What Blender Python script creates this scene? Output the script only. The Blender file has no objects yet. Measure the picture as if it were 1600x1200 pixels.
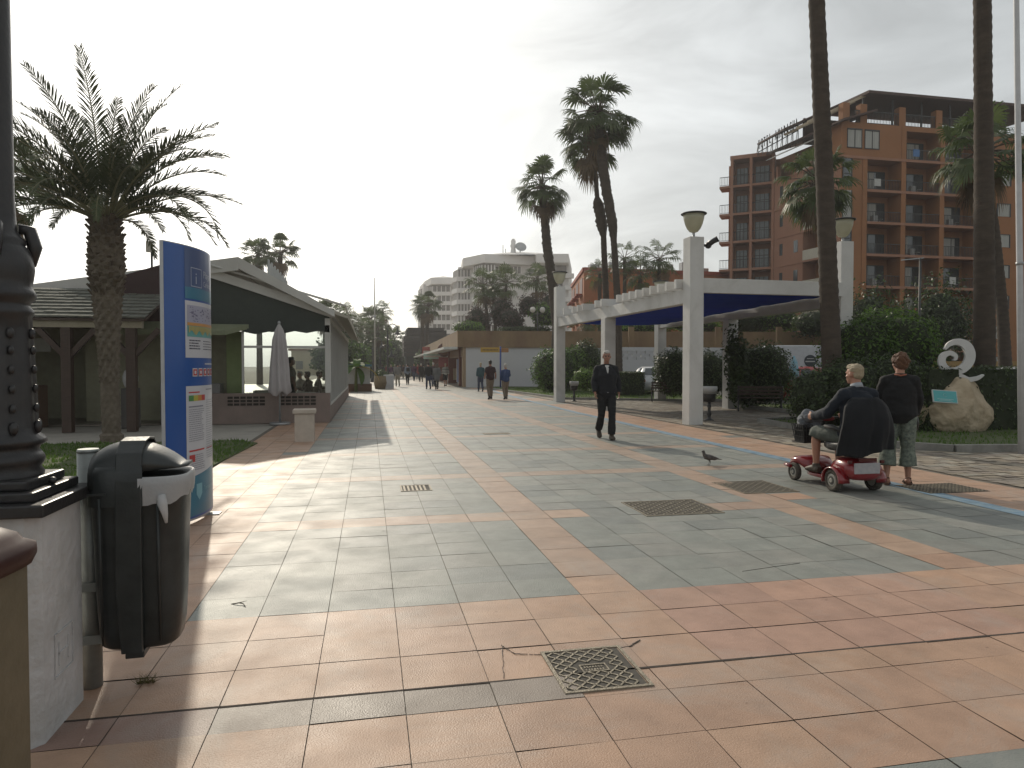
import bpy, bmesh, math, random
from mathutils import Vector, Matrix, noise
R = math.radians
PI = math.pi
rnd = random.Random(7)
sc = bpy.context.scene
col = sc.collection

# ------------------------------------------------------------------ camera
CAM_H = 1.52
FPX = 1085.0                        # focal length in pixels of a 1600 px wide frame
YAW = math.atan(223 / FPX)          # camera turned right of the promenade axis (+Y)
PIT = math.atan(28 / FPX)
cam = bpy.data.objects.new("camera", bpy.data.cameras.new("camera"))
col.objects.link(cam)
cam.location = (0, 0, CAM_H)
cam.rotation_euler = (PI / 2 - PIT, 0, -YAW)
cam.data.sensor_width = 36
cam.data.lens = 36 * FPX / 1600
cam.data.clip_end = 3000
sc.camera = cam
SY, CY = math.sin(YAW), math.cos(YAW)

# ------------------------------------------------------------------ light
SUN_AZ = -R(10.5)                   # from +Y, negative = to the left
SUN_EL = R(29)
sd = Vector((math.sin(SUN_AZ) * math.cos(SUN_EL), math.cos(SUN_AZ) * math.cos(SUN_EL), math.sin(SUN_EL)))
world = bpy.data.worlds.new("World")
sc.world = world
world.use_nodes = True
nt = world.node_tree
nt.nodes.clear()
wo = nt.nodes.new('ShaderNodeOutputWorld')
bg = nt.nodes.new('ShaderNodeBackground')
sky = nt.nodes.new('ShaderNodeTexSky')
sky.sky_type = 'NISHITA'
sky.sun_disc = False
sky.sun_elevation = SUN_EL
sky.sun_rotation = SUN_AZ
sky.altitude = 0
sky.air_density = 1.0
sky.dust_density = 2.2
sky.ozone_density = 1.0
hs = nt.nodes.new('ShaderNodeHueSaturation')
hs.inputs['Saturation'].default_value = 0.32
wtc = nt.nodes.new('ShaderNodeTexCoord')
wmp = nt.nodes.new('ShaderNodeMapping')
wmp.inputs['Scale'].default_value = (1, 1, 3.2)
wn = nt.nodes.new('ShaderNodeTexNoise')
wn.inputs['Scale'].default_value = 2.6
wn.inputs['Detail'].default_value = 6
wn.inputs['Roughness'].default_value = 0.55
wn.inputs['Distortion'].default_value = 0.6
wr = nt.nodes.new('ShaderNodeMapRange')
wr.inputs['From Min'].default_value = 0.35
wr.inputs['From Max'].default_value = 0.7
wr.inputs['To Min'].default_value = 0.78
wr.inputs['To Max'].default_value = 1.24
wm = nt.nodes.new('ShaderNodeVectorMath')
wm.operation = 'SCALE'
wa = nt.nodes.new('ShaderNodeVectorMath')
wa.operation = 'MULTIPLY'
wa.inputs[1].default_value = (1.0, 1.0, 0.97)
L = nt.links
L.new(wtc.outputs['Generated'], wmp.inputs['Vector'])
L.new(wmp.outputs['Vector'], wn.inputs['Vector'])
L.new(wn.outputs['Fac'], wr.inputs['Value'])
L.new(sky.outputs['Color'], hs.inputs['Color'])
L.new(hs.outputs['Color'], wa.inputs[0])
L.new(wa.outputs['Vector'], wm.inputs[0])
L.new(wr.outputs['Result'], wm.inputs['Scale'])
wv = nt.nodes.new('ShaderNodeVectorMath')     # thin high cloud veil over the whole sky
wv.operation = 'MULTIPLY_ADD'
wv.inputs[1].default_value = (0.55, 0.55, 0.55)
wc = nt.nodes.new('ShaderNodeVectorMath')
wc.operation = 'SCALE'
wc.inputs[0].default_value = (3.75, 3.9, 3.86)
L.new(wr.outputs['Result'], wc.inputs['Scale'])
L.new(wm.outputs['Vector'], wv.inputs[0])
L.new(wc.outputs['Vector'], wv.inputs[2])
L.new(wv.outputs['Vector'], bg.inputs['Color'])
L.new(bg.outputs['Background'], wo.inputs['Surface'])
bg.inputs['Strength'].default_value = 0.10
sl = bpy.data.lights.new("sun", 'SUN')
sl.energy = 2.6
sl.angle = R(0.9)
sl.color = (1.0, 0.90, 0.74)
so = bpy.data.objects.new("sun", sl)
col.objects.link(so)
so.rotation_euler = sd.to_track_quat('Z', 'Y').to_euler()
so.location = (0, 0, 30)
sc.view_settings.view_transform = 'Standard'
sc.view_settings.look = 'None'
sc.view_settings.gamma = 1
sc.view_settings.use_curve_mapping = False
sc.view_settings.exposure = -0.06
sc.cycles.max_bounces = 7
sc.cycles.transparent_max_bounces = 12
sc.cycles.caustics_reflective = False
sc.cycles.caustics_refractive = False


def P(px, py, d):
    """world point seen at photo pixel (1600x1200) at horizontal depth d from the camera"""
    x = (px - 800) / FPX
    y = (600 - py) / FPX
    fw = math.cos(PIT) + y * math.sin(PIT)
    up = -math.sin(PIT) + y * math.cos(PIT)
    t = d / fw
    r = x * t
    return Vector((r * CY + d * SY, -r * SY + d * CY, CAM_H + up * t))


def G(px, py, h=0.0):
    x = (px - 800) / FPX
    y = (600 - py) / FPX
    fw = math.cos(PIT) + y * math.sin(PIT)
    up = -math.sin(PIT) + y * math.cos(PIT)
    t = (h - CAM_H) / up
    r, d = x * t, fw * t
    return Vector((r * CY + d * SY, -r * SY + d * CY, h))


# ------------------------------------------------------------------ materials
MATS = {}


def mat(name, c1, c2=None, scale=6.0, rough=0.7, bump=0.0, bscale=40.0, metal=0.0, coat=0.0, spec=0.5,
        trans=0.0, alpha=1.0, emit=None, estr=0.0, detail=5.0, stretch=(1, 1, 1), sheen=0.0, rvar=0.0, world_co=False,
        dirt=0.0, attr=None):
    if name in MATS:
        return MATS[name]
    m = bpy.data.materials.new(name)
    m.use_nodes = True
    t = m.node_tree
    b = t.nodes['Principled BSDF']
    b.inputs['Roughness'].default_value = rough
    b.inputs['Metallic'].default_value = metal
    b.inputs['Specular IOR Level'].default_value = spec
    b.inputs['Coat Weight'].default_value = coat
    b.inputs['Coat Roughness'].default_value = 0.08
    b.inputs['Alpha'].default_value = alpha
    b.inputs['Sheen Weight'].default_value = sheen
    if c2 is None:
        c2 = tuple(v * 0.82 for v in c1)
    if world_co:
        g = t.nodes.new('ShaderNodeNewGeometry')
        src = g.outputs['Position']
    else:
        tc = t.nodes.new('ShaderNodeTexCoord')
        src = tc.outputs['Object']
    mp = t.nodes.new('ShaderNodeMapping')
    mp.inputs['Scale'].default_value = stretch
    t.links.new(src, mp.inputs['Vector'])
    n = t.nodes.new('ShaderNodeTexNoise')
    n.inputs['Scale'].default_value = scale
    n.inputs['Detail'].default_value = detail
    n.inputs['Roughness'].default_value = 0.6
    t.links.new(mp.outputs['Vector'], n.inputs['Vector'])
    cr = t.nodes.new('ShaderNodeMapRange')
    cr.inputs['From Min'].default_value = 0.3
    cr.inputs['From Max'].default_value = 0.7
    t.links.new(n.outputs['Fac'], cr.inputs['Value'])
    mx = t.nodes.new('ShaderNodeMix')
    mx.data_type = 'RGBA'
    mx.inputs[6].default_value = (*c1, 1)
    mx.inputs[7].default_value = (*c2, 1)
    t.links.new(cr.outputs['Result'], mx.inputs[0])
    out = mx.outputs[2]
    if attr:
        at_ = t.nodes.new('ShaderNodeAttribute')
        at_.attribute_name = attr
        mm = t.nodes.new('ShaderNodeMix')
        mm.data_type = 'RGBA'
        mm.blend_type = 'MULTIPLY'
        mm.inputs[0].default_value = 1.0
        t.links.new(out, mm.inputs[6])
        t.links.new(at_.outputs['Color'], mm.inputs[7])
        out = mm.outputs[2]
    if dirt > 0:
        n3 = t.nodes.new('ShaderNodeTexNoise')
        n3.inputs['Scale'].default_value = scale * 0.22
        n3.inputs['Detail'].default_value = 7
        n3.inputs['Roughness'].default_value = 0.7
        n3.inputs['Distortion'].default_value = 1.2
        t.links.new(mp.outputs['Vector'], n3.inputs['Vector'])
        c3 = t.nodes.new('ShaderNodeMapRange')
        c3.inputs['From Min'].default_value = 0.5
        c3.inputs['From Max'].default_value = 0.75
        c3.inputs['To Max'].default_value = dirt
        t.links.new(n3.outputs['Fac'], c3.inputs['Value'])
        m3 = t.nodes.new('ShaderNodeMix')
        m3.data_type = 'RGBA'
        m3.inputs[7].default_value = (c1[0] * 0.35, c1[1] * 0.33, c1[2] * 0.3, 1)
        t.links.new(c3.outputs['Result'], m3.inputs[0])
        t.links.new(out, m3.inputs[6])
        out = m3.outputs[2]
    t.links.new(out, b.inputs['Base Color'])
    if rvar > 0:
        r_ = t.nodes.new('ShaderNodeMapRange')
        r_.inputs['From Min'].default_value = 0.3
        r_.inputs['From Max'].default_value = 0.7
        r_.inputs['To Min'].default_value = rough - rvar
        r_.inputs['To Max'].default_value = rough + rvar
        n4 = t.nodes.new('ShaderNodeTexNoise')
        n4.inputs['Scale'].default_value = scale * 0.6
        n4.inputs['Detail'].default_value = 6
        t.links.new(mp.outputs['Vector'], n4.inputs['Vector'])
        t.links.new(n4.outputs['Fac'], r_.inputs['Value'])
        t.links.new(r_.outputs['Result'], b.inputs['Roughness'])
    if bump > 0:
        n2 = t.nodes.new('ShaderNodeTexNoise')
        n2.inputs['Scale'].default_value = bscale
        n2.inputs['Detail'].default_value = 4
        t.links.new(mp.outputs['Vector'], n2.inputs['Vector'])
        bp = t.nodes.new('ShaderNodeBump')
        bp.inputs['Strength'].default_value = min(1, bump)
        bp.inputs['Distance'].default_value = 0.02
        t.links.new(n2.outputs['Fac'], bp.inputs['Height'])
        t.links.new(bp.outputs['Normal'], b.inputs['Normal'])
    if trans > 0:
        # thin translucent sheet (leaf, fabric, opal glass)
        tr = t.nodes.new('ShaderNodeBsdfTranslucent')
        t.links.new(out, tr.inputs['Color'])
        ms = t.nodes.new('ShaderNodeMixShader')
        ms.inputs[0].default_value = trans
        o = t.nodes['Material Output']
        t.links.new(b.outputs['BSDF'], ms.inputs[1])
        t.links.new(tr.outputs['BSDF'], ms.inputs[2])
        t.links.new(ms.outputs['Shader'], o.inputs['Surface'])
    if emit:
        b.inputs['Emission Color'].default_value = (*emit, 1)
        b.inputs['Emission Strength'].default_value = estr
    MATS[name] = m
    return m


def glass(name, tint=(0.8, 0.85, 0.85), clear=0.75):
    if name in MATS:
        return MATS[name]
    m = bpy.data.materials.new(name)
    m.use_nodes = True
    t = m.node_tree
    t.nodes.remove(t.nodes['Principled BSDF'])
    g = t.nodes.new('ShaderNodeBsdfGlossy')
    g.inputs['Roughness'].default_value = 0.05
    tr = t.nodes.new('ShaderNodeBsdfTransparent')
    tr.inputs['Color'].default_value = (*tint, 1)
    fr = t.nodes.new('ShaderNodeFresnel')
    fr.inputs['IOR'].default_value = 1.5
    ms = t.nodes.new('ShaderNodeMixShader')
    t.links.new(fr.outputs['Fac'], ms.inputs[0])
    t.links.new(tr.outputs['BSDF'], ms.inputs[1])
    t.links.new(g.outputs['BSDF'], ms.inputs[2])
    t.links.new(ms.outputs['Shader'], t.nodes['Material Output'].inputs['Surface'])
    MATS[name] = m
    return m


# ------------------------------------------------------------------ mesh builder
class MB:
    def __init__(s):
        s.v, s.f, s.m, s.sm = [], [], [], []

    def add(s, vs, fs, mi=0, smooth=False):
        o = len(s.v)
        s.v += [tuple(v) for v in vs]
        for f in fs:
            s.f.append(tuple(i + o for i in f))
            s.m.append(mi)
            s.sm.append(smooth)
        return s

    def box(s, a, b, mi=0, rot=0, piv=None, bev=0.0):
        x0, x1 = sorted((a[0], b[0])); y0, y1 = sorted((a[1], b[1])); z0, z1 = sorted((a[2], b[2]))
        if bev > 0:
            bm = bmesh.new()
            bmesh.ops.create_cube(bm, size=1)
            bmesh.ops.scale(bm, vec=(x1 - x0, y1 - y0, z1 - z0), verts=bm.verts)
            bmesh.ops.translate(bm, vec=((x0 + x1) / 2, (y0 + y1) / 2, (z0 + z1) / 2), verts=bm.verts)
            bmesh.ops.bevel(bm, geom=bm.edges[:], offset=bev, segments=2, affect='EDGES', profile=0.6)
            bm.verts.index_update()
            vs = [v.co.copy() for v in bm.verts]
            fs = [[v.index for v in f.verts] for f in bm.faces]
            bm.free()
        else:
            vs = [Vector(c) for c in ((x0, y0, z0), (x1, y0, z0), (x1, y1, z0), (x0, y1, z0),
                                      (x0, y0, z1), (x1, y0, z1), (x1, y1, z1), (x0, y1, z1))]
            fs = [(0, 3, 2, 1), (4, 5, 6, 7), (0, 1, 5, 4), (1, 2, 6, 5), (2, 3, 7, 6), (3, 0, 4, 7)]
        if rot:
            p = Vector(piv) if piv is not None else Vector(((x0 + x1) / 2, (y0 + y1) / 2, 0))
            mt = Matrix.Rotation(rot, 3, 'Z')
            vs = [mt @ (v - p) + p for v in vs]
        return s.add(vs, fs, mi)

    def beam(s, p, q, w, h, mi=0, up=(0, 0, 1)):
        """rectangular bar from p to q, w across, h along up"""
        p, q = Vector(p), Vector(q)
        d = (q - p).normalized()
        u = Vector(up)
        x = d.cross(u)
        if x.length < 1e-5:
            x = d.cross(Vector((0, 1, 0)))
        x.normalize()
        u = x.cross(d).normalized()
        vs = []
        for c in (p, q):
            for a, b in ((-1, -1), (1, -1), (1, 1), (-1, 1)):
                vs.append(c + x * (a * w / 2) + u * (b * h / 2))
        return s.add(vs, [(0, 1, 2, 3), (7, 6, 5, 4), (0, 4, 5, 1), (1, 5, 6, 2), (2, 6, 7, 3), (3, 7, 4, 0)], mi)

    def tube(s, pts, rad, n=10, mi=0, cap=True, smooth=True, ell=None, ref=(1, 0, 0)):
        """rad: number, list, or list of (rx, ry) with ref giving the rx direction"""
        pts = [Vector(p) for p in pts]
        k = len(pts)
        if not isinstance(rad, (list, tuple)):
            rad = [rad] * k
        vs = []
        X = None
        for i, p in enumerate(pts):
            a = pts[max(0, i - 1)]
            b = pts[min(k - 1, i + 1)]
            d = (b - a).normalized()
            if isinstance(rad[i], (list, tuple)):
                rx, ry = rad[i]
            else:
                rx = ry = rad[i]
            if X is None:
                X = Vector(ref)
                if abs(X.dot(d)) > 0.93:
                    X = Vector((0, 1, 0)) if abs(d.y) < 0.9 else Vector((0, 0, 1))
            X = (X - d * X.dot(d)).normalized()
            Yv = d.cross(X).normalized()
            for j in range(n):
                th = 2 * PI * j / n
                vs.append(p + X * (rx * math.cos(th)) + Yv * (ry * math.sin(th)))
        fs = []
        for i in range(k - 1):
            for j in range(n):
                a = i * n + j; b = i * n + (j + 1) % n
                fs.append((a, b, b + n, a + n))
        s.add(vs, fs, mi, smooth)
        if cap:
            o = len(s.v) - len(vs)
            s.f.append(tuple(o + j for j in range(n))[::-1]); s.m.append(mi); s.sm.append(False)
            s.f.append(tuple(o + (k - 1) * n + j for j in range(n))); s.m.append(mi); s.sm.append(False)
        return s

    def lathe(s, prof, c=(0, 0, 0), n=24, mi=0, smooth=True):
        """prof: list of (r, z)"""
        vs = []
        for r, z in prof:
            for j in range(n):
                th = 2 * PI * j / n
                vs.append((c[0] + r * math.cos(th), c[1] + r * math.sin(th), c[2] + z))
        fs = []
        for i in range(len(prof) - 1):
            for j in range(n):
                a = i * n + j; b = i * n + (j + 1) % n
                fs.append((a, b, b + n, a + n))
        fs.append(tuple(range(n))[::-1])
        fs.append(tuple((len(prof) - 1) * n + j for j in range(n)))
        return s.add(vs, fs, mi, smooth)

    def ell(s, c, r, n=12, mi=0, m=None):
        """ellipsoid"""
        vs, fs = [], []
        k = max(4, n // 2 + 1)
        mt = m or Matrix.Identity(3)
        C = Vector(c)
        vs.append(C + mt @ Vector((0, 0, -r[2])))
        for i in range(1, k):
            ph = -PI / 2 + PI * i / k
            for j in range(n):
                th = 2 * PI * j / n
                vs.append(C + mt @ Vector((r[0] * math.cos(ph) * math.cos(th), r[1] * math.cos(ph) * math.sin(th), r[2] * math.sin(ph))))
        vs.append(C + mt @ Vector((0, 0, r[2])))
        for j in range(n):
            fs.append((0, 1 + (j + 1) % n, 1 + j))
        for i in range(k - 2):
            for j in range(n):
                a = 1 + i * n + j; b = 1 + i * n + (j + 1) % n
                fs.append((a, b, b + n, a + n))
        t = len(vs) - 1
        for j in range(n):
            fs.append((1 + (k - 2) * n + j, 1 + (k - 2) * n + (j + 1) % n, t))
        return s.add(vs, fs, mi, True)

    def prism(s, poly, z0, z1, mi=0):
        """vertical extrusion of an xy polygon (ccw)"""
        n = len(poly)
        ar = sum(poly[i][0] * poly[(i + 1) % n][1] - poly[(i + 1) % n][0] * poly[i][1] for i in range(n))
        if ar < 0:
            poly = poly[::-1]
        vs = [(p[0], p[1], z0) for p in poly] + [(p[0], p[1], z1) for p in poly]
        fs = [tuple(range(n))[::-1], tuple(range(n, 2 * n))] + [(i, (i + 1) % n, (i + 1) % n + n, i + n) for i in range(n)]
        return s.add(vs, fs, mi)

    def slab(s, pts, off, mi=0):
        """planar polygon pts (3D) extruded by vector off"""
        n = len(pts)
        off = Vector(off)
        pts = [Vector(p) for p in pts]
        vs = pts + [p + off for p in pts]
        fs = [tuple(range(n))[::-1], tuple(range(n, 2 * n))] + [(i, (i + 1) % n, (i + 1) % n + n, i + n) for i in range(n)]
        return s.add(vs, fs, mi)

    def build(s, name, mats, parent=None, loc=None, rot=None, fix=True):
        me = bpy.data.meshes.new(name)
        me.from_pydata(s.v, [], s.f)
        if not isinstance(mats, (list, tuple)):
            mats = [mats]
        for m_ in mats:
            me.materials.append(m_)
        me.polygons.foreach_set('material_index', s.m)
        me.polygons.foreach_set('use_smooth', s.sm)
        me.update()
        if fix and len(s.f) < 60000:
            bm = bmesh.new(); bm.from_mesh(me)
            bmesh.ops.recalc_face_normals(bm, faces=bm.faces)
            bm.to_mesh(me); bm.free()
        o = bpy.data.objects.new(name, me)
        col.objects.link(o)
        if parent is not None:
            o.parent = parent
        if loc is not None:
            o.location = loc
        if rot is not None:
            o.rotation_euler = rot
        return o


def tag(o, label=None, cat=None, group=None, kind=None):
    if label: o['label'] = label
    if cat: o['category'] = cat
    if group: o['group'] = group
    if kind: o['kind'] = kind
    return o


def thing(name, label, cat, loc=(0, 0, 0), rz=0.0, group=None):
    o = bpy.data.objects.new(name, None)
    col.objects.link(o)
    o.location = loc
    o.rotation_euler = (0, 0, rz)
    o.empty_display_size = 0.2
    return tag(o, label, cat, group)


def struct(mb, name, m):
    return tag(mb.build(name, m), kind='structure')


CH = {}


def copy_tree(o, parent=None):
    c = o.copy()
    col.objects.link(c)
    if parent is not None:
        c.parent = parent
    for ch in [x for x in bpy.data.objects if x.parent == o]:
        copy_tree(ch, c)
    return c


def dup(o, loc, rz=0.0, label=None, scale=None, group=None):
    c = copy_tree(o)
    c.location = loc
    c.rotation_euler = (0, 0, rz)
    if label: c['label'] = label
    if group: c['group'] = group
    if scale: c.scale = (scale,) * 3 if not isinstance(scale, tuple) else scale
    return c


def text_geo(txt, size, depth=0.0, bold=0.0):
    """verts, faces of a text in its xy plane (origin bottom-left)"""
    cu = bpy.data.curves.new('txt', 'FONT')
    cu.body = txt
    cu.size = size
    cu.extrude = depth
    cu.offset = bold
    cu.resolution_u = 3
    o = bpy.data.objects.new('txt', cu)
    col.objects.link(o)
    dg = bpy.context.evaluated_depsgraph_get()
    me = bpy.data.meshes.new_from_object(o.evaluated_get(dg))
    vs = [v.co.copy() for v in me.vertices]
    fs = [tuple(p.vertices) for p in me.polygons]
    bpy.data.objects.remove(o); bpy.data.curves.remove(cu); bpy.data.meshes.remove(me)
    return vs, fs


def remeshed(mb, name, m, voxel, parent=None, smooth=4, disp=None):
    """union of overlapping closed shapes as ONE continuous surface"""
    me = bpy.data.meshes.new('tmp')
    me.from_pydata(mb.v, [], mb.f)
    bm = bmesh.new(); bm.from_mesh(me)
    bmesh.ops.recalc_face_normals(bm, faces=bm.faces)
    bm.to_mesh(me); bm.free()
    o = bpy.data.objects.new('tmp', me)
    col.objects.link(o)
    r = o.modifiers.new('r', 'REMESH'); r.mode = 'VOXEL'; r.voxel_size = voxel
    if smooth:
        sm = o.modifiers.new('s', 'SMOOTH'); sm.factor = 0.5; sm.iterations = smooth
    dg = bpy.context.evaluated_depsgraph_get()
    nm = bpy.data.meshes.new_from_object(o.evaluated_get(dg))
    bpy.data.objects.remove(o); bpy.data.meshes.remove(me)
    nm.name = name
    if disp:
        amp, sca = disp
        ns = [v.normal.copy() for v in nm.vertices]
        for v, nn in zip(nm.vertices, ns):
            c = v.co
            q = Vector((c.x * sca, c.y * sca, c.z * sca * 1.6))
            v.co = c + nn * (amp * (noise.noise(q) + 0.5 * noise.noise(q * 2.3)))
    nm.materials.clear()
    nm.materials.append(m)
    for p in nm.polygons:
        p.use_smooth = True
    nm.update()
    ob = bpy.data.objects.new(name, nm)
    col.objects.link(ob)
    if parent is not None:
        ob.parent = parent
    return ob

# ================================================================== SETTING
TX, TY = 0.407, 0.38
XS = [0.15 + TX * i for i in range(-6, 20)]
YS = [3.26 - 0.24 - TY * i for i in range(12, 0, -1)] + [3.02, 3.26] + [3.26 + TY * i for i in range(1, 150)]
PINK = [(0.44, 0.285, 0.20), (0.455, 0.30, 0.21), (0.425, 0.275, 0.195), (0.445, 0.285, 0.195)]
GREY = [(0.235, 0.25, 0.228), (0.26, 0.27, 0.245), (0.215, 0.23, 0.215), (0.25, 0.255, 0.232)]


def tile_is_pink(x, y):
    if x < -1.04:
        return True
    if x > 6.75:
        return y < 24 or (int((y - 24) / 2.66) % 2 == 0)
    if y < 2.3:
        return not (x > 1.3)
    if 2.3 <= y < 4.41:
        return True
    k = (x + 1.03) % (TX * 7)
    if k > TX * 6 and x < 4.9:
        return True
    q = (y - 4.4) % (TY * 7)
    if q > TY * 6:
        return x < 2.3 or y > 9 or (3.4 < x < 4.6)
    if 29.5 < y < 31.6 or 52 < y < 54:
        return True
    return False


MANH = [(0.88, 1.32, 3.06, 3.54), (2.74, 3.6, 6.56, 7.3), (4.37, 5.1, 7.5, 8.32), (0.37, 0.75, 8.47, 8.88),
        (2.5, 3.1, 15.2, 15.5), (2.9, 3.7, 9.55, 9.75)]
tb = MB()
tcol = []
for i in range(len(XS) - 1):
    for j in range(len(YS) - 1):
        x0, x1, y0, y1 = XS[i], XS[i + 1], YS[j], YS[j + 1]
        cx, cy = (x0 + x1) / 2, (y0 + y1) / 2
        if y0 > 19.3 and x1 < -0.9 and y0 < 37:
            continue
        if x1 > 8.05:
            continue
        g = 0.002 if y0 < 12 else 0.003
        gy0 = 0.008 if abs(y0 - 3.26) < 0.01 else g
        if j and YS[j] == 3.02: pass
        z = rnd.uniform(-0.0012, 0.0012)
        tl = [rnd.uniform(-0.0013, 0.0013) for _ in range(4)]
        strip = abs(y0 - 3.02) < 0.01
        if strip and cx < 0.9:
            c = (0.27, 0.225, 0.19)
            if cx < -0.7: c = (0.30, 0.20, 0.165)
        elif tile_is_pink(cx, cy):
            c = rnd.choice(PINK)
            if 1.6 < cx < 3.9 and 3.2 < cy < 4.4:
                c = (c[0] * 0.98, c[1] * 0.95, c[2] * 1.02)
        else:
            c = rnd.choice(GREY)
        if 4.6 < cx < 5.1 and 6.9 < cy < 7.4:
            c = rnd.choice(PINK)
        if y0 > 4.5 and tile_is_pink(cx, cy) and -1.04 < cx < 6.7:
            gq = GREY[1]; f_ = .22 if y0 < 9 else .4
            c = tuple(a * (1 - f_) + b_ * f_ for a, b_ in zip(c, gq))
        k = rnd.uniform(0.93, 1.06)
        if y0 > 20:
            k = rnd.uniform(0.97, 1.06)
        c = tuple(v * k for v in c)
        # replaced tiles
        if rnd.random() < 0.012:
            c = tuple(v * 0.8 for v in rnd.choice(GREY if tile_is_pink(cx, cy) else GREY))
        if any(a - 0.01 < x0 and x1 < b + 0.01 and c_ < y0 and y1 < d_ for a, b, c_, d_ in MANH):
            continue
        e = 0.0 if rnd.random() > 0.03 else rnd.uniform(0, 0.004)
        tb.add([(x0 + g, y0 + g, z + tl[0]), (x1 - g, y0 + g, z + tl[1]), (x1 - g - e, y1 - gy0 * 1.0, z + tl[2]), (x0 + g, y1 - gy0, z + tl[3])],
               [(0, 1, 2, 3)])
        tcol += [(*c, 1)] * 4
M_TILE = mat('paving_tile', (1.04, 1.03, 1.02), (0.80, 0.79, 0.78), scale=4.5, rough=0.5, bump=0.24, bscale=130, rvar=0.08, world_co=True, attr='tone', dirt=0.5, spec=0.45)
_t = M_TILE.node_tree
_b = _t.nodes['Principled BSDF']
_src = _b.inputs['Base Color'].links[0].from_socket
_g = _t.nodes.new('ShaderNodeNewGeometry')
for _sc, _th, _dk, _ch in ((2.3, .035, .55, .45), (5.5, .045, .7, .30), (0.9, .10, .82, .35)):      # gum spots, drips and worn patches
    _v = _t.nodes.new('ShaderNodeTexVoronoi'); _v.inputs['Scale'].default_value = _sc
    _nz = _t.nodes.new('ShaderNodeTexNoise'); _nz.inputs['Scale'].default_value = _sc * 4
    _ad = _t.nodes.new('ShaderNodeVectorMath'); _ad.operation = 'MULTIPLY_ADD'; _ad.inputs[1].default_value = (.12 / _sc,) * 3
    _t.links.new(_g.outputs['Position'], _nz.inputs['Vector'])
    _t.links.new(_nz.outputs['Color'], _ad.inputs[0]); _t.links.new(_g.outputs['Position'], _ad.inputs[2])
    _t.links.new(_ad.outputs[0], _v.inputs['Vector'])
    _m = _t.nodes.new('ShaderNodeMapRange'); _m.inputs['From Min'].default_value = _th * .7; _m.inputs['From Max'].default_value = _th * 1.6
    _m.inputs['To Min'].default_value = 1; _m.inputs['To Max'].default_value = 0
    _t.links.new(_v.outputs['Distance'], _m.inputs['Value'])
    _sp = _t.nodes.new('ShaderNodeSeparateColor'); _t.links.new(_v.outputs['Color'], _sp.inputs[0])
    _lt = _t.nodes.new('ShaderNodeMath'); _lt.operation = 'LESS_THAN'; _lt.inputs[1].default_value = _ch
    _t.links.new(_sp.outputs[0], _lt.inputs[0])
    _mu = _t.nodes.new('ShaderNodeMath'); _mu.operation = 'MULTIPLY'
    _t.links.new(_m.outputs[0], _mu.inputs[0]); _t.links.new(_lt.outputs[0], _mu.inputs[1])
    _mx = _t.nodes.new('ShaderNodeMix'); _mx.data_type = 'RGBA'; _mx.blend_type = 'MULTIPLY'
    _mx.inputs[7].default_value = (_dk, _dk * .97, _dk * .94, 1)
    _t.links.new(_mu.outputs[0], _mx.inputs[0]); _t.links.new(_src, _mx.inputs[6])
    _src = _mx.outputs[2]
_t.links.new(_src, _b.inputs['Base Color'])
tiles = struct(tb, 'paving_tiles', M_TILE)
ca = tiles.data.color_attributes.new('tone', 'FLOAT_COLOR', 'POINT')
flat = [v for c in tcol for v in c]
ca.data.foreach_set('color', flat)

# dark joint bed and the far ground, as sheets
gb = MB()
gb.add([(-900, -300, -0.03), (900, -300, -0.03), (900, 1500, -0.03), (-900, 1500, -0.03)], [(0, 1, 2, 3)])
struct(gb, 'ground', mat('earth_ground', (0.22, 0.19, 0.15), (0.3, 0.26, 0.2), scale=0.4, rough=0.95, world_co=True))
gb = MB()
gb.add([(-2.4, -2, -0.009), (8.1, -2, -0.009), (8.1, 61, -0.009), (-2.4, 61, -0.009)], [(0, 1, 2, 3)])
struct(gb, 'joint_bed', mat('joint_mortar', (0.10, 0.085, 0.07), (0.16, 0.14, 0.11), scale=5, rough=0.95, world_co=True))
gb = MB()
gb.add([(-6, 59.6, -0.014), (9.5, 59.6, -0.014), (12, 260, -0.014), (-8, 260, -0.014)], [(0, 1, 2, 3)])
gb.add([(-12, 36.9, -0.018), (-2.1, 36.9, -0.018), (-2.1, 62, -0.018), (-12, 62, -0.018)], [(0, 1, 2, 3)])
struct(gb, 'far_promenade', mat('far_paving', (0.42, 0.35, 0.28), (0.36, 0.33, 0.28), scale=0.3, rough=0.5, world_co=True))
# left concrete paving beside restaurant, in front of pavilion
gb = MB()
gb.add([(-30, 14.9, -0.012), (-2.25, 14.9, -0.012), (-2.25, 19.3, -0.012), (-30, 19.3, -0.012)], [(0, 1, 2, 3)])
gb.add([(-3.6, -2, -0.016), (-2.2, -2, -0.016), (-2.2, 14.95, -0.016), (-3.6, 14.95, -0.016)], [(0, 1, 2, 3)])
struct(gb, 'concrete_paving', mat('concrete_paving', (0.30, 0.28, 0.25), (0.38, 0.355, 0.31), scale=2, rough=0.8, bump=0.2, dirt=0.5, world_co=True))
# open expansion joint across the foreground, darker and wider than the others
gb = MB()
_r = random.Random(77)
_x = -2.3
while _x < 8:
    _w = _r.uniform(.2, .5)
    gb.box((_x, 3.251 - _r.uniform(0, .004), -.008), (_x + _w, 3.262 + _r.uniform(0, .004), .0016))
    _x += _w
struct(gb, 'expansion_joint', mat('joint_tar', (0.028, 0.022, 0.018), (0.07, 0.055, 0.045), scale=8, rough=0.95, world_co=True))
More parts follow.
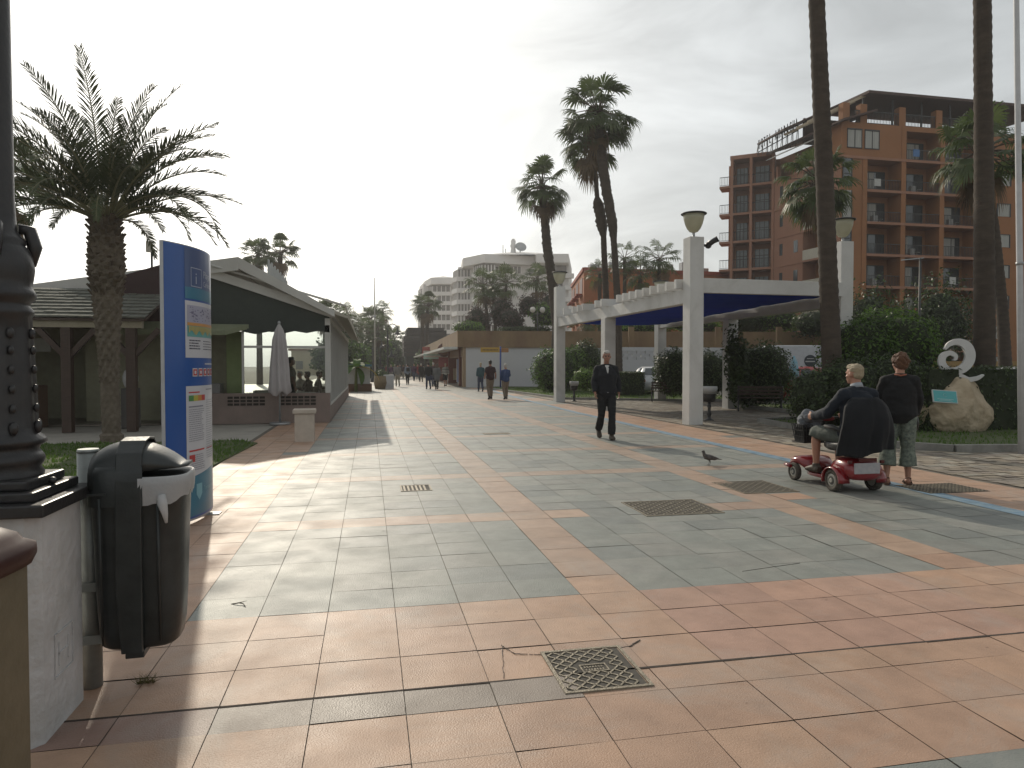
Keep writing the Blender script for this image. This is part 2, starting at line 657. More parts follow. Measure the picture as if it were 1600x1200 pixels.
# blue guide stripe
gb = MB()
pr = None
for i in range(0, 60):
    y = -1 + i * 0.75
    x = 6.6 + 0.02 * math.sin(y * 0.8) + max(0, y - 15) ** 2 * 0.0012
    gb.add([(x - .12, y, 0.0042), (x + .12, y, 0.0042), (x + .12, y + .745, 0.0042), (x - .12, y + .745, 0.0042)], [(0, 1, 2, 3)])
struct(gb, 'blue_stripe', mat('blue_stripe_paint', (0.11, 0.21, 0.32), (0.24, 0.31, 0.34), scale=9, rough=0.6, dirt=0.8, world_co=True))
# cobbled zone on the right
cb = MB()
r2 = random.Random(3)
y = 5.0
ccol = []
while y < 46:
    hgt = r2.uniform(0.14, 0.2) if y < 30 else 0.3
    x = 7.98 + r2.uniform(0, .05)
    xe = 13.2 if y > 11 else 17
    while x < xe:
        w = r2.uniform(0.16, 0.34) if y < 30 else 0.5
        z = r2.uniform(-0.002, 0.006)
        tl = [r2.uniform(-0.003, 0.003) for _ in range(4)]
        cb.add([(x + .006, y + .006, z + tl[0]), (x + w - .006, y + .006, z + tl[1]), (x + w - .006, y + hgt - .006, z + tl[2]), (x + .006, y + hgt - .006, z + tl[3])], [(0, 1, 2, 3)])
        k = r2.uniform(0.7, 1.12)
        c = r2.choice([(0.30, 0.25, 0.19), (0.34, 0.29, 0.22), (0.26, 0.22, 0.18), (0.36, 0.33, 0.27)])
        ccol += [(c[0] * k, c[1] * k, c[2] * k, 1)] * 4
        x += w
    y += hgt
cobo = struct(cb, 'cobbled_paving', mat('cobble_stone', (1, 1, 1), (0.8, 0.8, 0.8), scale=8, rough=0.7, bump=0.5, bscale=60, world_co=True, attr='tone', dirt=0.3))
ca = cobo.data.color_attributes.new('tone', 'FLOAT_COLOR', 'POINT')
ca.data.foreach_set('color', [v for c in ccol for v in c])
gb = MB()
gb.add([(7.97, 4, -0.010), (17, 4, -0.010), (17, 46, -0.010), (7.97, 46, -0.010)], [(0, 1, 2, 3)])
struct(gb, 'cobble_bed', mat('cobble_mortar', (0.12, 0.10, 0.08), (0.18, 0.15, 0.12), scale=5, rough=0.95, world_co=True))
gb = MB()
gb.add([(17, 20, -0.02), (70, 20, -0.02), (70, 75, -0.02), (9, 75, -0.02), (9, 47, -0.02), (17, 42, -0.02)], [(0, 1, 2, 3, 4, 5)])
struct(gb, 'car_park_asphalt', mat('asphalt', (0.055, 0.055, 0.055), (0.075, 0.072, 0.068), scale=3, rough=0.9, bump=.3, world_co=True))


def grass(polys, name, n, seed, hmin=0.03, hmax=0.075):
    """soil sheet with real blades"""
    r = random.Random(seed)
    sb = MB()
    bb = MB()
    for poly, z, cnt in polys:
        sb.prism(poly, z - 0.15, z)
        xs = [p[0] for p in poly]; ys = [p[1] for p in poly]
        c = 0
        while c < cnt:
            x = r.uniform(min(xs), max(xs)); y = r.uniform(min(ys), max(ys))
            ins = False
            for i in range(len(poly)):
                a, b = poly[i], poly[(i + 1) % len(poly)]
                if (a[1] > y) != (b[1] > y) and x < (b[0] - a[0]) * (y - a[1]) / (b[1] - a[1]) + a[0]:
                    ins = not ins
            if not ins:
                continue
            c += 1
            if noise.noise(Vector((x * 1.3, y * 1.3, 3))) < -0.28:
                continue
            th = r.uniform(0, PI); h = r.uniform(hmin, hmax); w = 0.006 + 0.012 * r.random()
            dx, dy = math.cos(th) * w, math.sin(th) * w
            lx, ly = r.uniform(-.03, .03), r.uniform(-.03, .03)
            bb.add([(x - dx, y - dy, z), (x + dx, y + dy, z), (x + lx, y + ly, z + h)], [(0, 1, 2)])
    o = bb.build(name, mat('grass_blade', (0.07, 0.14, 0.022), (0.12, 0.19, 0.035), scale=2, rough=0.6, trans=0.45, world_co=True), fix=False)
    tag(o, None, 'grass', None, 'stuff')
    o['label'] = 'short green lawn grass, patchy in places'
    so_ = struct(sb, name + '_soil', mat('lawn_soil', (0.05, 0.075, 0.022), (0.09, 0.10, 0.04), scale=3, rough=0.95, world_co=True))
    so_.name = 'lawn'
    return o


LAWN_L = [(-3.3, 5.5), (-2.45, 9.0), (-2.15, 14.3), (-2.6, 14.9), (-12, 14.9), (-12, 5.5)]
BED = [(10.15, 10.45), (11.6, 10.25), (26, 8.2), (30, 18), (22, 24), (13.4, 24), (13.1, 17.6), (10.25, 16.9), (9.55, 11.2)]
LAWN_F = [(8.7, 30.5), (13.6, 27.6), (17, 27.6), (17, 43), (9.4, 48), (7.6, 47.5)]
grass([(LAWN_L, 0.02, 26000)], 'lawn_grass', 0, 5, 0.03, 0.07)
grass([(BED, 0.06, 16000), (LAWN_F, 0.05, 14000)], 'lawn_grass', 0, 6, 0.04, 0.09)
kb = MB()


def kerb(kb, poly, closed, w, z0, z1):
    n = len(poly)
    for i in range(n if closed else n - 1):
        a, b = Vector((*poly[i], 0)), Vector((*poly[(i + 1) % n], 0))
        d = (b - a); ln = d.length; k = max(1, int(ln / 1.0)); d.normalize()
        for j in range(k):
            p = a + d * (ln * j / k + .004); q = a + d * (ln * (j + 1) / k - .004)
            kb.beam((p.x, p.y, (z0 + z1) / 2), (q.x, q.y, (z0 + z1) / 2), w, z1 - z0)


kerb(kb, BED, True, 0.13, -0.02, 0.125)
kerb(kb, LAWN_F, True, 0.14, -0.02, 0.10)
struct(kb, 'kerb', mat('kerb_concrete', (0.20, 0.195, 0.18), (0.28, 0.27, 0.245), scale=5, rough=0.85, bump=0.3, dirt=0.5, world_co=True))


# ------------------------------------------------------------------ manholes
def manhole(x0, x1, y0, y1, pat, label, steel=(0.16, 0.15, 0.13)):
    t = thing('manhole_cover', label, 'manhole cover', ((x0 + x1) / 2, (y0 + y1) / 2, 0), 0, 'metal access covers set in the paving')
    w, h = (x1 - x0) / 2, (y1 - y0) / 2
    st = mat('cast_cover', steel, tuple(v * 1.6 for v in steel), scale=18, rough=0.55, bump=0.4, bscale=90, metal=0.35)
    dk = mat('cover_recess', (0.05, 0.045, 0.04), (0.09, 0.08, 0.065), scale=20, rough=0.9)
    f = MB()
    fw = 0.018
    for a, b in (((-w, -h), (w, -h + fw)), ((-w, h - fw), (w, h)), ((-w, -h + fw), (-w + fw, h - fw)), ((w - fw, -h + fw), (w, h - fw))):
        f.box((*a, -0.01), (*b, 0.0065))
    f.build('frame', st, t)
    p = MB()
    g = fw + 0.005
    p.box((-w + g, -h + g, -0.01), (w - g, h - g, 0.0016))
    p.build('plate', dk, t)
    r = MB()
    if pat == 'diamond':
        s_ = 0.036
        cols_ = int(2 * (w - g) / s_); rows = int(2 * (h - g) / s_)
        for i in range(cols_):
            for j in range(rows):
                cx = -w + g + s_ * (i + .5); cy = -h + g + s_ * (j + .5)
                if abs(cx) < 0.075 and abs(cy) < 0.055:
                    continue
                ang = PI / 4 if (i + j) % 2 else -PI / 4
                dx, dy = math.cos(ang) * s_ * .62, math.sin(ang) * s_ * .62
                r.beam((cx - dx, cy - dy, 0.003), (cx + dx, cy + dy, 0.003), 0.009, 0.006)
        r.box((-.07, .034, 0), (.07, .042, .006)); r.box((-.07, -.042, 0), (.07, -.034, .006))
        r.box((-.07, -.034, 0), (-.063, .034, .006)); r.box((.063, -.034, 0), (.07, .034, .006))
        for yy in (0.012, -0.018):
            for k in range(7):
                r.box((-.05 + k * .0148, yy - .007, 0), (-.05 + k * .0148 + .008, yy + .009, .005))
    elif pat == 'bars':
        s_ = 0.052
        for i in range(int(2 * (w - g) / s_)):
            for j in range(int(2 * (h - g) / s_)):
                cx = -w + g + s_ * (i + .5); cy = -h + g + s_ * (j + .5)
                ang = PI / 4 if (i + j) % 2 else -PI / 4
                dx, dy = math.cos(ang) * s_ * .5, math.sin(ang) * s_ * .5
                r.beam((cx - dx, cy - dy, 0.0035), (cx + dx, cy + dy, 0.0035), 0.014, 0.007)
    else:
        for i in range(int(2 * (w - g) / .05)):
            cx = -w + g + .05 * (i + .5)
            r.box((cx - .012, -h + g, 0), (cx + .012, h - g, .005))
    r.build('tread_ribs', st, t)
    return t


manhole(*MANH[0], 'diamond', 'square ribbed metal access cover nearest the camera, with lettering plate in its middle', (0.19, 0.165, 0.125))
manhole(*MANH[1], 'bars', 'large rusty square ribbed cover in the grey tiles, left of the pigeon and scooter covers', (0.24, 0.20, 0.15))
manhole(*MANH[2], 'bars', 'large ribbed cover just left of the red mobility scooter', (0.20, 0.17, 0.13))
manhole(*MANH[3], 'slots', 'small dark slotted drain cover in the middle of the paving', (0.1, 0.09, 0.08))
manhole(*MANH[4], 'slots', 'small flat cover far along the paving, left of the walking man', (0.16, 0.14, 0.12))
mc = thing('manhole_cover', 'dark hazard-ribbed cover at the sandals of the standing woman', 'manhole cover', (6.95, 7.35, 0), 0, 'metal access covers set in the paving')
m_ = MB(); m_.box((-.42, -.3, -.01), (.42, .3, .006)); m_.build('plate', mat('cover_recess', (0.05, 0.045, 0.04)), mc)
m_ = MB()
for i in range(16):
    for j in range(11):
        m_.box((-.41 + i * .052, -.29 + j * .053, .005), (-.41 + i * .052 + .03, -.29 + j * .053 + .02, .012))
m_.build('tread_ribs', mat('cast_cover', (0.19, 0.165, 0.125)), mc)

# cracks as thin broken-mortar repairs, twig, weed
cr = MB()


def crack(pts, w=0.006):
    r = random.Random(len(pts) * 31)
    for a, b in zip(pts, pts[1:]):
        n = 6
        for i in range(n):
            p = [a[k] + (b[k] - a[k]) * i / n + r.uniform(-.006, .006) * (i > 0) for k in (0, 1)]
            q = [a[k] + (b[k] - a[k]) * (i + 1) / n for k in (0, 1)]
            cr.beam((p[0], p[1], 0.0015), (q[0], q[1], 0.0015), w * .38 * r.uniform(.4, 1.5), 0.003)


def gg(*pp):
    return [tuple(G(*p)[:2]) for p in pp]


crack(gg((848, 1023), (805, 1022), (783, 1008)))
crack(gg((785, 1010), (787, 1060)))
crack(gg((970, 1012), (985, 1010), (1000, 1000)), .014)
crack(gg((1160, 893), (1250, 880)), .005)
tag(cr.build('paving_cracks', mat('crack_dark', (0.05, 0.04, 0.033))), kind='structure')
tw = MB()
a = G(361, 944)
tw.tube([a, a + Vector((.05, -.02, .012)), a + Vector((.08, -.035, .01)), a + Vector((.10, -.08, .004))], [.003, .004, .003, .002], 6)
tw.tube([a + Vector((.05, -.02, .012)), a + Vector((.10, -.015, .02))], [.003, .001], 6)
tag(tw.build('twig', mat('twig_bark', (0.06, 0.045, 0.03))), 'small dark twig lying on the grey corner tile near the litter bin', 'twig')
wd = MB()
a = G(228, 1067)
for i in range(90):
    th = rnd.uniform(0, 2 * PI); l = rnd.uniform(.02, .07)
    bx, by = a.x + rnd.uniform(-.04, .04), a.y + rnd.uniform(-.012, .012)
    wd.add([(bx - .002, by, 0), (bx + .002, by, 0), (bx + math.cos(th) * l, by + math.sin(th) * l, l * .55)], [(0, 1, 2)])
tag(wd.build('weed', mat('weed_blade', (0.10, 0.10, 0.03), (0.16, 0.13, 0.05), trans=.3), fix=False), 'small tuft of weed growing from a tile joint by the litter bin post', 'weed')

# ================================================================== STRUCTURES
M_WHITE = mat('white_painted_concrete', (0.62, 0.61, 0.59), (0.54, 0.53, 0.505), scale=1.8, rough=0.75, bump=0.3, bscale=45, dirt=0.4)
M_IRON = mat('black_iron', (0.018, 0.018, 0.02), (0.03, 0.028, 0.028), scale=12, rough=0.38, bump=0.12, bscale=60, spec=0.5)
M_DARKM = mat('dark_metal', (0.03, 0.03, 0.03), (0.045, 0.045, 0.045), rough=0.5)
M_GREYM = mat('grey_metal', (0.3, 0.31, 0.32), (0.38, 0.39, 0.39), rough=0.45, metal=0.5)
M_GLASSD = mat('window_glass', (0.035, 0.045, 0.05), (0.06, 0.07, 0.075), scale=0.8, rough=0.08, spec=0.8)
M_CURT = mat('window_curtain', (0.42, 0.42, 0.39), (0.3, 0.3, 0.28), scale=3, rough=0.8, stretch=(4, 4, .3))

# ---------------------------------------------------------------- pergola
per = thing('pergola', 'white concrete pergola on square pillars with a blue shade cloth under its rafters', 'pergola', (8.08, 16.6, 0), 0.033)
PW = 0.39
PX = 4.62


def pillar(x, y, h, lab=None):
    b = MB()
    b.box((x, y, -0.02), (x + PW, y + PW, h), bev=0.012)
    o = b.build('pillar', M_WHITE, per)
    if lab: o['label'] = lab
    return o


pillar(0, 0, 4.85, 'tall white pillar nearest the camera carrying a lamp and a camera')
pillar(0, 11.6, 4.85)
pillar(0, 6.0, 3.17)
pillar(PX, 0.15, 4.95)
pillar(PX, 5.9, 3.17)
pillar(PX, 11.6, 4.6)
b = MB(); b.box((0.06, PW + .003, 3.17), (0.33, 11.597, 3.55), bev=.01); b.build('beam', M_WHITE, per)
b = MB(); b.box((PX + .06, PW + .153, 3.17), (PX + .33, 11.597, 3.55), bev=.01); b.build('beam', M_WHITE, per)
for y in (0.45, 1.0, 1.5, 2.0, 2.5, 3.0, 3.5, 4.0, 4.5, 5.9, 6.5, 7.8, 8.4, 9.0, 10.1, 11.1):
    b = MB()
    b.box((-0.16, y, 3.553), (PX + .55, y + .13, 3.80), bev=.008)
    b.build('rafter', M_WHITE, per)
b = MB(); b.box((PW + .003, 0.05, 3.42), (PX - .003, 0.2, 3.80), bev=.008); b.build('rafter', M_WHITE, per)
# shade cloth
b = MB()
nx, ny = 16, 24
vs = []
for j in range(ny + 1):
    for i in range(nx + 1):
        u, v = i / nx, j / ny
        x = 0.36 + u * (PX - .34)
        y = 0.45 + v * 10.4
        z = 3.53 - 0.07 * math.sin(PI * u) - 0.20 * v ** 1.5 - .03 * abs(math.sin(v * 20)) + 0.012 * math.sin(v * 60)
        vs.append((x, y, z))
fs = [(j * (nx + 1) + i, j * (nx + 1) + i + 1, (j + 1) * (nx + 1) + i + 1, (j + 1) * (nx + 1) + i) for j in range(ny) for i in range(nx)]
b.add(vs, fs, 0, True)
so_ = b.build('shade_cloth', mat('blue_shade_cloth', (0.018, 0.065, 0.34), (0.024, 0.08, 0.40), scale=2, rough=0.8, trans=0.5), per)
sm_ = so_.modifiers.new('s', 'SOLIDIFY'); sm_.thickness = 0.006

M_BOWL = mat('lamp_bowl_glass', (0.78, 0.76, 0.62), (0.7, 0.68, 0.54), scale=4, rough=0.15, trans=0.55, spec=0.5)


def bowl_lamp(x, y, z, label):
    t = thing('pillar_lamp', label, 'lamp', (x, y, z), 0, 'bowl lamps on the pergola pillars')
    b = MB(); b.lathe([(0.06, 0), (0.06, .02), (0.035, .03), (0.035, .13), (0.06, .15)], n=16); b.build('stem', M_GREYM, t)
    b = MB()
    prof = [(0.04, .13), (0.11, .155), (.17, .23), (.22, .34), (.255, .47), (.275, .60)]
    b.lathe(prof + [(r - .008, z_) for r, z_ in prof[::-1]], n=28)
    b.build('bowl', M_BOWL, t)
    b = MB(); b.lathe([(.20, .585), (.325, .60), (.335, .618), (.31, .635), (.12, .665), (.02, .67)], n=28); b.build('brim', M_DARKM, t)
    b = MB(); b.lathe([(.03, .42), (.05, .44), (.05, .56), (.03, .58)], n=12); b.build('bulb_holder', M_GREYM, t)
    return t


def perw(x, y):
    c, s_ = math.cos(0.033), math.sin(0.033)
    return 8.08 + x * c - y * s_, 16.6 + x * s_ + y * c


for (x, y, z, l) in ((PW / 2, PW / 2, 4.85, 'bowl lamp on the nearest tall white pillar, above the black camera'),
                     (PW / 2, 11.8, 4.85, 'bowl lamp on the farthest left pillar of the pergola'),
                     (PX + PW / 2, .35, 4.95, 'bowl lamp on the right-hand pillar beside the big palm trunk'),
                     (PX + PW / 2, 11.8, 4.6, 'bowl lamp showing over the rafters, on the far back pillar')):
    wx, wy = perw(x, y)
    bowl_lamp(wx, wy, z, l)
# cctv camera
wx, wy = perw(PW, 0.12)
t = thing('security_camera', 'black security camera bracketed to the top of the nearest white pillar', 'security camera', (wx, wy, 4.66), 0)
b = MB(); b.tube([(0, 0, 0), (.14, -.02, -.02)], .035, 10); b.ell((.17, -.02, -.01), (.085, .085, .085), 14); b.build('bracket', M_IRON, t)
b = MB(); b.tube([(.15, -.02, .0), (.27, -.09, .09), (.36, -.14, .14)], [.075, .07, .075], 14); b.tube([(.355, -.137, .137), (.375, -.15, .15)], [.085, .085], 14); b.build('housing', M_IRON, t)

# ---------------------------------------------------------------- hotel
HOTO = mat('orange_render', (0.32, 0.145, 0.062), (0.265, 0.12, 0.052), scale=0.35, rough=0.9, bump=0.15, bscale=6, dirt=0.25, world_co=True)
HOTP = mat('pink_render', (0.35, 0.18, 0.12), (0.30, 0.155, 0.10), scale=0.35, rough=0.9, dirt=0.25, world_co=True)
hotel = thing('hotel', 'orange seven storey hotel with rows of recessed balconies and a roof sign', 'building', (50, 60, 0))
HO = Vector((50, 60, 0))


def X_at(px, Y):
    return Y * math.tan(YAW + math.atan((px - 800) / FPX))


class Face:
    """vertical plane with origin p, along u, outward n (2D), all in world metres minus origin o"""
    def __init__(s, p, q, o):
        s.p = Vector((p[0] - o.x, p[1] - o.y, 0)); d = Vector((q[0] - p[0], q[1] - p[1], 0))
        s.len = d.length
        s.u = d.normalized(); s.n = Vector((s.u.y, -s.u.x, 0))

    def box(s, mb, a0, a1, d0, d1, z0, z1, mi=0):
        vs = []
        for z in (z0, z1):
            for a, d in ((a0, d0), (a1, d0), (a1, d1), (a0, d1)):
                v = s.p + s.u * a + s.n * d
                vs.append((v.x, v.y, z))
        mb.add(vs, [(0, 3, 2, 1), (4, 5, 6, 7), (0, 1, 5, 4), (1, 2, 6, 5), (2, 3, 7, 6), (3, 0, 4, 7)], mi)


def railing(F, par, a0, a1, d, z, h=1.0, solid=None, name='railing', bars=True):
    b = MB()
    if solid:
        F.box(b, a0, a1, d - .05, d, z, z + h)
        return b.build(name, solid, par)
    F.box(b, a0, a1, d - .06, d, z + h - .06, z + h)
    F.box(b, a0, a1, d - .05, d - .01, z + .08, z + .12)
    n = max(2, int((a1 - a0) / 0.16))
    for i in range(n + 1):
        a = a0 + (a1 - a0 - .03) * i / n
        F.box(b, a, a + .03, d - .045, d - .015, z + .12, z + h - .06)
    return b.build(name, M_DARKM, par)


Yf = 57.5
hx = [X_at(p, Yf) for p in (1310, 1347, 1407, 1467, 1526, 1550, 1640)]
FA = Face((hx[0], Yf), (hx[6], Yf), HO)
aA = [x - hx[0] for x in hx]
pB0 = (hx[0], Yf)
pB1 = (42.1, 66.9)
pC1 = (38.3, 69.7)
FB = Face(pB1, pB0, HO)
FC = Face(pC1, pB1, HO)
DEP = 1.7
# solid core set back behind the balconies
b = MB()
core = [(hx[0] + .3, Yf + DEP), (hx[6], Yf + DEP), (hx[6], 84), (47.5, 84), (39.6, 71.9), (pB1[0] + 1.5, pB1[1] + 1.3), (hx[0] + 1.5, Yf + DEP + 1)]
b.prism([(x - HO.x, y - HO.y) for x, y in core], 0, 23.9)
b.build('core_wall', HOTO, hotel)
# --- facade A
wm_ = MB()
FA.box(wm_, aA[0], aA[1] - .25, -DEP, 0, 0, 21.0)              # left wall column
FA.box(wm_, aA[0], aA[2] - .15, -DEP, .02, 21.0, 24.2)          # upper left wall with two windows
FA.box(wm_, aA[4] + .25, aA[6], -DEP, .0, 0, 24.2)             # right plain wall
wm_.build('facade_wall', HOTO, hotel)
for i, a in enumerate((aA[1], aA[2], aA[3], aA[4])):
    b = MB()
    top = 21.0 if i == 0 else 24.2
    FA.box(b, a - .25, a + .25 - .003, -DEP, .06, 0, top)
    b.build('pier', HOTO, hotel)
for k in range(1, 8):
    b = MB()
    FA.box(b, aA[0] if k == 7 else aA[1] + .25, aA[4] + .22, -DEP, .10 if k < 7 else .12, 3 * k - .14, 3 * k + .10)
    b.build('balcony_slab', HOTP, hotel)
b = MB(); FA.box(b, aA[2] - .15, aA[4] + .25, -DEP, .05, 23.75, 24.22); b.build('parapet', HOTO, hotel)
for k in range(0, 8):
    for i in range(1, 4):
        if k == 7 and i == 1:
            continue
        a0, a1 = aA[i] + .25, aA[i + 1] - .25
        z = 3 * k + .1
        b = MB(); FA.box(b, a0 + .55, a1 - .45, -DEP, -DEP + .06, z, z + 2.15)
        g_ = b.build('balcony_door', M_GLASSD, hotel)
        f_ = MB()
        for q in range(4):
            a = a0 + .55 + (a1 - a0 - 1.0) * q / 3
            FA.box(f_, a - .03, a + .03, -DEP + .06, -DEP + .10, z, z + 2.15)
        FA.box(f_, a0 + .55, a1 - .45, -DEP + .06, -DEP + .10, z + 2.1, z + 2.18)
        f_.build('door_frame', M_DARKM, g_)
        if (k * 7 + i * 5) % 4 != 1:
            c_ = MB(); FA.box(c_, a0 + .6, a0 + .6 + (a1 - a0 - 1) * (.15 + .13 * ((k * 5 + i * 3) % 6)), -DEP + .061, -DEP + .075, z + .1, z + 2.05)
            c_.build('curtain', M_CURT, g_)
        if k > 0:
            railing(FA, hotel, a0, a1, -.04, z)
            if (k * 3 + i * 7) % 5 == 0:
                b = MB(); FA.box(b, a0 + .8, a0 + 1.5, -.02, .0, z + .35, z + 1.03)
                b.build('towel', mat('towel_%d' % (k % 3), [(.5, .5, .48), (.1, .2, .4), (.4, .12, .1)][k % 3], rough=.9), hotel)
            if (k + i) % 2 == 0:
                b = MB(); FA.box(b, a0 + 1.2, a0 + 1.7, -1.0, -.6, z, z + .75); FA.box(b, a0 + 1.9, a0 + 2.3, -1.0, -.6, z + .4, z + .44); FA.box(b, a0 + 2.05, a0 + 2.12, -.85, -.78, z, z + .4)
                b.build('balcony_furniture', mat('plastic_white', (.4, .4, .39), rough=.6), hotel)
for px0 in (1330, 1357):
    a = X_at(px0, Yf) - hx[0]
    b = MB(); FA.box(b, a - .75, a + .75, .02, .05, 21.9, 23.5); w_ = b.build('window', M_CURT, hotel)
    f_ = MB()
    for q in (-.78, 0, .74):
        FA.box(f_, a + q, a + q + .06, .05, .09, 21.85, 23.55)
    FA.box(f_, a - .78, a + .8, .05, .12, 23.5, 23.62); FA.box(f_, a - .78, a + .8, .05, .09, 21.82, 21.9)
    f_.build('window_frame', M_DARKM, w_)
for k in range(7):
    for px0 in (1563,):
        a = X_at(px0, Yf) - hx[0]
        b = MB(); FA.box(b, a - .75, a + .75, 0.0, .04, 3 * k + 1.2, 3 * k + 2.4); w_ = b.build('window', M_CURT, hotel)
        f_ = MB(); FA.box(f_, a - .8, a - .70, .04, .1, 3 * k + 1.15, 3 * k + 2.45); FA.box(f_, a + .7, a + .8, .04, .1, 3 * k + 1.15, 3 * k + 2.45)
        FA.box(f_, a - .7, a + .7, .04, .1, 3 * k + 2.4, 3 * k + 2.46); f_.build('window_frame', M_DARKM, w_)
    # tall glazed strip at the corner
    a = .15
    b = MB(); FA.box(b, a, a + 1.0, 0.0, .04, 3 * k + .3, 3 * k + 2.9); w_ = b.build('window', M_CURT if k % 2 else M_GLASSD, hotel)
    f_ = MB()
    for q in (0, .95): FA.box(f_, a + q, a + q + .06, .04, .09, 3 * k + .3, 3 * k + 2.9)
    FA.box(f_, a + .06, a + .95, .04, .09, 3 * k + 1.4, 3 * k + 1.47)
    f_.build('window_frame', M_DARKM, w_)
# --- facade B (angled)
Lb = FB.len
lo0, lo1 = Lb * .47, Lb * .86
wm_ = MB()
FB.box(wm_, 0, lo0, -1.6, 0, 0, 21.0)
FB.box(wm_, lo1, Lb - .003, -1.4, 0, 0, 21)
wm_.build('facade_wall', HOTP, hotel)
b = MB(); FB.box(b, lo0, lo1, -1.75, -1.55, 0, 21); b.build('loggia_back_wall', HOTO, hotel)
for k in range(1, 8):
    b = MB(); FB.box(b, 0, Lb, -1.6, .07, 3 * k - .14, 3 * k + .06); b.build('balcony_slab', HOTP, hotel)
for k in range(7):
    z = 3 * k + .06
    for a, w in ((Lb * .10, .45), (Lb * .33, .6)):
        b = MB(); FB.box(b, a, a + w, 0, .03, z + 1.0, z + 2.2); b.build('window', M_GLASSD, hotel)
    b = MB(); FB.box(b, lo0 + 1.6, lo1 - .3, -1.55, -1.5, z, z + 2.2); b.build('balcony_door', M_GLASSD, hotel)
    if k:
        railing(FB, hotel, lo0, lo1, .03, z, 1.0, solid=mat('frosted_panel', (0.46, 0.43, 0.34), (0.4, 0.37, 0.3), rough=.5), name='balcony_panel')
# top floor of B: set back terrace under a sloping roof with a white awning
b = MB(); FB.box(b, 0, Lb, -2.6, -2.4, 21.06, 23.9); b.build('terrace_wall', HOTP, hotel)
for q in (.02, .3, .55, .8):
    b = MB(); FB.box(b, Lb * q, Lb * q + .35, -.4, -.02, 21.06, 22.5); b.build('pier', HOTP, hotel)
railing(FB, hotel, Lb * .35, Lb * .54, -.05, 21.06, .95, solid=MATS['frosted_panel'], name='balcony_panel')
railing(FB, hotel, Lb * .6, Lb * .79, -.05, 21.06, .95, solid=MATS['frosted_panel'], name='balcony_panel')


def fslab(F, a0, a1, pts, name, m, par):
    """profile pts (d, z) extruded along the face"""
    b = MB()
    p0 = [F.p + F.u * a0 + F.n * d + Vector((0, 0, z)) for d, z in pts]
    b.slab(p0, F.u * (a1 - a0))
    return b.build(name, m, par)


M_ROOFD = mat('dark_roof', (0.06, 0.035, 0.028), (0.09, 0.05, 0.04), rough=0.8)
fslab(FB, -.5, Lb + 1.0, [(.7, 23.9), (-3.2, 25.2), (-3.2, 25.35), (.7, 24.08)], 'roof', M_ROOFD, hotel)
fslab(FB, .3, Lb * .75, [(1.3, 23.0), (-.2, 23.75), (-.2, 23.82), (1.3, 23.08)], 'awning', mat('white_canvas', (0.6, 0.58, 0.54), rough=.8, trans=.3), hotel)
# --- facade C (balcony bays on the left end)
Lc = FC.len
for k in range(1, 9):
    top = k == 8
    b = MB()
    FC.box(b, -.9 if not top else .2, Lc, -1.8, .06, 3 * k - .16, 3 * k + (.08 if not top else .25))
    b.build('balcony_slab', HOTP, hotel)
b = MB(); FC.box(b, .3, Lc, -2.0, -1.8, 0, 24); b.build('facade_wall', HOTP, hotel)
for a in (.25, Lc * .47, Lc - .28):
    b = MB(); FC.box(b, a, a + .28, -1.8, .09, 0, 24.2); b.build('pier', HOTP, hotel)
for k in range(8):
    z = 3 * k + .08
    for a0, a1 in ((.53, Lc * .47), (Lc * .47 + .28, Lc - .28)):
        b = MB(); FC.box(b, a0 + .15, a1 - .35, -1.8, -1.75, z, z + 2.2)
        g_ = b.build('balcony_door', mat('pale_glass', (0.16, 0.19, 0.2), (0.22, 0.25, 0.25), rough=.12), hotel)
        f_ = MB()
        for q in range(4):
            a = a0 + .15 + (a1 - a0 - .56) * q / 3
            FC.box(f_, a, a + .06, -1.75, -1.71, z, z + 2.2)
        FC.box(f_, a0 + .15, a1 - .35, -1.71, -1.69, z + 1.5, z + 1.56)
        f_.build('door_frame', M_DARKM, g_)
        if k:
            railing(FC, hotel, a0, a1, 0, z)
    if k:
        railing(FC, hotel, -.88, .25, 0, z)
# --- roof terrace of A: posts, rails, dark canopy, pale diagonal struts
for px0 in (1318, 1345, 1405, 1462):
    a = X_at(px0, Yf) - hx[0]
    b = MB(); FA.box(b, a - .35, a + .35, -.7, -.05, 24.22, 26.0); b.build('roof_pier', HOTO, hotel)
railing(FA, hotel, aA[1] - 1, aA[4], -.1, 24.2, 1.2)
b = MB(); FA.box(b, .2, aA[6], -6.2, -6.0, 24, 26.6); b.build('terrace_wall', M_ROOFD, hotel)
for i, (sx) in enumerate(range(0, 6)):
    a = aA[1] + 3.2 * sx
    b = MB(); FA.box(b, a, a + .12, -.5, -.38, 24.2, 26.75); b.build('canopy_post', M_DARKM, hotel)
fslab(FA, aA[1] - .2, aA[6], [(.7, 26.75), (-6.5, 27.2), (-6.5, 27.45), (.7, 27.0)], 'canopy', M_ROOFD, hotel)
b = MB()
p = FA.p
for d in (-.3, -2.0, -4.0):
    b.beam(p + FA.u * (aA[1] + .4) + FA.n * d + Vector((0, 0, 27.0)), p + FA.u * (-2.6) + FA.n * (d - 1) + Vector((0, 0, 24.4)), .16, .22)
b.build('sloping_strut', mat('cream_paint', (0.5, 0.42, 0.3), rough=.7), hotel)
b = MB()
b.slab([p + FA.u * (aA[1] + .2) + FA.n * -3.2 + Vector((0, 0, 27.3)), p + FA.u * (-3.2) + FA.n * -4.2 + Vector((0, 0, 24.6)),
        p + FA.u * (-3.2) + FA.n * -9 + Vector((0, 0, 24.6)), p + FA.u * (aA[1] + .2) + FA.n * -9 + Vector((0, 0, 27.5))], (0, 0, .15))
b.build('roof', M_ROOFD, hotel)
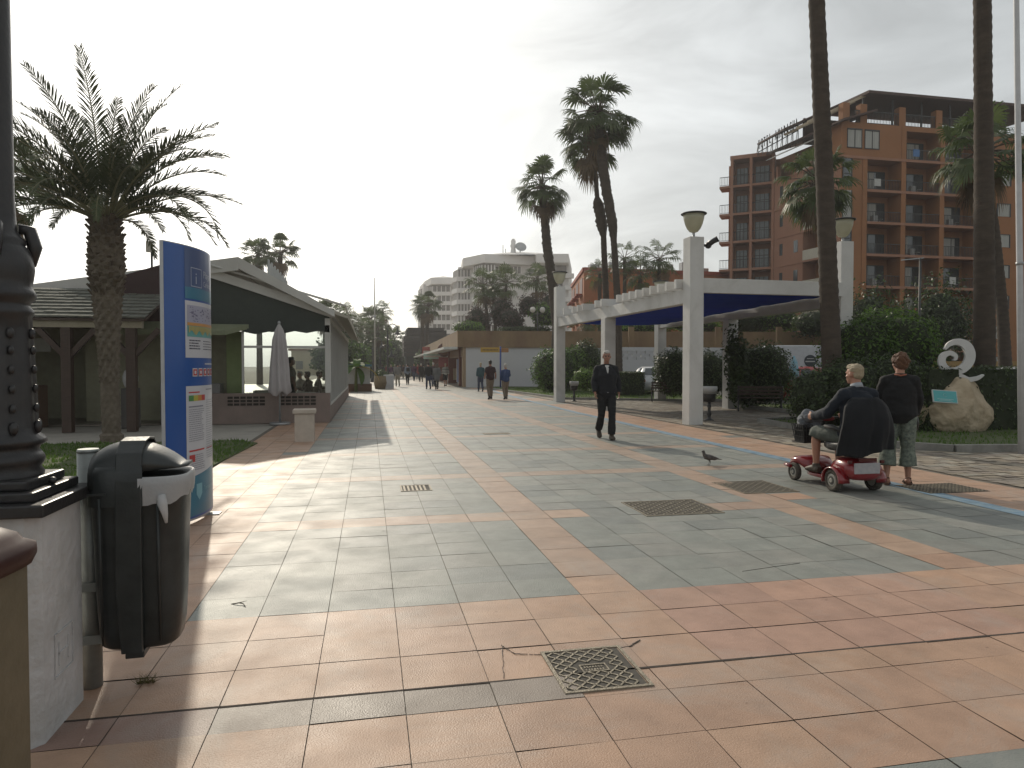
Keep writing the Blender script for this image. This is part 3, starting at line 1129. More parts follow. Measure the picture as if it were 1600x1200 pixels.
# roof sign
sign = thing('roof_sign', 'dark metal letters HOTEL AMARAGUA standing in a row on the hotel roof', 'sign')
s0 = P(1181, 600, 74.5); s1 = P(1243, 600, 70.5); s0.z = s1.z = 0
du = (s1 - s0); sl_ = du.length; du.normalize()
txt = 'HOTEL AMARAGUA'
b = MB()
for z in (24.25, 25.0):
    b.beam(s0 + Vector((0, 0, z)), s1 + Vector((0, 0, z + 1.0)), .07, .07)
for i in range(9):
    q = s0 + du * (sl_ * i / 8)
    b.beam(q + Vector((0, 0, 23.9)), q + Vector((0, 0, 25.0 + i / 8)), .06, .06)
    b.beam(q + Vector((0.5, 1.2, 24.0)), q + Vector((0, 0, 25.0 + i / 8)), .05, .05)
b.build('sign_frame', M_DARKM, sign)
for i, ch in enumerate(txt):
    if ch == ' ':
        continue
    vs, fs = text_geo(ch, 1.5, 0.04, 0.0)
    tt = (i + .2) / len(txt)
    o_ = s0 + du * (sl_ * tt) + Vector((-.08, -.08, 24.5 + tt * 1.0))
    sc_ = sl_ / len(txt) / 1.22
    b = MB()
    b.add([o_ + du * (v.x * sc_ * .75) + Vector((0, 0, v.y * .95)) + Vector((du.y, -du.x, 0)) * v.z for v in vs], fs)
    b.build('letter', M_DARKM, sign)
# wall and base planting strip in front of the hotel
b = MB()
b.box((25, 46.0, 0), (70, 46.3, 1.9))
tag(b.build('boundary_wall', mat('ochre_wall', (0.34, 0.22, 0.08), (0.28, 0.18, 0.07), scale=1, rough=.9, world_co=True)), 'ochre garden wall in front of the orange hotel', 'wall')

# ---------------------------------------------------------------- red brick building
rb = thing('brick_building', 'low red-orange flat roofed building behind the pergola and twin palms', 'building', (30, 75, 0))


def W2(px, d, h=0):
    v = P(px, 600, d)
    return Vector((v.x, v.y, h))


o = Vector((30, 75, 0))
a_, b_, c_ = W2(912, 74), W2(1140, 78), W2(893, 90)
F1 = Face(a_, b_, o); F2 = Face(c_, a_, o)
mb = MB(); mb.prism([(v.x - o.x, v.y - o.y) for v in (a_, b_, b_ + Vector((3, 16, 0)), c_)], 0, 11.6)
mb.build('wall', mat('brick_render', (0.36, 0.13, 0.05), (0.30, 0.105, 0.045), scale=.6, rough=.9, dirt=.25, world_co=True), rb)
mb = MB(); F1.box(mb, 0, F1.len, -.3, .15, 11.6, 12.0); F2.box(mb, 0, F2.len, -.3, .15, 11.6, 12.0); mb.build('cornice', mat('cornice_red', (0.3, 0.07, 0.04), rough=.8), rb)
for k in range(4):
    for j in range(3):
        mb = MB(); F2.box(mb, 1.5 + j * 5, 4.5 + j * 5, 0, .05, 1 + 2.8 * k, 2.7 + 2.8 * k)
        w_ = mb.build('window', mat('red_glass', (0.12, 0.03, 0.02), rough=.3), rb)
        mb = MB(); F2.box(mb, 1.3 + j * 5, 4.7 + j * 5, .05, .7, .8 + 2.8 * k, .95 + 2.8 * k); mb.build('sill', MATS['cornice_red'], w_)
mb = MB()
for i in range(7):
    F1.box(mb, 1.5 + i * 2.2, 2.6 + i * 2.2, -3, -2.2, 12.0, 12.7 + .3 * (i % 3))
mb.build('roof_units', M_GREYM, rb)

# ---------------------------------------------------------------- white apartment blocks
APW = mat('apartment_white', (0.58, 0.56, 0.54), (0.52, 0.50, 0.48), scale=.15, rough=.9, dirt=.12, world_co=True)
APB = mat('apartment_parapet', (0.68, 0.66, 0.64), (0.62, 0.60, 0.58), scale=.3, rough=.9, world_co=True)
APG = mat('apartment_shade', (0.07, 0.06, 0.055), (0.15, 0.13, 0.115), scale=.5, rough=.5, world_co=True)  # dark glazing of the bays and windows


def W3(px, d):
    v = P(px, 600, d)
    return (v.x, v.y)


def block(label, plan_core, bays, flats, nfl, fh, d0, roof_over, base=0.0):
    o = Vector((*plan_core[0], 0))
    t = thing('apartment_building', label, 'building', (o.x, o.y, 0))
    loc = lambda pl: [(x - o.x, y - o.y) for x, y in pl]
    H = nfl * fh
    b = MB(); b.prism(loc(plan_core), 0, H + 1.0); b.build('wall', APW, t)
    for bay in bays:
        cx = sum(p[0] for p in bay) / len(bay); cy = sum(p[1] for p in bay) / len(bay)
        inner = [(cx + (x - cx) * .80, cy + (y - cy) * .86) for x, y in bay]
        b = MB(); b.prism(loc(inner), 0, H); b.build('glazed_bay', APG, t)
        for k in range(nfl):
            b = MB(); b.prism(loc(bay), k * fh - .2, k * fh + 1.0); b.build('balcony', APB, t)
            # rail line and mullions
            inn2 = [(cx + (x - cx) * .815, cy + (y - cy) * .875) for x, y in bay]
            b = MB()
            n = len(inn2)
            for i in range(n):
                p_, q_ = Vector((*inn2[i], 0)) - o, Vector((*inn2[(i + 1) % n], 0)) - o
                for j in range(4):
                    w = p_ + (q_ - p_) * (j / 4)
                    b.box((w.x - .12, w.y - .12, k * fh + 1.0), (w.x + .12, w.y + .12, k * fh + fh - .2))
            b.build('mullions', APB, t)
    return t, o, loc, H


core = [W3(772, 181), W3(888, 181), W3(893, 200), W3(716, 205), W3(716, 190)]
bays = [[W3(737, 181), W3(752, 176.5), W3(776, 176.5), W3(776, 190), W3(741, 190)],
        [W3(706, 191), W3(714, 186), W3(738, 186), W3(738, 198), W3(709, 198)]]
t1, o1, loc1, H1 = block('white multi-storey apartment block in the centre with a wide overhanging roof band', core, bays, None, 9, 3.05, 181, None)
b = MB()
b.prism(loc1([W3(722, 187), W3(724, 183), W3(757, 176), W3(835, 180.3), W3(838, 176), W3(888, 176), W3(890, 186), W3(893, 203), W3(720, 206)]), H1 + .2, H1 + 2.4)
b.build('roof_band', APB, t1)
b = MB()
ap = loc1([W3(808, 190)])[0]
ring = loc1([W3(722, 187), W3(757, 177), W3(888, 177), W3(893, 203), W3(720, 206)])
for i in range(len(ring)):
    p_, q_ = ring[i], ring[(i + 1) % len(ring)]
    b.add([(p_[0], p_[1], H1 + 2.4), (q_[0], q_[1], H1 + 2.4), (ap[0], ap[1], H1 + 5.2)], [(0, 1, 2)])
b.build('roof', APB, t1)
FAp = Face(W3(772, 180.9), W3(888, 180.9), o1)
b = MB(); FAp.box(b, 0.2, 7, .06, .12, H1 - 1.9, H1 - .2); w_ = b.build('window', APG, t1)
f_ = MB()
for q in range(8): FAp.box(f_, .2 + q * .96, .4 + q * .96, .12, .2, H1 - 1.9, H1 - .2)
f_.build('window_frame', APB, w_)
b = MB(); FAp.box(b, 10.5, 18.8, .06, .12, H1 - 2.0, H1 + .1); b.build('window', APG, t1)
for k in range(1, 9):
    for a in ((2.2,) if k < 7 else (9.0,)):
        b = MB(); FAp.box(b, a, a + 1.6, .05, .12, k * 3.05 + .9, k * 3.05 + 2.2); b.build('window', APG, t1)
    if k < 8:
        for a in (12.2, 16.5):
            b = MB(); FAp.box(b, a, a + 1.3, .05, .12, k * 3.05 + .9, k * 3.05 + 2.2); b.build('window', APG, t1)
# right corner balconies
for k in range(3, 9):
    b = MB(); FAp.box(b, 18.2, 20.6, .1, 2.0, k * 3.05 - .2, k * 3.05 + .9); b.build('balcony', APB, t1)
# roof clutter: dish + chimney cowl
b = MB()
c_ = loc1([W3(813, 185)])[0]
b.lathe([(0.05, 0), (1.1, .35), (1.5, .8), (1.45, .85), (1.0, .42), (.05, .1)], n=18)
dm = Matrix.Rotation(R(60), 3, 'X')
b.v = [tuple(Vector((c_[0], c_[1], H1 + 5.2)) + dm @ Vector(v)) for v in b.v]
b.tube([(c_[0], c_[1] + .3, H1 + 3), (c_[0], c_[1] + .3, H1 + 5.3)], .15, 8)
b.build('satellite_dish', M_GREYM, t1)
b = MB()
c_ = loc1([W3(802, 185)])[0]
b.lathe([(1.0, 0), (.8, 1.0), (.6, 2.3), (.85, 3.0), (.6, 3.6), (.7, 4.3), (.3, 4.9)], (c_[0], c_[1], H1 + 2.9), n=10)
b.build('chimney', APB, t1)
b = MB()
for px0, hh in ((786, 3.2), (790, 2.2)):
    c_ = loc1([W3(px0, 185)])[0]
    b.tube([(c_[0], c_[1], H1 + 3), (c_[0], c_[1], H1 + 3 + hh)], .1, 6)
b.build('antenna', M_GREYM, t1)

core = [W3(662, 222), W3(712, 222), W3(712, 240), W3(654, 240)]
bays = [[W3(666, 221), W3(674, 216), W3(708, 216), W3(710, 226), W3(668, 226)],
        [W3(653, 230), W3(657, 225), W3(668, 225), W3(668, 236), W3(655, 236)]]
t2, o2, loc2, H2 = block('paler apartment block farther back, left of the central white block', core, bays, None, 9, 2.95, 222, None)
b = MB(); b.prism(loc2([W3(664, 224), W3(674, 214.5), W3(712, 214.5), W3(712, 238), W3(656, 240)]), H2 + .2, H2 + 2.2); b.build('roof_band', APB, t2)
b = MB()
ap = loc2([W3(693, 225)])[0]
ring = loc2([W3(664, 224), W3(674, 215), W3(712, 215), W3(712, 238), W3(656, 240)])
for i in range(len(ring)):
    p_, q_ = ring[i], ring[(i + 1) % len(ring)]
    b.add([(p_[0], p_[1], H2 + 2.2), (q_[0], q_[1], H2 + 2.2), (ap[0], ap[1], H2 + 4.0)], [(0, 1, 2)])
b.build('roof', APB, t2)

# ---------------------------------------------------------------- shops + terrace wall
TERR = mat('terrace_parapet', (0.25, 0.175, 0.095), (0.18, 0.11, 0.065), scale=.9, rough=.9, bump=.2, bscale=8, dirt=.6, world_co=True, stretch=(1, 1, .5))
SHW = mat('shop_white_wall', (0.52, 0.52, 0.53), (0.47, 0.47, 0.48), scale=.5, rough=.9, dirt=.15, world_co=True)
c0 = G(728, 605); c0.z = 0
c1 = P(664, 600, 100); c1.z = 0
c2 = P(1300, 600, 52); c2.z = 0
sh = thing('shop_terrace', 'low white-walled shop building with orange-brown roof terrace parapet', 'building', (c0.x, c0.y, 0))
FS = Face(c1, c0, c0)       # shop front, seen from the promenade
FW = Face(c0, c2, c0)       # plain wall facing the camera
Ls = FS.len
b = MB(); FW.box(b, .0, FW.len, -.3, 0, 0, 2.85)
b.build('wall', SHW, sh)
b = MB(); FW.box(b, -.15, FW.len, -.25, .14, 2.85, 4.05)
FS.box(b, 0, Ls - .003, -.25, .6, 2.9, 4.05)
b.build('parapet', TERR, sh)
b = MB()
v0, v1, v2 = FW.p, FW.p + FW.u * FW.len, FS.p
b.slab([v0 + Vector((.3, .3, 2.7)), v1 + Vector((0, .3, 2.7)), v1 + Vector((0, 12, 2.7)), v2 + Vector((9, 0, 2.7))], (0, 0, .3))
b.build('roof', mat('roof_deck', (0.25, 0.2, 0.15), rough=.9), sh)
b = MB(); FS.box(b, 0, Ls, -6, -3.0, 0, 2.85); b.build('shop_interior', mat('shop_dark', (0.05, 0.035, 0.028), (0.11, 0.07, 0.05), scale=2, rough=.8), sh)
b = MB(); FS.box(b, 0, Ls, .6, 1.6, 2.72, 2.9); b.build('canopy', mat('canopy_white', (.55, .55, .52), rough=.7), sh)
for a, w, m_ in ((Ls - .9, .9, mat('shop_wood', (0.30, 0.21, 0.13), rough=.8)), (Ls - 3.1, .5, mat('shop_red_column', (0.17, 0.05, 0.03), rough=.7)),
                 (Ls - 12, .5, MATS['shop_red_column']), (Ls - 22, .5, MATS['shop_red_column']), (Ls - 32, .5, MATS['shop_red_column'])):
    b = MB(); FS.box(b, a, a + w, -.6, .2, 0, 2.9); b.build('column', m_, sh)
b = MB(); FS.box(b, Ls - 12, Ls - .95, -.4, .1, 2.2, 2.88); b.build('fascia', mat('shop_fascia', (0.16, 0.09, 0.055), (0.24, 0.15, 0.09), scale=3, rough=.8), sh)
rr = random.Random(4)
for i in range(9):
    a = Ls - 4.0 - i * .75
    b = MB(); FS.box(b, a, a + .55, -.5, -.35, .15, 2.1)
    b.build('door_panel', mat('shop_cloth_%d' % (i % 3), [(0.35, 0.42, 0.5), (0.05, 0.09, 0.3), (0.55, 0.55, 0.55)][i % 3], rough=.8), sh)
for i in range(14):
    a = Ls - 13 - i * 2.4
    b = MB(); FS.box(b, a, a + 1.6, -.8, -.2, .3, .3 + rr.uniform(.8, 1.7))
    b.build('display_rack', mat('rack_%d' % (i % 3), [(0.4, 0.3, 0.2), (0.14, 0.08, 0.06), (0.3, 0.28, 0.25)][i % 3], rough=.8), sh)
# hanging round sign and small colour signs
for (px0, py0, d, w, h, cc, nm, lb) in ((694, 547, 63, .9, .9, (0.12, 0.04, 0.03), 'round', 'round dark red shop sign hung under the terrace parapet'),
                                       (669, 551, 80, 1.3, 1.3, (0.35, 0.06, 0.04), 'sq', 'small red shop sign farther along the shop front'),
                                       (682, 557, 70, 2.6, .5, (0.45, 0.6, 0.55), 'sq', 'pale green shop awning sign beyond the round sign')):
    c_ = P(px0, py0, d)
    s_ = thing('shop_sign', lb, 'sign', c_)
    b = MB()
    if nm == 'round':
        b.tube([(0, -.06, 0), (0, .06, 0)], .62, 20); b.build('board', mat('sign_dark_red', cc, rough=.6), s_)
        b = MB(); b.tube([(0, -.08, 0), (0, -.061, 0)], .45, 20); b.build('face', mat('sign_brown', (0.25, .12, .07), rough=.6), s_)
        b = MB(); b.box((-.5, -.05, -1.5), (.5, .05, -.65)); b.build('lower_board', mat('sign_red', (0.3, .05, .05), rough=.6), s_)
    else:
        b.box((-w / 2, -.06, -h / 2), (w / 2, .06, h / 2)); b.build('board', mat('sign_%s' % px0, cc, rough=.6), s_)
        b = MB(); b.box((-w / 2 + .1, -.07, -h / 6), (w / 2 - .1, -.061, h / 6)); b.build('face', mat('sign_pale', (.6, .55, .5), rough=.6), s_)
# lattice wall + grey garage behind the lawn (white wall with pierced blocks)
lw = P(968, 600, 47); lw.z = 0
t = thing('lattice_wall', 'white garden wall topped with pierced lattice blocks behind the parked cars', 'wall', lw, -YAW * .2)
b = MB(); b.box((0, 0, 0), (8, .25, 1.95)); b.box((0, 0, 2.55), (8, .25, 2.8)); b.build('wall', SHW, t)
b = MB()
for i in range(26):
    for j in range(3):
        if (i + j) % 2 == 0:
            b.box((i * .31, 0.02, 1.955 + j * .2), (i * .31 + .2, .22, 2.155 + j * .2 - .004))
for j in range(2):
    b.box((0, .05, 2.135 + j * .2), (8, .2, 2.165 + j * .2))
b.build('lattice', SHW, t)
b = MB(); b.box((2.9, -.05, .2), (6, -.003, 1.55)); b.build('garage_door', mat('garage_grey', (0.16, 0.17, 0.19), rough=.6), t)
for p_ in range(3):
    q = P((985, 1120, 1215)[p_], 600, 49.5)
    b = MB(); b.box((q.x - .2, q.y - .2, 2.85), (q.x + .2, q.y - .01, 4.3))
    tag(b.build('parapet_post', TERR), ('first', 'second', 'third')[p_] + ' post from the left standing on the brown parapet behind the pergola', 'post')

# dark stepped timber building in the distance
tb_ = thing('timber_pavilion', 'dark stepped timber roofed pavilion at the far end of the promenade', 'building', P(668, 600, 105) * 1)
tb_.location.z = 0
DK = mat('dark_timber', (0.035, 0.03, 0.028), (0.06, 0.05, 0.045), scale=1, rough=.8)
for k in range(7):
    b = MB()
    z = 3.0 + k * .62
    w = 4.9 - k * .12 if k < 6 else 3.2
    b.box((-3.6 + (.0 if k < 5 else .6), -1.5 - .0 * k, z), (3.3 - .16 * k, 4, z + .5))
    b.build('roof_tier', DK, tb_)
b = MB(); b.box((-3.2, -1, 0), (2.8, 3.5, 6.9)); b.build('wall', mat('timber_wall', (0.05, 0.05, 0.045), (.03, .035, .03), rough=.9), tb_)

# far town houses closing the promenade
hr = random.Random(12)
for i, (px0, px1, top, d) in enumerate(((520, 560, 540, 150), (556, 590, 548, 190), (590, 640, 552, 240), (635, 662, 562, 200), (455, 525, 548, 120))):
    a_, b_ = P(px0, top, d), P(px1, top, d)
    o = Vector((a_.x, a_.y, 0))
    t = thing('town_house', ['cream far building seen behind the left palms', 'narrow tan building beyond the gooseneck lamps', 'pale building closing the end of the promenade', 'small far cream building right of the lamps', 'pale low building behind the restaurant roof'][i], 'building', o)
    F = Face(a_, b_, o)
    b = MB(); F.box(b, 0, F.len, -10, 0, 0, a_.z); b.build('wall', mat('far_wall_%d' % (i % 2), [(0.48, 0.40, 0.28), (0.5, 0.47, 0.4)][i % 2], scale=.3, rough=.9), t)
    b = MB(); F.box(b, -.4, F.len + .4, -10, .4, a_.z, a_.z + .4); b.build('roof', mat('far_roof', (.25, .13, .08), rough=.9), t)
    for k in range(int(a_.z / 3)):
        for j in range(int(F.len / 3)):
            b = MB(); F.box(b, .8 + j * 3, 2.0 + j * 3, 0.02, .1, 1 + 3 * k, 2.4 + 3 * k); b.build('window', APG, t)

# ================================================================== RESTAURANT SIDE (left)
RG = Vector((-1.04, 19.3, 0))
rest = thing('restaurant', 'white restaurant with sloping roof, dark gable blind and glazed side along the promenade', 'building', RG)
WBR = mat('brown_low_wall', (0.25, 0.19, 0.165), (0.2, 0.155, 0.135), scale=2, rough=.85, dirt=.3)
RWH = mat('restaurant_white', (0.56, 0.55, 0.52), (0.48, 0.47, 0.44), scale=1.5, rough=.7, dirt=.2)
b = MB(); b.box((-4.2, 0, 0), (0, .25, .80)); b.box((-.25, .253, 0), (0, 17.3, .42)); b.build('low_wall', WBR, rest)
b = MB()
for x0 in (-3.9, -2.6, -1.3):
    for i in range(6):
        for j in range(3):
            b.box((x0 + i * .16, -.012, .48 + j * .09), (x0 + i * .16 + .13, .0, .54 + j * .09))
b.build('vent_block', mat('vent_dark', (.03, .025, .02), rough=.9), rest)
b = MB(); b.box((-14, .25, -.02), (0, 17.3, .02)); b.build('floor', mat('restaurant_floor', (0.2, 0.17, 0.14), rough=.5), rest)
b = MB(); b.box((-14, 17.3, 0), (-6.8, 17.5, 3)); b.box((-14, 8, 0), (-7, 8.2, 3.2)); b.build('back_wall', mat('olive_wall', (0.30, 0.29, 0.20), (0.25, 0.24, 0.17), rough=.9), rest)
# gable: left long slope, ridge, right slope.  ridge runs along +Y
rid = Vector((X_at(374, 18.95), 18.95, 0))
rz_ = CAM_H + 170 / FPX * (rid.x * SY + rid.y * CY)
rx_ = rid.x - RG.x
y0 = -.35
for nm, (xa, za), (xb, zb) in (('roof', (rx_, rz_), (.15, 2.98)),):
    b = MB(); b.slab([(xa, y0, za), (xb, y0, zb), (xb, y0, zb - .16), (xa, y0, za - .30)], (0, 8.5, 0)); b.build(nm, RWH, rest)
b = MB(); b.slab([(rx_, y0, rz_), (rx_ - 6.6, y0 + 2.0, 3.55), (rx_ - 6.6, y0 + 2.0, 3.25), (rx_, y0, rz_ - .34)], (0, 11, 0)); b.build('roof', RWH, rest)
# lower front beam under the apex + dark blind
xp = -3.35
b = MB(); b.slab([(xp - .15, -.1, 4.22), (.12, -.1, 3.02), (.12, -.1, 2.80), (xp - .15, -.1, 3.98)], (0, .16, 0)); b.build('gable_beam', RWH, rest)
b = MB(); b.slab([(xp, .02, 3.97), (0, .02, 2.83), (0, .02, 2.55), (-1.5, .02, 2.42), (-2.0, .02, 2.50), (xp, .02, 2.5)], (0, .04, 0)); b.build('gable_blind', mat('dark_green_blind', (0.022, 0.03, 0.025), (0.03, 0.04, 0.033), rough=.7), rest)
b = MB(); b.slab([(-2.2, .0, 2.5), (0, .0, 2.62), (0, .0, 2.42), (-.3, .0, 2.46), (-.6, .0, 2.40), (-.9, .0, 2.45), (-1.2, .0, 2.38), (-1.5, .0, 2.44), (-1.9, .0, 2.36), (-2.2, .0, 2.42)], (0, .015, 0)); b.build('blind_fringe', MATS['dark_green_blind'], rest)
for x, z in ((xp - .16, 4.2), (-.12, 2.8)):
    b = MB(); b.box((x, 0, .8 if x > -1 else 0), (x + .14, .14, z)); b.build('post', RWH, rest)
b = MB(); b.slab([(-5.2, .1, 3.8), (xp - .2, .1, 4.35), (xp - .2, .1, 2.6), (-5.2, .1, 2.6)], (0, .05, 0)); b.build('dark_panel', mat('maroon_panel', (0.05, 0.025, 0.025), rough=.8), rest)
# tubular rails above the roof
for (p_, q_, r_) in (((xp + .4, -.2, 4.12), (.45, -.2, 3.12), .03), ((.12, .3, 3.0), (.12, 17, 3.0), .03), ((.42, -.2, 3.12), (.42, 17, 3.0), .025)):
    b = MB(); b.tube([p_, q_], r_, 8); b.build('awning_rail', RWH, rest)
rr = random.Random(2)
# side glazing along the promenade
b = MB(); b.box((-.18, .15, 2.72), (.02, 17.3, 2.86)); b.box((-.14, .15, .42), (-.02, 17.3, .5)); b.build('side_frame', RWH, rest)
b = MB(); b.slab([(.15, -.3, 3.0), (.5, -.3, 2.84), (.5, -.3, 2.78), (.15, -.3, 2.9)], (0, 17.6, 0)); b.build('side_awning', mat('cream_canvas', (0.5, 0.47, 0.4), (0.42, 0.4, 0.34), rough=.8, trans=.2), rest)
for i in range(25):
    y = .2 + i * .71
    b = MB(); b.box((-.14, y, .5), (-.02, y + .09, 2.72)); b.build('mullion', RWH, rest)
GL = glass('clear_glass', (0.82, 0.86, 0.84))
for i in range(12):
    y = .2 + i * 1.42 + .09
    for o_ in (0, .71):
        b = MB(); b.box((-.09, y + o_, .5), (-.075, y + o_ + .62, 2.72)); b.build('pane', GL, rest)
    if i > 1:
        b = MB(); b.box((-.30, y, .5), (-.28, y + 1.2, 2.6)); b.build('blind', mat('pale_blind', (.55, .53, .48), rough=.8, trans=.5), rest)
for x0, x1 in ((-2.2, -1.2), (-1.15, -.13)):
    b = MB(); b.box((x0, .10, .8), (x1, .115, 2.5)); b.build('pane', GL, rest)
b = MB()
for x in (-2.25, -1.19): b.box((x, .06, .8), (x + .05, .14, 2.5))
b.box((-2.2, .06, 2.0), (-.12, .13, 2.06)); b.build('front_mullion', RWH, rest)
# green inner wall, counter
b = MB(); b.box((-2.9, 1.5, 0), (-2.5, 1.62, 2.5)); b.build('green_wall', mat('lime_green_wall', (0.36, 0.44, 0.20), (0.30, 0.38, 0.17), rough=.8), rest)
b = MB(); b.box((-6.5, 1.5, 0), (-2.903, 1.6, 2.5)); b.build('inner_wall', MATS['olive_wall'], rest)
b = MB(); b.box((-4.4, .6, 0), (-2.9, 1.1, 1.05), bev=.02); b.build('counter', mat('counter_grey', (.24, .23, .22), rough=.6), rest)
b = MB(); b.slab([(-5.2, -.25, 2.32), (-2.6, -.25, 2.32), (-1.9, .1, 2.55), (-5.2, .1, 2.55)], (0, 0, .12)); b.build('front_awning', mat('awning_olive', (0.22, 0.24, 0.15), rough=.8), rest)
# far palisade on the ridge
b = MB()
for i in range(14):
    b.box((rx_ + .32, 2.6 + i * .36, 4.2), (rx_ + .35, 2.6 + i * .36 + .24, 4.72 - (i % 2) * .08))
b.build('roof_screen', mat('screen_white', (.5, .52, .52), rough=.5, trans=.4), rest)
# restaurant furniture + diners
for i, (x, y) in enumerate(((-2.0, 21.1), (-3.1, 23.2), (-1.9, 25.0))):
    t = thing('restaurant_table', ['table under a white cloth just inside the restaurant front', 'second cloth-covered table farther inside the restaurant', 'third cloth-covered table deepest in the restaurant'][i], 'table', (x, y, 0), .2, 'restaurant tables')
    b = MB(); b.box((-.45, -.45, .70), (.45, .45, .74), bev=.01); b.build('tabletop', RWH, t)
    for sx, sy in ((-1, -1), (1, -1), (1, 1), (-1, 1)):
        b = MB(); b.tube([(sx * .38, sy * .38, 0.02), (sx * .38, sy * .38, .7)], .02, 8); b.build('leg', M_DARKM, t)
    b = MB()
    n = 32
    vs = [(0.0, 0.0, .747)]
    for k_, (rr_, zz) in enumerate(((.45, .747), (.5, .73), (.52, .55), (.55, .42))):
        for j in range(n):
            th = 2 * PI * j / n
            sq = min(1 / max(abs(math.cos(th)), 1e-6), 1 / max(abs(math.sin(th)), 1e-6)) ** .8
            w = 1 + (.05 * math.sin(th * 8) if k_ > 1 else 0)
            vs.append((rr_ * sq * w * math.cos(th), rr_ * sq * w * math.sin(th), zz))
    fs = [(0, 1 + j, 1 + (j + 1) % n) for j in range(n)]
    for k_ in range(3):
        fs += [(1 + k_ * n + j, 1 + k_ * n + (j + 1) % n, 1 + (k_ + 1) * n + (j + 1) % n, 1 + (k_ + 1) * n + j) for j in range(n)]
    b.add(vs, fs, 0, True)
    c_ = b.build('tablecloth', mat('white_cloth', (0.62, 0.6, 0.58), rough=.8)); c_.location = (x, y, 0)
    c_.rotation_euler = (0, 0, .2)
    tag(c_, ['white cloth draped over the nearest restaurant table', 'white cloth draped over the second restaurant table', 'white cloth draped over the deepest restaurant table'][i], 'tablecloth', 'white tablecloths in the restaurant')

# folded parasol
t = thing('folded_parasol', 'tall folded white parasol standing before the green restaurant wall', 'parasol', P(437, 600, 18.0) * 1)
t.location.z = 0
b = MB(); b.tube([(0, 0, 0), (0, 0, 2.62)], .025, 10); b.ell((0, 0, 2.64), (.04, .04, .05), 10); b.build('pole', M_GREYM, t)
b = MB()
n = 48
vs = []
prof = [(2.60, .03), (2.45, .10), (2.2, .15), (1.9, .17), (1.5, .20), (1.1, .215), (.85, .25), (.80, .20)]
for k_, (z, r_) in enumerate(prof):
    for j in range(n):
        th = 2 * PI * j / n
        rr_ = r_ * (1 + .22 * math.sin(th * 8 + z) * min(1, k_ / 2) + .07 * noise.noise(Vector((math.cos(th) * 2, math.sin(th) * 2, z * 2))))
        vs.append((rr_ * math.cos(th), rr_ * math.sin(th), z + (.06 * math.sin(th * 4) if k_ > 5 else 0)))
fs = [(k_ * n + j, k_ * n + (j + 1) % n, (k_ + 1) * n + (j + 1) % n, (k_ + 1) * n + j) for k_ in range(len(prof) - 1) for j in range(n)]
b.add(vs, fs, 0, True)
b.build('canopy', mat('parasol_cloth', (0.50, 0.47, 0.47), (0.44, 0.41, 0.41), scale=3, rough=.85, trans=.15), t)
b = MB(); b.tube([(0, 0, 0), (0, 0, .06)], .26, 20); b.build('base', M_GREYM, t)

# ---------------------------------------------------------------- shingle pavilion
pv = thing('shingle_pavilion', 'open dark timber pavilion with grey shingle roof behind the date palm', 'building', (-6.4, 17.9, 0))
SH = mat('shingle_roof', (0.10, 0.105, 0.09), (0.15, 0.15, 0.125), scale=6, rough=.9, bump=.6, bscale=20)
WD = mat('dark_brown_timber', (0.045, 0.026, 0.018), (0.07, 0.042, 0.03), scale=8, rough=.6, stretch=(1, 1, 6))
b = MB()
x0, x1 = -9.5, 1.35
rows = 9
rr = random.Random(8)
for j in range(rows):
    ya, yb = -.5 + j * .28, -.5 + (j + 1) * .28 + .04
    za, zb = 2.62 + j * .10, 2.62 + (j + 1) * .10
    x = x0
    while x < x1:
        w = rr.uniform(.16, .3)
        dz = rr.uniform(0, .02)
        xe = min(x + w - .01, x1)
        b.add([(x, ya, za + .035 + dz), (xe, ya, za + .035 + dz), (xe, yb, zb + .018), (x, yb, zb + .018), (x, ya, za + dz), (xe, ya, za + dz)],
              [(0, 1, 2, 3), (4, 5, 1, 0)])
        x += w
b.build('roof', SH, pv)
b = MB(); b.slab([(x0, -.5, 2.60), (x1, -.5, 2.60), (x1, 2.05, 3.52), (x0, 2.05, 3.52)], (0, 0, -.05)); b.slab([(x0, 2.06, 3.52), (x1, 2.06, 3.52), (x1, 4.4, 2.62), (x0, 4.4, 2.62)], (0, 0, -.05)); b.build('roof_board', WD, pv)
b = MB(); b.box((x0, -.42, 2.40), (x1 - .1, -.27, 2.57)); b.build('eave_beam', mat('cream_beam', (0.34, 0.30, 0.22), rough=.8), pv)
for x in (-7.3, -4.2, -.35, 1.0):
    b = MB(); b.box((x - .1, -.42, 0), (x + .1, -.22, 2.4)); p_ = b.build('post', WD, pv)
    b = MB(); b.beam((x, -.32, 1.7), (x + .6, -.32, 2.38), .1, .12); b.beam((x, -.32, 1.7), (x - .6, -.32, 2.38), .1, .12); b.build('brace', WD, pv)
b = MB(); b.box((x0, 4.2, 0), (x1, 4.35, 2.6)); b.build('back_wall', mat('olive_wall', (0.30, 0.30, 0.16)), pv)
b = MB(); b.box((-7.2, -.3, .25), (-2.5, -.15, .95)); b.box((-7.2, -.34, .95), (-2.5, -.1, 1.0)); b.build('low_wall', mat('cream_low_wall', (0.26, 0.23, 0.18), (0.22, 0.2, 0.16), rough=.85, dirt=.3), pv)
b = MB(); b.box((-7, .9, 0), (-1.5, 1.5, 1.05), bev=.02); b.build('counter', mat('bar_brown', (.16, .10, .07), rough=.5), pv)
for i, (x, z, w, h, c_) in enumerate(((-5.4, 1.15, 1.1, .9, (.24, .2, .14)), (-3.5, 1.2, .9, .8, (.3, .29, .25)), (-2.7, 1.9, .9, .35, (.4, .4, .38)))):
    b = MB(); b.box((x, 1.8 + i * .3, z), (x + w, 1.85 + i * .3, z + h)); b.build('menu_board', mat('board_%d' % i, c_, rough=.7), pv)

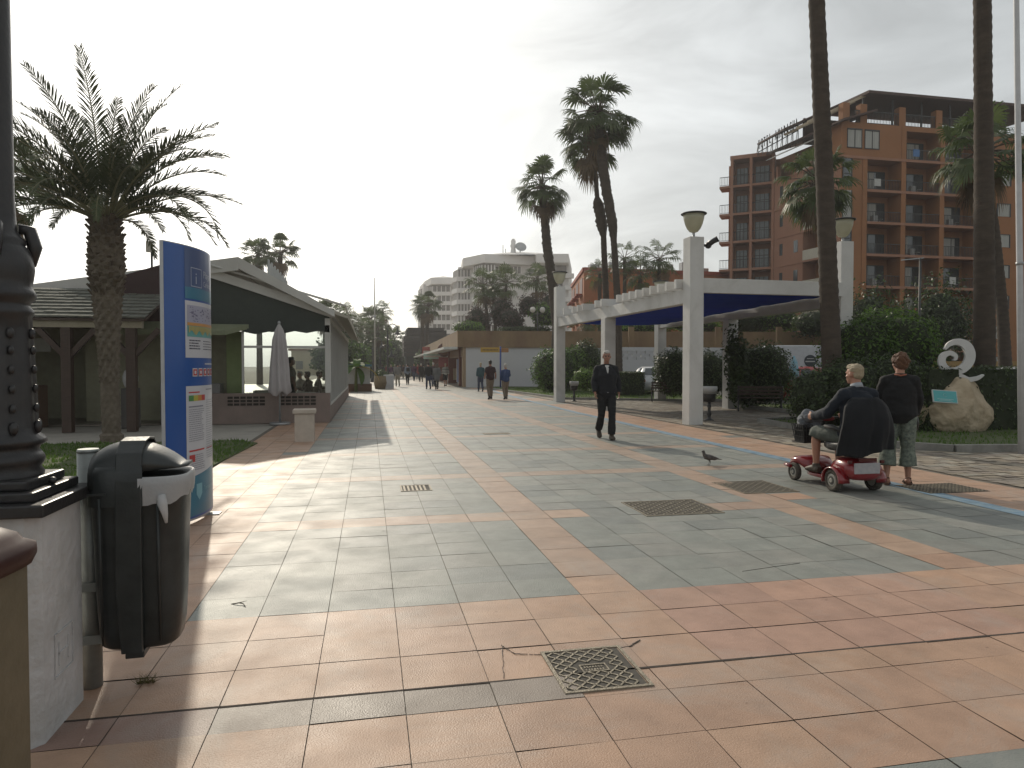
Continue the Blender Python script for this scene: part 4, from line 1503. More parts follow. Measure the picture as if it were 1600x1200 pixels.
# statue-like white bust object on a pedestal beside the palm (white figure in the gloom)
t = thing('water_urn', 'small white rounded urn standing on a dark pedestal right of the date palm', 'urn', P(204, 600, 17.0) * 1)
t.location.z = 0
b = MB(); b.box((-.17, -.17, 0), (.17, .17, .98), bev=.01); b.build('pedestal', mat('pedestal_dark', (0.09, 0.085, 0.08), rough=.8), t)
b = MB(); b.lathe([(.06, .98), (.13, 1.02), (.17, 1.15), (.17, 1.28), (.13, 1.4), (.07, 1.45), (.08, 1.48)], n=18); b.build('urn', mat('urn_white', (.55, .55, .55), rough=.4), t)

# stone bollard
bo = thing('stone_bollard', 'short square pale stone bollard at the corner of the restaurant forecourt', 'bollard', (-1.29, 14.65, 0), .05)
ST = mat('pale_stone', (0.52, 0.45, 0.38), (0.44, 0.38, 0.32), scale=5, rough=.85, bump=.35, dirt=.35)
b = MB(); b.box((-.19, -.19, -.02), (.19, .19, .56), bev=.015); b.build('shaft', ST, bo)
b = MB(); b.box((-.225, -.225, .563), (.225, .225, .65), bev=.02); b.build('cap', ST, bo)
# floodlight pole on the pavilion roof
fl = P(238, 470, 19.5)
t = thing('floodlight_pole', 'thin pole with a small square floodlight above the shingle roof', 'floodlight', (fl.x, fl.y, 0))
b = MB(); b.tube([(0, 0, 0), (0, 0, 4.7)], .03, 8); b.build('pole', M_DARKM, t)
b = MB(); b.box((-.14, -.05, 4.7), (.02, .05, 5.0), bev=.01); b.box((.02, -.02, 4.72), (.15, .02, 4.76)); b.build('lamp_head', mat('floodlight_grey', (.35, .33, .28), rough=.5), t)
# parked wheel / clutter at deck: planter box
t = thing('kiosk', 'white kiosk with a dark base beyond the restaurant on the left', 'kiosk', P(552, 600, 42) * 1)
t.location.z = 0
b = MB(); b.box((-.9, -.5, .45), (1.0, 1.2, 1.5), bev=.02); b.build('body', mat('kiosk_white', (.5, .5, .5), rough=.7), t)
b = MB(); b.box((-1.0, -.6, 0), (1.1, 1.3, .449)); b.build('base', mat('kiosk_base', (.16, .1, .07), rough=.9), t)
b = MB(); b.box((-1.0, -.6, 1.5), (1.1, 1.3, 1.62)); b.build('roof', mat('kiosk_blue', (.05, .15, .22), rough=.6), t)

# ================================================================== VEGETATION
BARK = mat('palm_bark', (0.050, 0.038, 0.03), (0.085, 0.066, 0.05), scale=3, rough=.95, bump=.7, bscale=18, stretch=(1, 1, 2.5))
BARKD = mat('palm_boot', (0.075, 0.055, 0.04), (0.14, 0.11, 0.08), scale=9, rough=.95, bump=.6, bscale=30)
FAN = mat('fan_leaf', (0.06, 0.09, 0.03), (0.10, 0.13, 0.045), scale=1.5, rough=.5, trans=.42)
FAND = mat('dead_fan_leaf', (0.16, 0.11, 0.06), (0.11, 0.075, 0.045), scale=2, rough=.8, trans=.2)
DATE = mat('date_frond', (0.045, 0.06, 0.028), (0.075, 0.09, 0.04), scale=1.5, rough=.55, trans=.10, spec=.25)


def fan_crown(seed, nleaf=34, R_=1.0, seg=20, dead=6):
    r = random.Random(seed)
    b = MB()
    for i in range(nleaf + dead):
        isd = i >= nleaf
        el = R(r.uniform(-80, -55)) if isd else math.asin(max(-1, min(1, r.uniform(-0.72, 0.99))))
        az = (i * 2.39996) + r.uniform(-.3, .3)
        d = Vector((math.cos(az) * math.cos(el), math.sin(az) * math.cos(el), math.sin(el)))
        L1 = R_ * r.uniform(.50, .82)
        # petiole bends down
        p0 = Vector((0, 0, r.uniform(-.15, .1))) + d * .06
        p1 = d * (L1 * .6); p2 = d * L1 + Vector((0, 0, -.10 * L1))
        b.tube([p0, p1, p2], [.02, .014, .009], 4, 2, cap=False)
        side = d.cross(Vector((0, 0, 1)))
        if side.length < .05: side = Vector((1, 0, 0))
        side.normalize()
        up = side.cross(d).normalized()
        tilt = r.uniform(-.5, .25)
        fwd = (d * math.cos(tilt) + up * math.sin(tilt)).normalized()
        upn = side.cross(fwd).normalized()
        rad = R_ * r.uniform(.44, .56)
        spread = R(r.uniform(85, 115))
        for k in range(seg):
            a = -spread + 2 * spread * k / (seg - 1) + r.uniform(-.04, .04)
            dirk = fwd * math.cos(a) + side * math.sin(a)
            ln = rad * (.72 + .28 * math.cos(a * .8)) * r.uniform(.9, 1.05)
            w = rad * .05
            wv = dirk.cross(upn).normalized() * w
            m1 = p2 + dirk * ln * .55 + upn * .05 * ln
            droop = r.uniform(.15, .5) + (.2 if isd else 0)
            m2 = p2 + dirk * ln * .85 + Vector((0, 0, -droop * .35 * ln))
            m3 = p2 + dirk * ln * .98 + Vector((0, 0, -droop * ln))
            b.add([p2, m1 - wv, m1 + wv, m2 - wv * .6, m2 + wv * .6, m3], [(0, 1, 2), (1, 3, 4, 2), (3, 5, 4)], 1 if isd else 0)
    me = b.build('crown', [FAN, FAND, BARKD], fix=False)
    md = me.data
    bpy.data.objects.remove(me)
    return md


CROWNS = [fan_crown(s, 38, 1.0, 20, 6) for s in (1, 2, 3)]
CROWNS_S = [fan_crown(s, 26, 1.0, 13, 4) for s in (4, 5)]


def trunk_mesh(pts, rads, seed=0, n=14, rough=.0, step=.12):
    """tapered ringed trunk along pts; rads same length; boots make it shaggy where rough>0 (list or number)"""
    r = random.Random(seed)
    b = MB()
    P_, Rd, Ro = [], [], []
    for i in range(len(pts) - 1):
        a, c = Vector(pts[i]), Vector(pts[i + 1])
        k = max(2, int((c - a).length / step))
        for j in range(k + (1 if i == len(pts) - 2 else 0)):
            t = j / k
            P_.append(a.lerp(c, t)); Rd.append(rads[i] * (1 - t) + rads[i + 1] * t)
            ro = rough if not isinstance(rough, (list, tuple)) else rough[i] * (1 - t) + rough[i + 1] * t
            Ro.append(ro)
    vs = []
    for i, (p, rd) in enumerate(zip(P_, Rd)):
        for j in range(n):
            th = 2 * PI * j / n
            k = 1 + .035 * (1 if i % 2 else -1) + Ro[i] * (.30 * r.random() if (i + j) % 2 else -.05) + .05 * noise.noise(Vector((math.cos(th) * 2, math.sin(th) * 2, i * .3 + seed)))
            vs.append(p + Vector((rd * k * math.cos(th), rd * k * math.sin(th), (r.uniform(-.04, .06)) * Ro[i])))
    fs = [(i * n + j, i * n + (j + 1) % n, (i + 1) * n + (j + 1) % n, (i + 1) * n + j) for i in range(len(P_) - 1) for j in range(n)]
    b.add(vs, fs, 0, True)
    b.f.append(tuple(len(vs) - n + j for j in range(n))); b.m.append(0); b.sm.append(False)
    return b


def fan_palm(label, base, path, rads, crown, cs, name='fan_palm', rough=0.0, group=None, seed=0, small=False, step=.12):
    """base: world xyz; path: list of world points from base to crown"""
    t = thing(name, label, 'palm tree', base, 0, group)
    pts = [Vector(p) - Vector(base) for p in path]
    trunk_mesh(pts, rads, seed, rough=rough, step=step).build('trunk', BARK, t, fix=False)
    c = bpy.data.objects.new('crown', crown)
    col.objects.link(c); c.parent = t
    c.location = pts[-1] + Vector((0, 0, .05)); c.scale = (cs, cs, cs * 1.02); c.rotation_euler = (0.05, .03, seed * 1.3)
    return t


def base_of(px, py, d, z=0.0):
    v = P(px, py, d)
    return Vector((v.x, v.y, z))


# two big trunks close on the right
b0 = base_of(1303, 600, 17.4)
fan_palm('tall palm with thick dark leaning trunk beside the right end of the pergola', b0,
         [b0, b0 + Vector((-.01, 0, .8)), P(1297, 500, 17.4), P(1287, 250, 17.4), P(1276, 0, 17.4), P(1262, -330, 17.4)], [.34, .25, .23, .21, .19, .18], CROWNS[0], 2.0, seed=1)
b0 = base_of(1539, 600, 17.6)
fan_palm('tall palm with straight dark trunk behind the boulder sculpture', b0,
         [b0, b0 + Vector((0, 0, .9)), P(1538, 480, 17.6), P(1537, 250, 17.6), P(1535, 0, 17.6), P(1530, -340, 17.6)], [.34, .25, .24, .21, .20, .19], CROWNS[1], 2.0, seed=2)
b0 = base_of(1292, 600, 38)
fan_palm('fan palm whose crown shows either side of the leaning trunk, before the hotel', b0, [b0, P(1290, 400, 38), P(1276, 285, 38)], [.3, .24, .2], CROWNS[2], 2.0, seed=3)
b0 = base_of(1574, 600, 30)
fan_palm('fan palm with slim leaning trunk in front of the right end of the hotel', b0, [b0, P(1566, 480, 30), P(1553, 350, 30), P(1533, 240, 30)], [.28, .22, .19, .17], CROWNS[0], 1.95, seed=4)
# the tall pair
b0 = base_of(966, 600, 38)
fan_palm('tallest palm, right-hand trunk of the pair rising behind the pergola', b0,
         [b0, P(965, 470, 38), P(959, 375, 38), P(957, 350, 38), P(948, 300, 38), P(940, 245, 38), P(934, 176, 38)], [.28, .19, .17, .26, .26, .26, .22], CROWNS[0], 1.98, rough=[0, 0, .1, 1, .8, .5, .3], seed=5)
b0 = base_of(949, 600, 39)
fan_palm('shorter palm of the pair behind the pergola, with a shaggy collar on its thin trunk', b0,
         [b0, P(947, 470, 39), P(943, 370, 39), P(941, 355, 39), P(935, 318, 39), P(933, 308, 39), P(926, 222, 39)], [.28, .18, .16, .27, .29, .13, .11], CROWNS[1], 1.8, rough=[0, 0, .1, 1, 1, .1, .2], seed=6)
b0 = base_of(864, 600, 41)
fan_palm('palm with ragged trunk standing between the white flats and the pergola', b0,
         [b0, P(868, 510, 41), P(863, 440, 41), P(855, 390, 41), P(850, 330, 41), P(847, 290, 41)], [.25, .2, .27, .26, .22, .18], CROWNS[2], 1.62, rough=[0, .1, .8, .8, .6, .3], seed=7)
# palms behind the restaurant
for i, (px, py, d, cs, l) in enumerate(((403, 398, 56, 1.45, 'left one of two palms rising behind the restaurant roof'), (438, 396, 56, 1.6, 'right one of two palms rising behind the restaurant roof'))):
    b0 = base_of(px + 3, 600, d)
    fan_palm(l, b0, [b0, P(px + 2, 480, d), P(px, py, d)], [.26, .2, .16], CROWNS[i], cs, seed=10 + i)
b0 = base_of(2, 600, 20)
fan_palm('palm crown showing beside the black lamp column at the left edge', b0, [b0, P(0, 290, 20)], [.25, .2], CROWNS[1], 1.45, seed=12)
# terrace palms
for i, (px, py, d, cs, px2, l) in enumerate(((754, 447, 66, 1.75, 766, 'leftmost leaning palm on the shop terrace'), (770, 448, 67, 1.6, 776, 'second palm on the shop terrace, tucked behind the leftmost'),
                                              (791, 443, 66, 1.75, 787, 'straight palm in the middle of the shop terrace'), (838, 437, 67, 1.75, 838, 'palm on the shop terrace nearest the ragged trunk'))):
    b0 = base_of(px2, 600, d, 2.9)
    fan_palm(l, b0, [b0, P((px + px2) / 2, 485, d), P(px, py, d)], [.2, .15, .13], CROWNS_S[i % 2], cs, seed=20 + i)
# palms by the red building
for i, (px, py, d, cs, l) in enumerate(((937, 428, 62, 1.3, 'small palm left of the twin trunks before the red building'), (976, 404, 62, 1.5, 'palm just right of the twin trunks before the red building'),
                                         (1000, 430, 60, 1.6, 'lower bushy palm between two palms before the red building'), (1030, 405, 60, 1.8, 'wide palm before the red building, nearest the white pillar'),
                                         (918, 500, 52, 1.3, 'low palm above the brown parapet left of the pergola'))):
    b0 = base_of(px, 600, d, 0)
    fan_palm(l, b0, [b0, P(px, 480, d), P(px, py, d)], [.25, .18, .15], CROWNS_S[i % 2], cs, seed=30 + i)
b0 = base_of(668, 600, 92)
fan_palm('bushy palm in front of the farther white flats', b0, [b0, P(667, 540, 92), P(668, 478, 92)], [.3, .25, .2], CROWNS[1], 2.0, seed=40)
b0 = base_of(660, 600, 94)
fan_palm('palm overlapping the bushy one in front of the farther white flats', b0, [b0, P(660, 480, 94)], [.3, .22], CROWNS_S[0], 1.7, seed=41)
fr = random.Random(9)
far = [(508, 492, 74), (525, 495, 80), (540, 498, 84), (533, 512, 78), (552, 512, 82), (565, 520, 88), (578, 500, 95), (597, 487, 100), (590, 515, 90), (612, 530, 120), (548, 530, 90), (603, 540, 125), (655, 550, 120), (640, 548, 140)]
for i, (px, py, d) in enumerate(far):
    b0 = base_of(px, 600, d)
    fan_palm(['crowded palm beyond the left restaurant end', 'crowded palm above the gooseneck street lamps', ][0] if i != 7 else 'round-headed palm standing above the others, left of the gooseneck lamp',
             b0, [b0, P(px, py, d)], [.3, .22], CROWNS_S[i % 2] if i % 3 else CROWNS[i % 3], (1.9 if i != 7 else 1.35) * d / 100 + .35, group='palms crowded at the far left of the promenade' if i != 7 else None, seed=50 + i, step=.5)

# ---------------------------------------------------------------- the date palm
dp = thing('date_palm', 'big date palm with feathery arching fronds and diamond-scaled trunk on the left lawn', 'palm tree', (-5.08, 15.28, 0))
n = 40
vs = []
zs = [i * .045 for i in range(int(4.5 / .045) + 1)]
for i, z in enumerate(zs):
    base = .21 if z < .15 else .16
    if z > 1.6: base = .16 + .12 * min(1, (z - 1.6) / 1.7)
    if z > 3.3: base = .28 - .05 * ((z - 3.3) / 1.2) ** 2 + (.03 if z < 4.1 else 0)
    amp = .015 if z < 1.2 else .04
    for j in range(n):
        th = 2 * PI * j / n
        a = (th * 8 / (2 * PI) + z * 4.2) % 1.0
        c = (th * 8 / (2 * PI) - z * 4.2) % 1.0
        k = (1 - abs(a * 2 - 1)) * (1 - abs(c * 2 - 1))
        rr_ = base + amp * (1.8 * k - .2) + .02 * noise.noise(Vector((math.cos(th) * 3, math.sin(th) * 3, z * 3)))
        lean = .10 * math.sin(z * .35)
        vs.append((rr_ * math.cos(th) - lean * .6, rr_ * math.sin(th), z))
b = MB()
b.add(vs, [(i * n + j, i * n + (j + 1) % n, (i + 1) * n + (j + 1) % n, (i + 1) * n + j) for i in range(len(zs) - 1) for j in range(n)], 0, False)
b.build('trunk', mat('date_trunk', (0.10, 0.08, 0.06), (0.17, 0.14, 0.105), scale=10, rough=.95, bump=.5, bscale=40), dp, fix=False)
b = MB()
r = random.Random(21)
for i in range(150):      # cut frond stubs near the top
    th = i * 2.39996; z = 2.9 + 1.55 * (i / 150)
    d = Vector((math.cos(th), math.sin(th), 1.2)).normalized()
    p0 = Vector((math.cos(th) * .24 - .06, math.sin(th) * .24, z))
    b.beam(p0, p0 + d * r.uniform(.10, .20), .08, .03, 0, up=(math.cos(th), math.sin(th), -.6))
b.build('frond_stubs', BARKD, dp, fix=False)
# fronds: (azimuth deg [0=+X], start elevation deg, length, droop)
fr_ = []
for i in range(50):
    az = i * 137.5 + r.uniform(-12, 12)
    t = i / 50
    el = 84 - 62 * t ** .85 + r.uniform(-5, 5)
    fr_.append((az, el, r.uniform(2.8, 3.5) * (1 - .33 * t), .7 + 1.1 * t + r.uniform(-.1, .1)))
fr_ += [(-12, 42, 2.7, 2.3), (8, 62, 2.8, 1.2), (-30, 58, 2.8, 1.15), (14, 36, 2.6, 1.0), (176, 50, 3.2, 1.2), (168, 64, 3.3, .9), (190, 35, 3.1, 1.2)]
b = MB()
top = Vector((-.06, 0, 4.42))
for (az, el, ln, droop) in fr_:
    a = R(az); e = R(el)
    hd = Vector((math.cos(a), math.sin(a), 0))
    p = top + hd * .13
    pts = [p.copy()]
    N = 22
    cur = e
    for k in range(N):
        cur -= droop / N * (.35 + 1.3 * k / N)
        p = p + (hd * math.cos(cur) + Vector((0, 0, math.sin(cur)))) * (ln / N)
        pts.append(p.copy())
    b.tube(pts, [.028 * (1 - .85 * k / N) for k in range(N + 1)], 5, 1, cap=False)
    side = hd.cross(Vector((0, 0, 1)))
    tw = r.uniform(-.35, .35)
    for s_ in (-1, 1):
        nl = 56
        for k in range(nl):
            t = .22 + .78 * k / nl
            f_ = t * N
            i0 = min(N - 1, int(f_)); q = pts[i0].lerp(pts[i0 + 1], f_ - i0)
            dr = (pts[i0 + 1] - pts[i0]).normalized()
            nm = side.cross(dr).normalized()
            sd_ = (side * math.cos(tw) + nm * math.sin(tw)) * s_
            up_ = .38 * r.uniform(.5, 1.3)
            L_ = .46 * math.sin(PI * (.12 + .80 * t)) ** .8 * r.uniform(.85, 1.1) * ln / 3.2
            v = (sd_ * r.uniform(.5, .8) + dr * (.55 + .7 * t * t) + nm * up_ * r.uniform(.2, 1.5)).normalized()
            w = dr * .021
            mid = q + v * L_ * .5
            tip = q + v * L_ + Vector((0, 0, -.10 * L_))
            b.add([q - w * .5, q + w * .5, mid + w, tip, mid - w], [(0, 1, 2, 4), (4, 2, 3)], 0)
b.build('crown', [DATE, mat('frond_rib', (0.18, 0.17, 0.08), (0.13, 0.12, 0.06), rough=.6)], dp, fix=False)


# ---------------------------------------------------------------- shrubs / hedges / broadleaf trees
def leaf_mat(name, c, tr=.35):
    return mat(name, c, tuple(v * .6 for v in c), scale=1.2, rough=.45, trans=tr, attr='tone', spec=.5)


LEAF_D = leaf_mat('leaf_dark', (0.055, 0.085, 0.028))
LEAF_G = leaf_mat('leaf_mid', (0.10, 0.18, 0.035), .48)
LEAF_B = leaf_mat('leaf_bright', (0.13, 0.22, 0.04))
LEAF_R = leaf_mat('leaf_bronze', (0.075, 0.045, 0.04))
CORE = mat('shrub_dark_core', (0.02, 0.028, 0.012), (0.03, 0.035, 0.018), rough=1)  # dark filler colour for the solid core added inside shrubs


def foliage(blobs, nleaf, size, seed, boxy=False, lump=.25, shell=.72):
    """leaf cloud over ellipsoid or box blobs: list of (cx,cy,cz,rx,ry,rz)"""
    r = random.Random(seed)
    b = MB(); tone = []
    tot = sum(bl[3] * bl[4] + bl[3] * bl[5] + bl[4] * bl[5] for bl in blobs)
    for bl in blobs:
        c = Vector(bl[:3]); rx, ry, rz = bl[3:6]
        k = int(nleaf * (rx * ry + rx * rz + ry * rz) / tot)
        for i in range(k):
            if boxy:
                v = Vector((r.uniform(-1, 1), r.uniform(-1, 1), r.uniform(-1, 1)))
                ax = r.choice((0, 0, 1, 1, 2, 2)); v[ax] = r.choice((-1, 1)) * r.uniform(.86, 1.03)
                dn = Vector((0, 0, 0)); dn[ax] = math.copysign(1, v[ax])
                if v.z < -.95: v.z = r.uniform(-1, 1)
            else:
                v = Vector((r.gauss(0, 1), r.gauss(0, 1), r.gauss(0, 1))).normalized()
                dn = v.copy()
                nz = noise.noise(Vector((v.x * 2.2 + seed, v.y * 2.2, v.z * 2.2))) + .5 * noise.noise(Vector((v.x * 5 + seed, v.y * 5, v.z * 5)))
                v *= r.uniform(shell, 1.02) * (1 + lump * nz)
            p = c + Vector((v.x * rx, v.y * ry, v.z * rz))
            if p.z < .02: continue
            if boxy:
                p += dn * .05 * noise.noise(p * 2.0)
            nrm = (dn + Vector((r.uniform(-1, 1), r.uniform(-1, 1), r.uniform(-.6, 1))) * .9).normalized()
            t1 = nrm.cross(Vector((r.uniform(-1, 1), r.uniform(-1, 1), r.uniform(-1, 1)))).normalized()
            t2 = nrm.cross(t1)
            s = size * r.uniform(.6, 1.25)
            b.add([p - t1 * s, p + t2 * s * .45, p + t1 * s, p - t2 * s * .45], [(0, 1, 2, 3)])
            k_ = r.uniform(.4, 1.65) * (1 + .35 * noise.noise(p * 1.7))
            tone += [(k_, k_, k_ * .9, 1)] * 4
    return b, tone


def shrub(name, label, cat, blobs, nleaf, size, m, seed, boxy=False, core=.80, trunk=None, group=None, lump=.25, shell=.72):
    cx = sum(b[0] for b in blobs) / len(blobs); cy = sum(b[1] for b in blobs) / len(blobs)
    t = thing(name, label, cat, (cx, cy, 0), 0, group)
    bl = [(b[0] - cx, b[1] - cy, *b[2:]) for b in blobs]
    fb, tone = foliage(bl, nleaf, size, seed, boxy, lump, shell)
    o = fb.build('foliage' if trunk is None else 'crown', m, t, fix=False)
    ca = o.data.color_attributes.new('tone', 'FLOAT_COLOR', 'POINT')
    ca.data.foreach_set('color', [v for c in tone for v in c])
    if core:  # solid dark core added so the leaf cloud is not see-through
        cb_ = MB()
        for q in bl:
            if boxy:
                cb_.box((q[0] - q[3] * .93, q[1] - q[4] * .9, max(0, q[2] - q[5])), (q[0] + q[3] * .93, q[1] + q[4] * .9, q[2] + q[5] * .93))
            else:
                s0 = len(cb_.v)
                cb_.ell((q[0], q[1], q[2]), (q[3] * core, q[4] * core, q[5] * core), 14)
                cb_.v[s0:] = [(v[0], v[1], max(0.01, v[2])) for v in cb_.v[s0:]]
        cb_.build('inner_dark_core', CORE, t)
    if trunk:
        tb2 = MB()
        tb2.tube([(0, 0, 0), (.03, 0, trunk[0] * .5), (0, .02, trunk[0])], [trunk[1], trunk[1] * .8, trunk[1] * .6], 8)
        for i in range(5):
            a = i * 1.3
            q = bl[i % len(bl)]
            tb2.tube([(0, 0, trunk[0] * .8), (q[0] * .5 + math.cos(a) * .2, q[1] * .5 + math.sin(a) * .2, (trunk[0] + q[2]) / 2), (q[0] + math.cos(a) * .3, q[1] + math.sin(a) * .3, q[2])],
                     [trunk[1] * .5, trunk[1] * .35, trunk[1] * .15], 6)
        tb2.build('trunk', BARK, t)
    return t


def at(px, py, d):
    return P(px, py, d)


def blob(px, py, d, rx, ry, rz):
    v = P(px, py, d)
    return (v.x, v.y, v.z, rx, ry, rz)


shrub('shrub', 'big rounded glossy green shrub between the leaning palm trunk and the hotel front', 'shrub',
      [blob(1345, 555, 18.6, 1.1, 1.0, 1.05), blob(1405, 550, 18.6, 1.15, 1.0, 1.12), blob(1375, 545, 19.3, 1.2, 1.0, 1.2)], 15000, .055, LEAF_G, 1)
shrub('hedge', 'dark clipped hedge behind the standing woman and the boulder', 'hedge',
      [(15.2, 13.7, .75, 3.2, .45, .75), (20.5, 12.6, .75, 3.5, .45, .75)], 16000, .045, LEAF_D, 2, boxy=True)
shrub('hedge', 'dark hedge behind the seated man, under the big rounded shrub', 'hedge',
      [blob(1275, 622, 16.7, .75, .6, .75), blob(1330, 612, 16.6, .9, .7, .9), blob(1390, 610, 16.8, 1.0, .7, .95)], 11000, .05, LEAF_D, 3)
shrub('shrub', 'dark rounded shrub behind the bench on the right of the pergola', 'shrub',
      [blob(1195, 585, 24.5, 1.05, .9, 1.2), blob(1165, 590, 25.0, .8, .8, 1.1)], 8000, .06, LEAF_D, 4)
shrub('shrub', 'feathery dark shrub growing against the middle back pillar of the pergola', 'shrub',
      [blob(1150, 560, 23.4, .42, .4, 1.0), blob(1158, 600, 23.6, .5, .45, .8)], 2600, .09, LEAF_D, 5, lump=.5, shell=.4, core=.45)
shrub('shrub', 'shrub seen between the nearest pillar and the back pillars of the pergola', 'shrub',
      [blob(1055, 582, 29.5, 1.0, .9, 1.05), blob(1105, 585, 30.5, 1.1, .9, 1.1)], 9000, .06, LEAF_D, 6)
shrub('shrub', 'large dark round shrub left of the farthest left pillar', 'shrub',
      [blob(868, 580, 40, 1.45, 1.2, 1.4), blob(893, 575, 41, 1.2, 1.1, 1.3)], 9000, .08, LEAF_G, 7)
shrub('shrub', 'dark shrub behind the walking man, right of the far pillar', 'shrub', [blob(915, 570, 42, 1.2, 1.1, 1.5)], 5000, .08, LEAF_D, 8)
shrub('hedge', 'bright green round hedge bush just left of the walking man', 'hedge', [blob(915, 592, 33, .62, .55, .5)], 3500, .05, LEAF_B, 9)
shrub('hedge', 'brown-green clipped hedge just right of the walking man', 'hedge', [(P(975, 597, 35).x, P(975, 597, 35).y, .6, .9, .6, .62)], 5000, .05, LEAF_D, 10, boxy=True)
# terrace top shrubs and hotel garden
tr_ = [(733, 512, 58, 1.6, .7, LEAF_G, 'low shrub at the left corner of the shop terrace'), (745, 500, 62, 1.3, 1.6, LEAF_R, 'bronze shrub on the terrace left of the palms'),
       (783, 487, 63, 1.5, 1.7, LEAF_R, 'dark bronze tree on the terrace between the palms'), (797, 498, 61, 1.4, 1.2, LEAF_R, 'lower dark bronze shrub on the terrace'),
       (826, 478, 64, 1.3, 1.3, LEAF_R, 'bronze tree beside the double globe lamp'), (848, 492, 60, 1.4, 1.3, LEAF_G, 'green shrub under the double globe lamp'),
       (858, 478, 62, 1.2, 1.5, LEAF_R, 'bronze shrub just left of the ragged palm trunk'), (820, 515, 60, 3.2, .35, LEAF_D, 'long low planting along the shop terrace edge'),
       (1000, 512, 56, 3.4, .7, LEAF_G, 'planting along the terrace behind the pergola pillars'), (1085, 508, 56, 3.0, .8, LEAF_G, 'planting along the terrace behind the nearest pillar'),
       (1165, 500, 54, 2.6, 1.5, LEAF_D, 'dark tree behind the right half of the pergola'), (1215, 498, 54, 2.4, 1.4, LEAF_G, 'green tree behind the pergola near the leaning trunk'),
       (1270, 505, 50, 2.0, 1.3, LEAF_D, 'dark tree behind the leaning palm trunk')]
for i, (px, py, d, rx, rz, m_, l) in enumerate(tr_):
    shrub('garden_tree' if rz > 1 else 'shrub', l, 'tree' if rz > 1 else 'shrub', [blob(px, py, d, rx * .78, min(rx, 1.3), rz * .78), blob(px + 8, py + 5, d + .5, rx * .6, min(rx, 1.1), rz * .55)], 2400, .11, m_, 60 + i, lump=.4)
for i, (px, py, d, rx, rz, l) in enumerate(((1355, 500, 44, 2.2, 2.6, 'dark garden tree before the lower balconies, left one'), (1400, 515, 44, 2.0, 1.8, 'lower dark garden tree before the hotel balconies'), (1470, 495, 44, 2.6, 3.0, 'dark garden tree before the lower balconies, right one'))):
    shrub('garden_tree', l, 'tree', [blob(px, py, d, rx, 1.5, rz), blob(px - 14, py + 15, d, rx * .8, 1.5, rz * .7), blob(px + 16, py + 18, d + 1, rx * .8, 1.4, rz * .7)], 5200, .13, LEAF_D, 80 + i, lump=.55, shell=.35, core=.5, trunk=(2.0, .18))
# far trees closing the promenade
ftl = [(520, 560, 60, 3.0, 1.8), (548, 565, 75, 3.5, 2.2), (572, 568, 85, 3.5, 2.6), (590, 560, 95, 3.5, 4), (612, 565, 110, 3.5, 4), (628, 572, 130, 4, 3.5), (650, 568, 125, 4.5, 4.5), (664, 572, 98, 2.4, 2.2), (640, 578, 160, 6, 3)]
for i, (px, py, d, rx, rz) in enumerate(ftl):
    shrub('far_tree', 'leafy tree among those closing the far end of the promenade' if i != 7 else 'bright green small tree left of the shop front', 'tree', [blob(px, py, d, rx * .6, 2.5, rz)], 2400, .22, LEAF_B if i == 7 else (LEAF_G if i % 2 else LEAF_D), 90 + i,
          group=None if i == 7 else 'trees closing the far end of the promenade', lump=.5, trunk=(2, .2))
# banana plant by the restaurant end
bp_ = G(556, 612)
t = thing('banana_plant', 'banana plant with one orange-yellow drooping leaf at the far corner of the restaurant', 'plant', (bp_.x, bp_.y, 0))
b = MB(); b.tube([(0, 0, 0), (.02, 0, .9), (.05, 0, 1.5)], [.10, .08, .05], 8); b.build('stem', mat('banana_stem', (.14, .16, .06), rough=.7), t)
for i, (az, el, L_, yel) in enumerate(((0, 20, 1.7, 1), (-.8, -20, 1.3, 0), (.8, 55, 1.3, 0), (2.2, 60, 1.2, 0), (3.3, 40, 1.1, 0), (4.2, 25, 1.3, 0), (1.5, 75, 1.2, 0), (5.2, 50, 1.1, 0))):
    b = MB()
    hd = Vector((math.cos(az), math.sin(az), 0)); sdv = hd.cross(Vector((0, 0, 1)))
    p = Vector((.04, 0, 1.4)); cur = R(el)
    prev = None
    vs = []; N = 10
    for k in range(N + 1):
        w = .24 * math.sin(PI * min(1, .05 + k / N * .97)) ** .7
        vs += [p - sdv * w + Vector((0, 0, .06)), p, p + sdv * w + Vector((0, 0, .06))]
        cur -= .16
        p = p + (hd * math.cos(cur) + Vector((0, 0, math.sin(cur)))) * L_ / N
    fs = []
    for k in range(N):
        fs += [(k * 3, k * 3 + 1, k * 3 + 4, k * 3 + 3), (k * 3 + 1, k * 3 + 2, k * 3 + 5, k * 3 + 4)]
    b.add(vs, fs, 0, True)
    b.build('leaf', mat('banana_yellow', (.42, .25, .04), (.3, .26, .05), scale=2, trans=.4) if yel else mat('banana_leaf', (.08, .15, .03), (.06, .11, .025), trans=.4), t, fix=False)

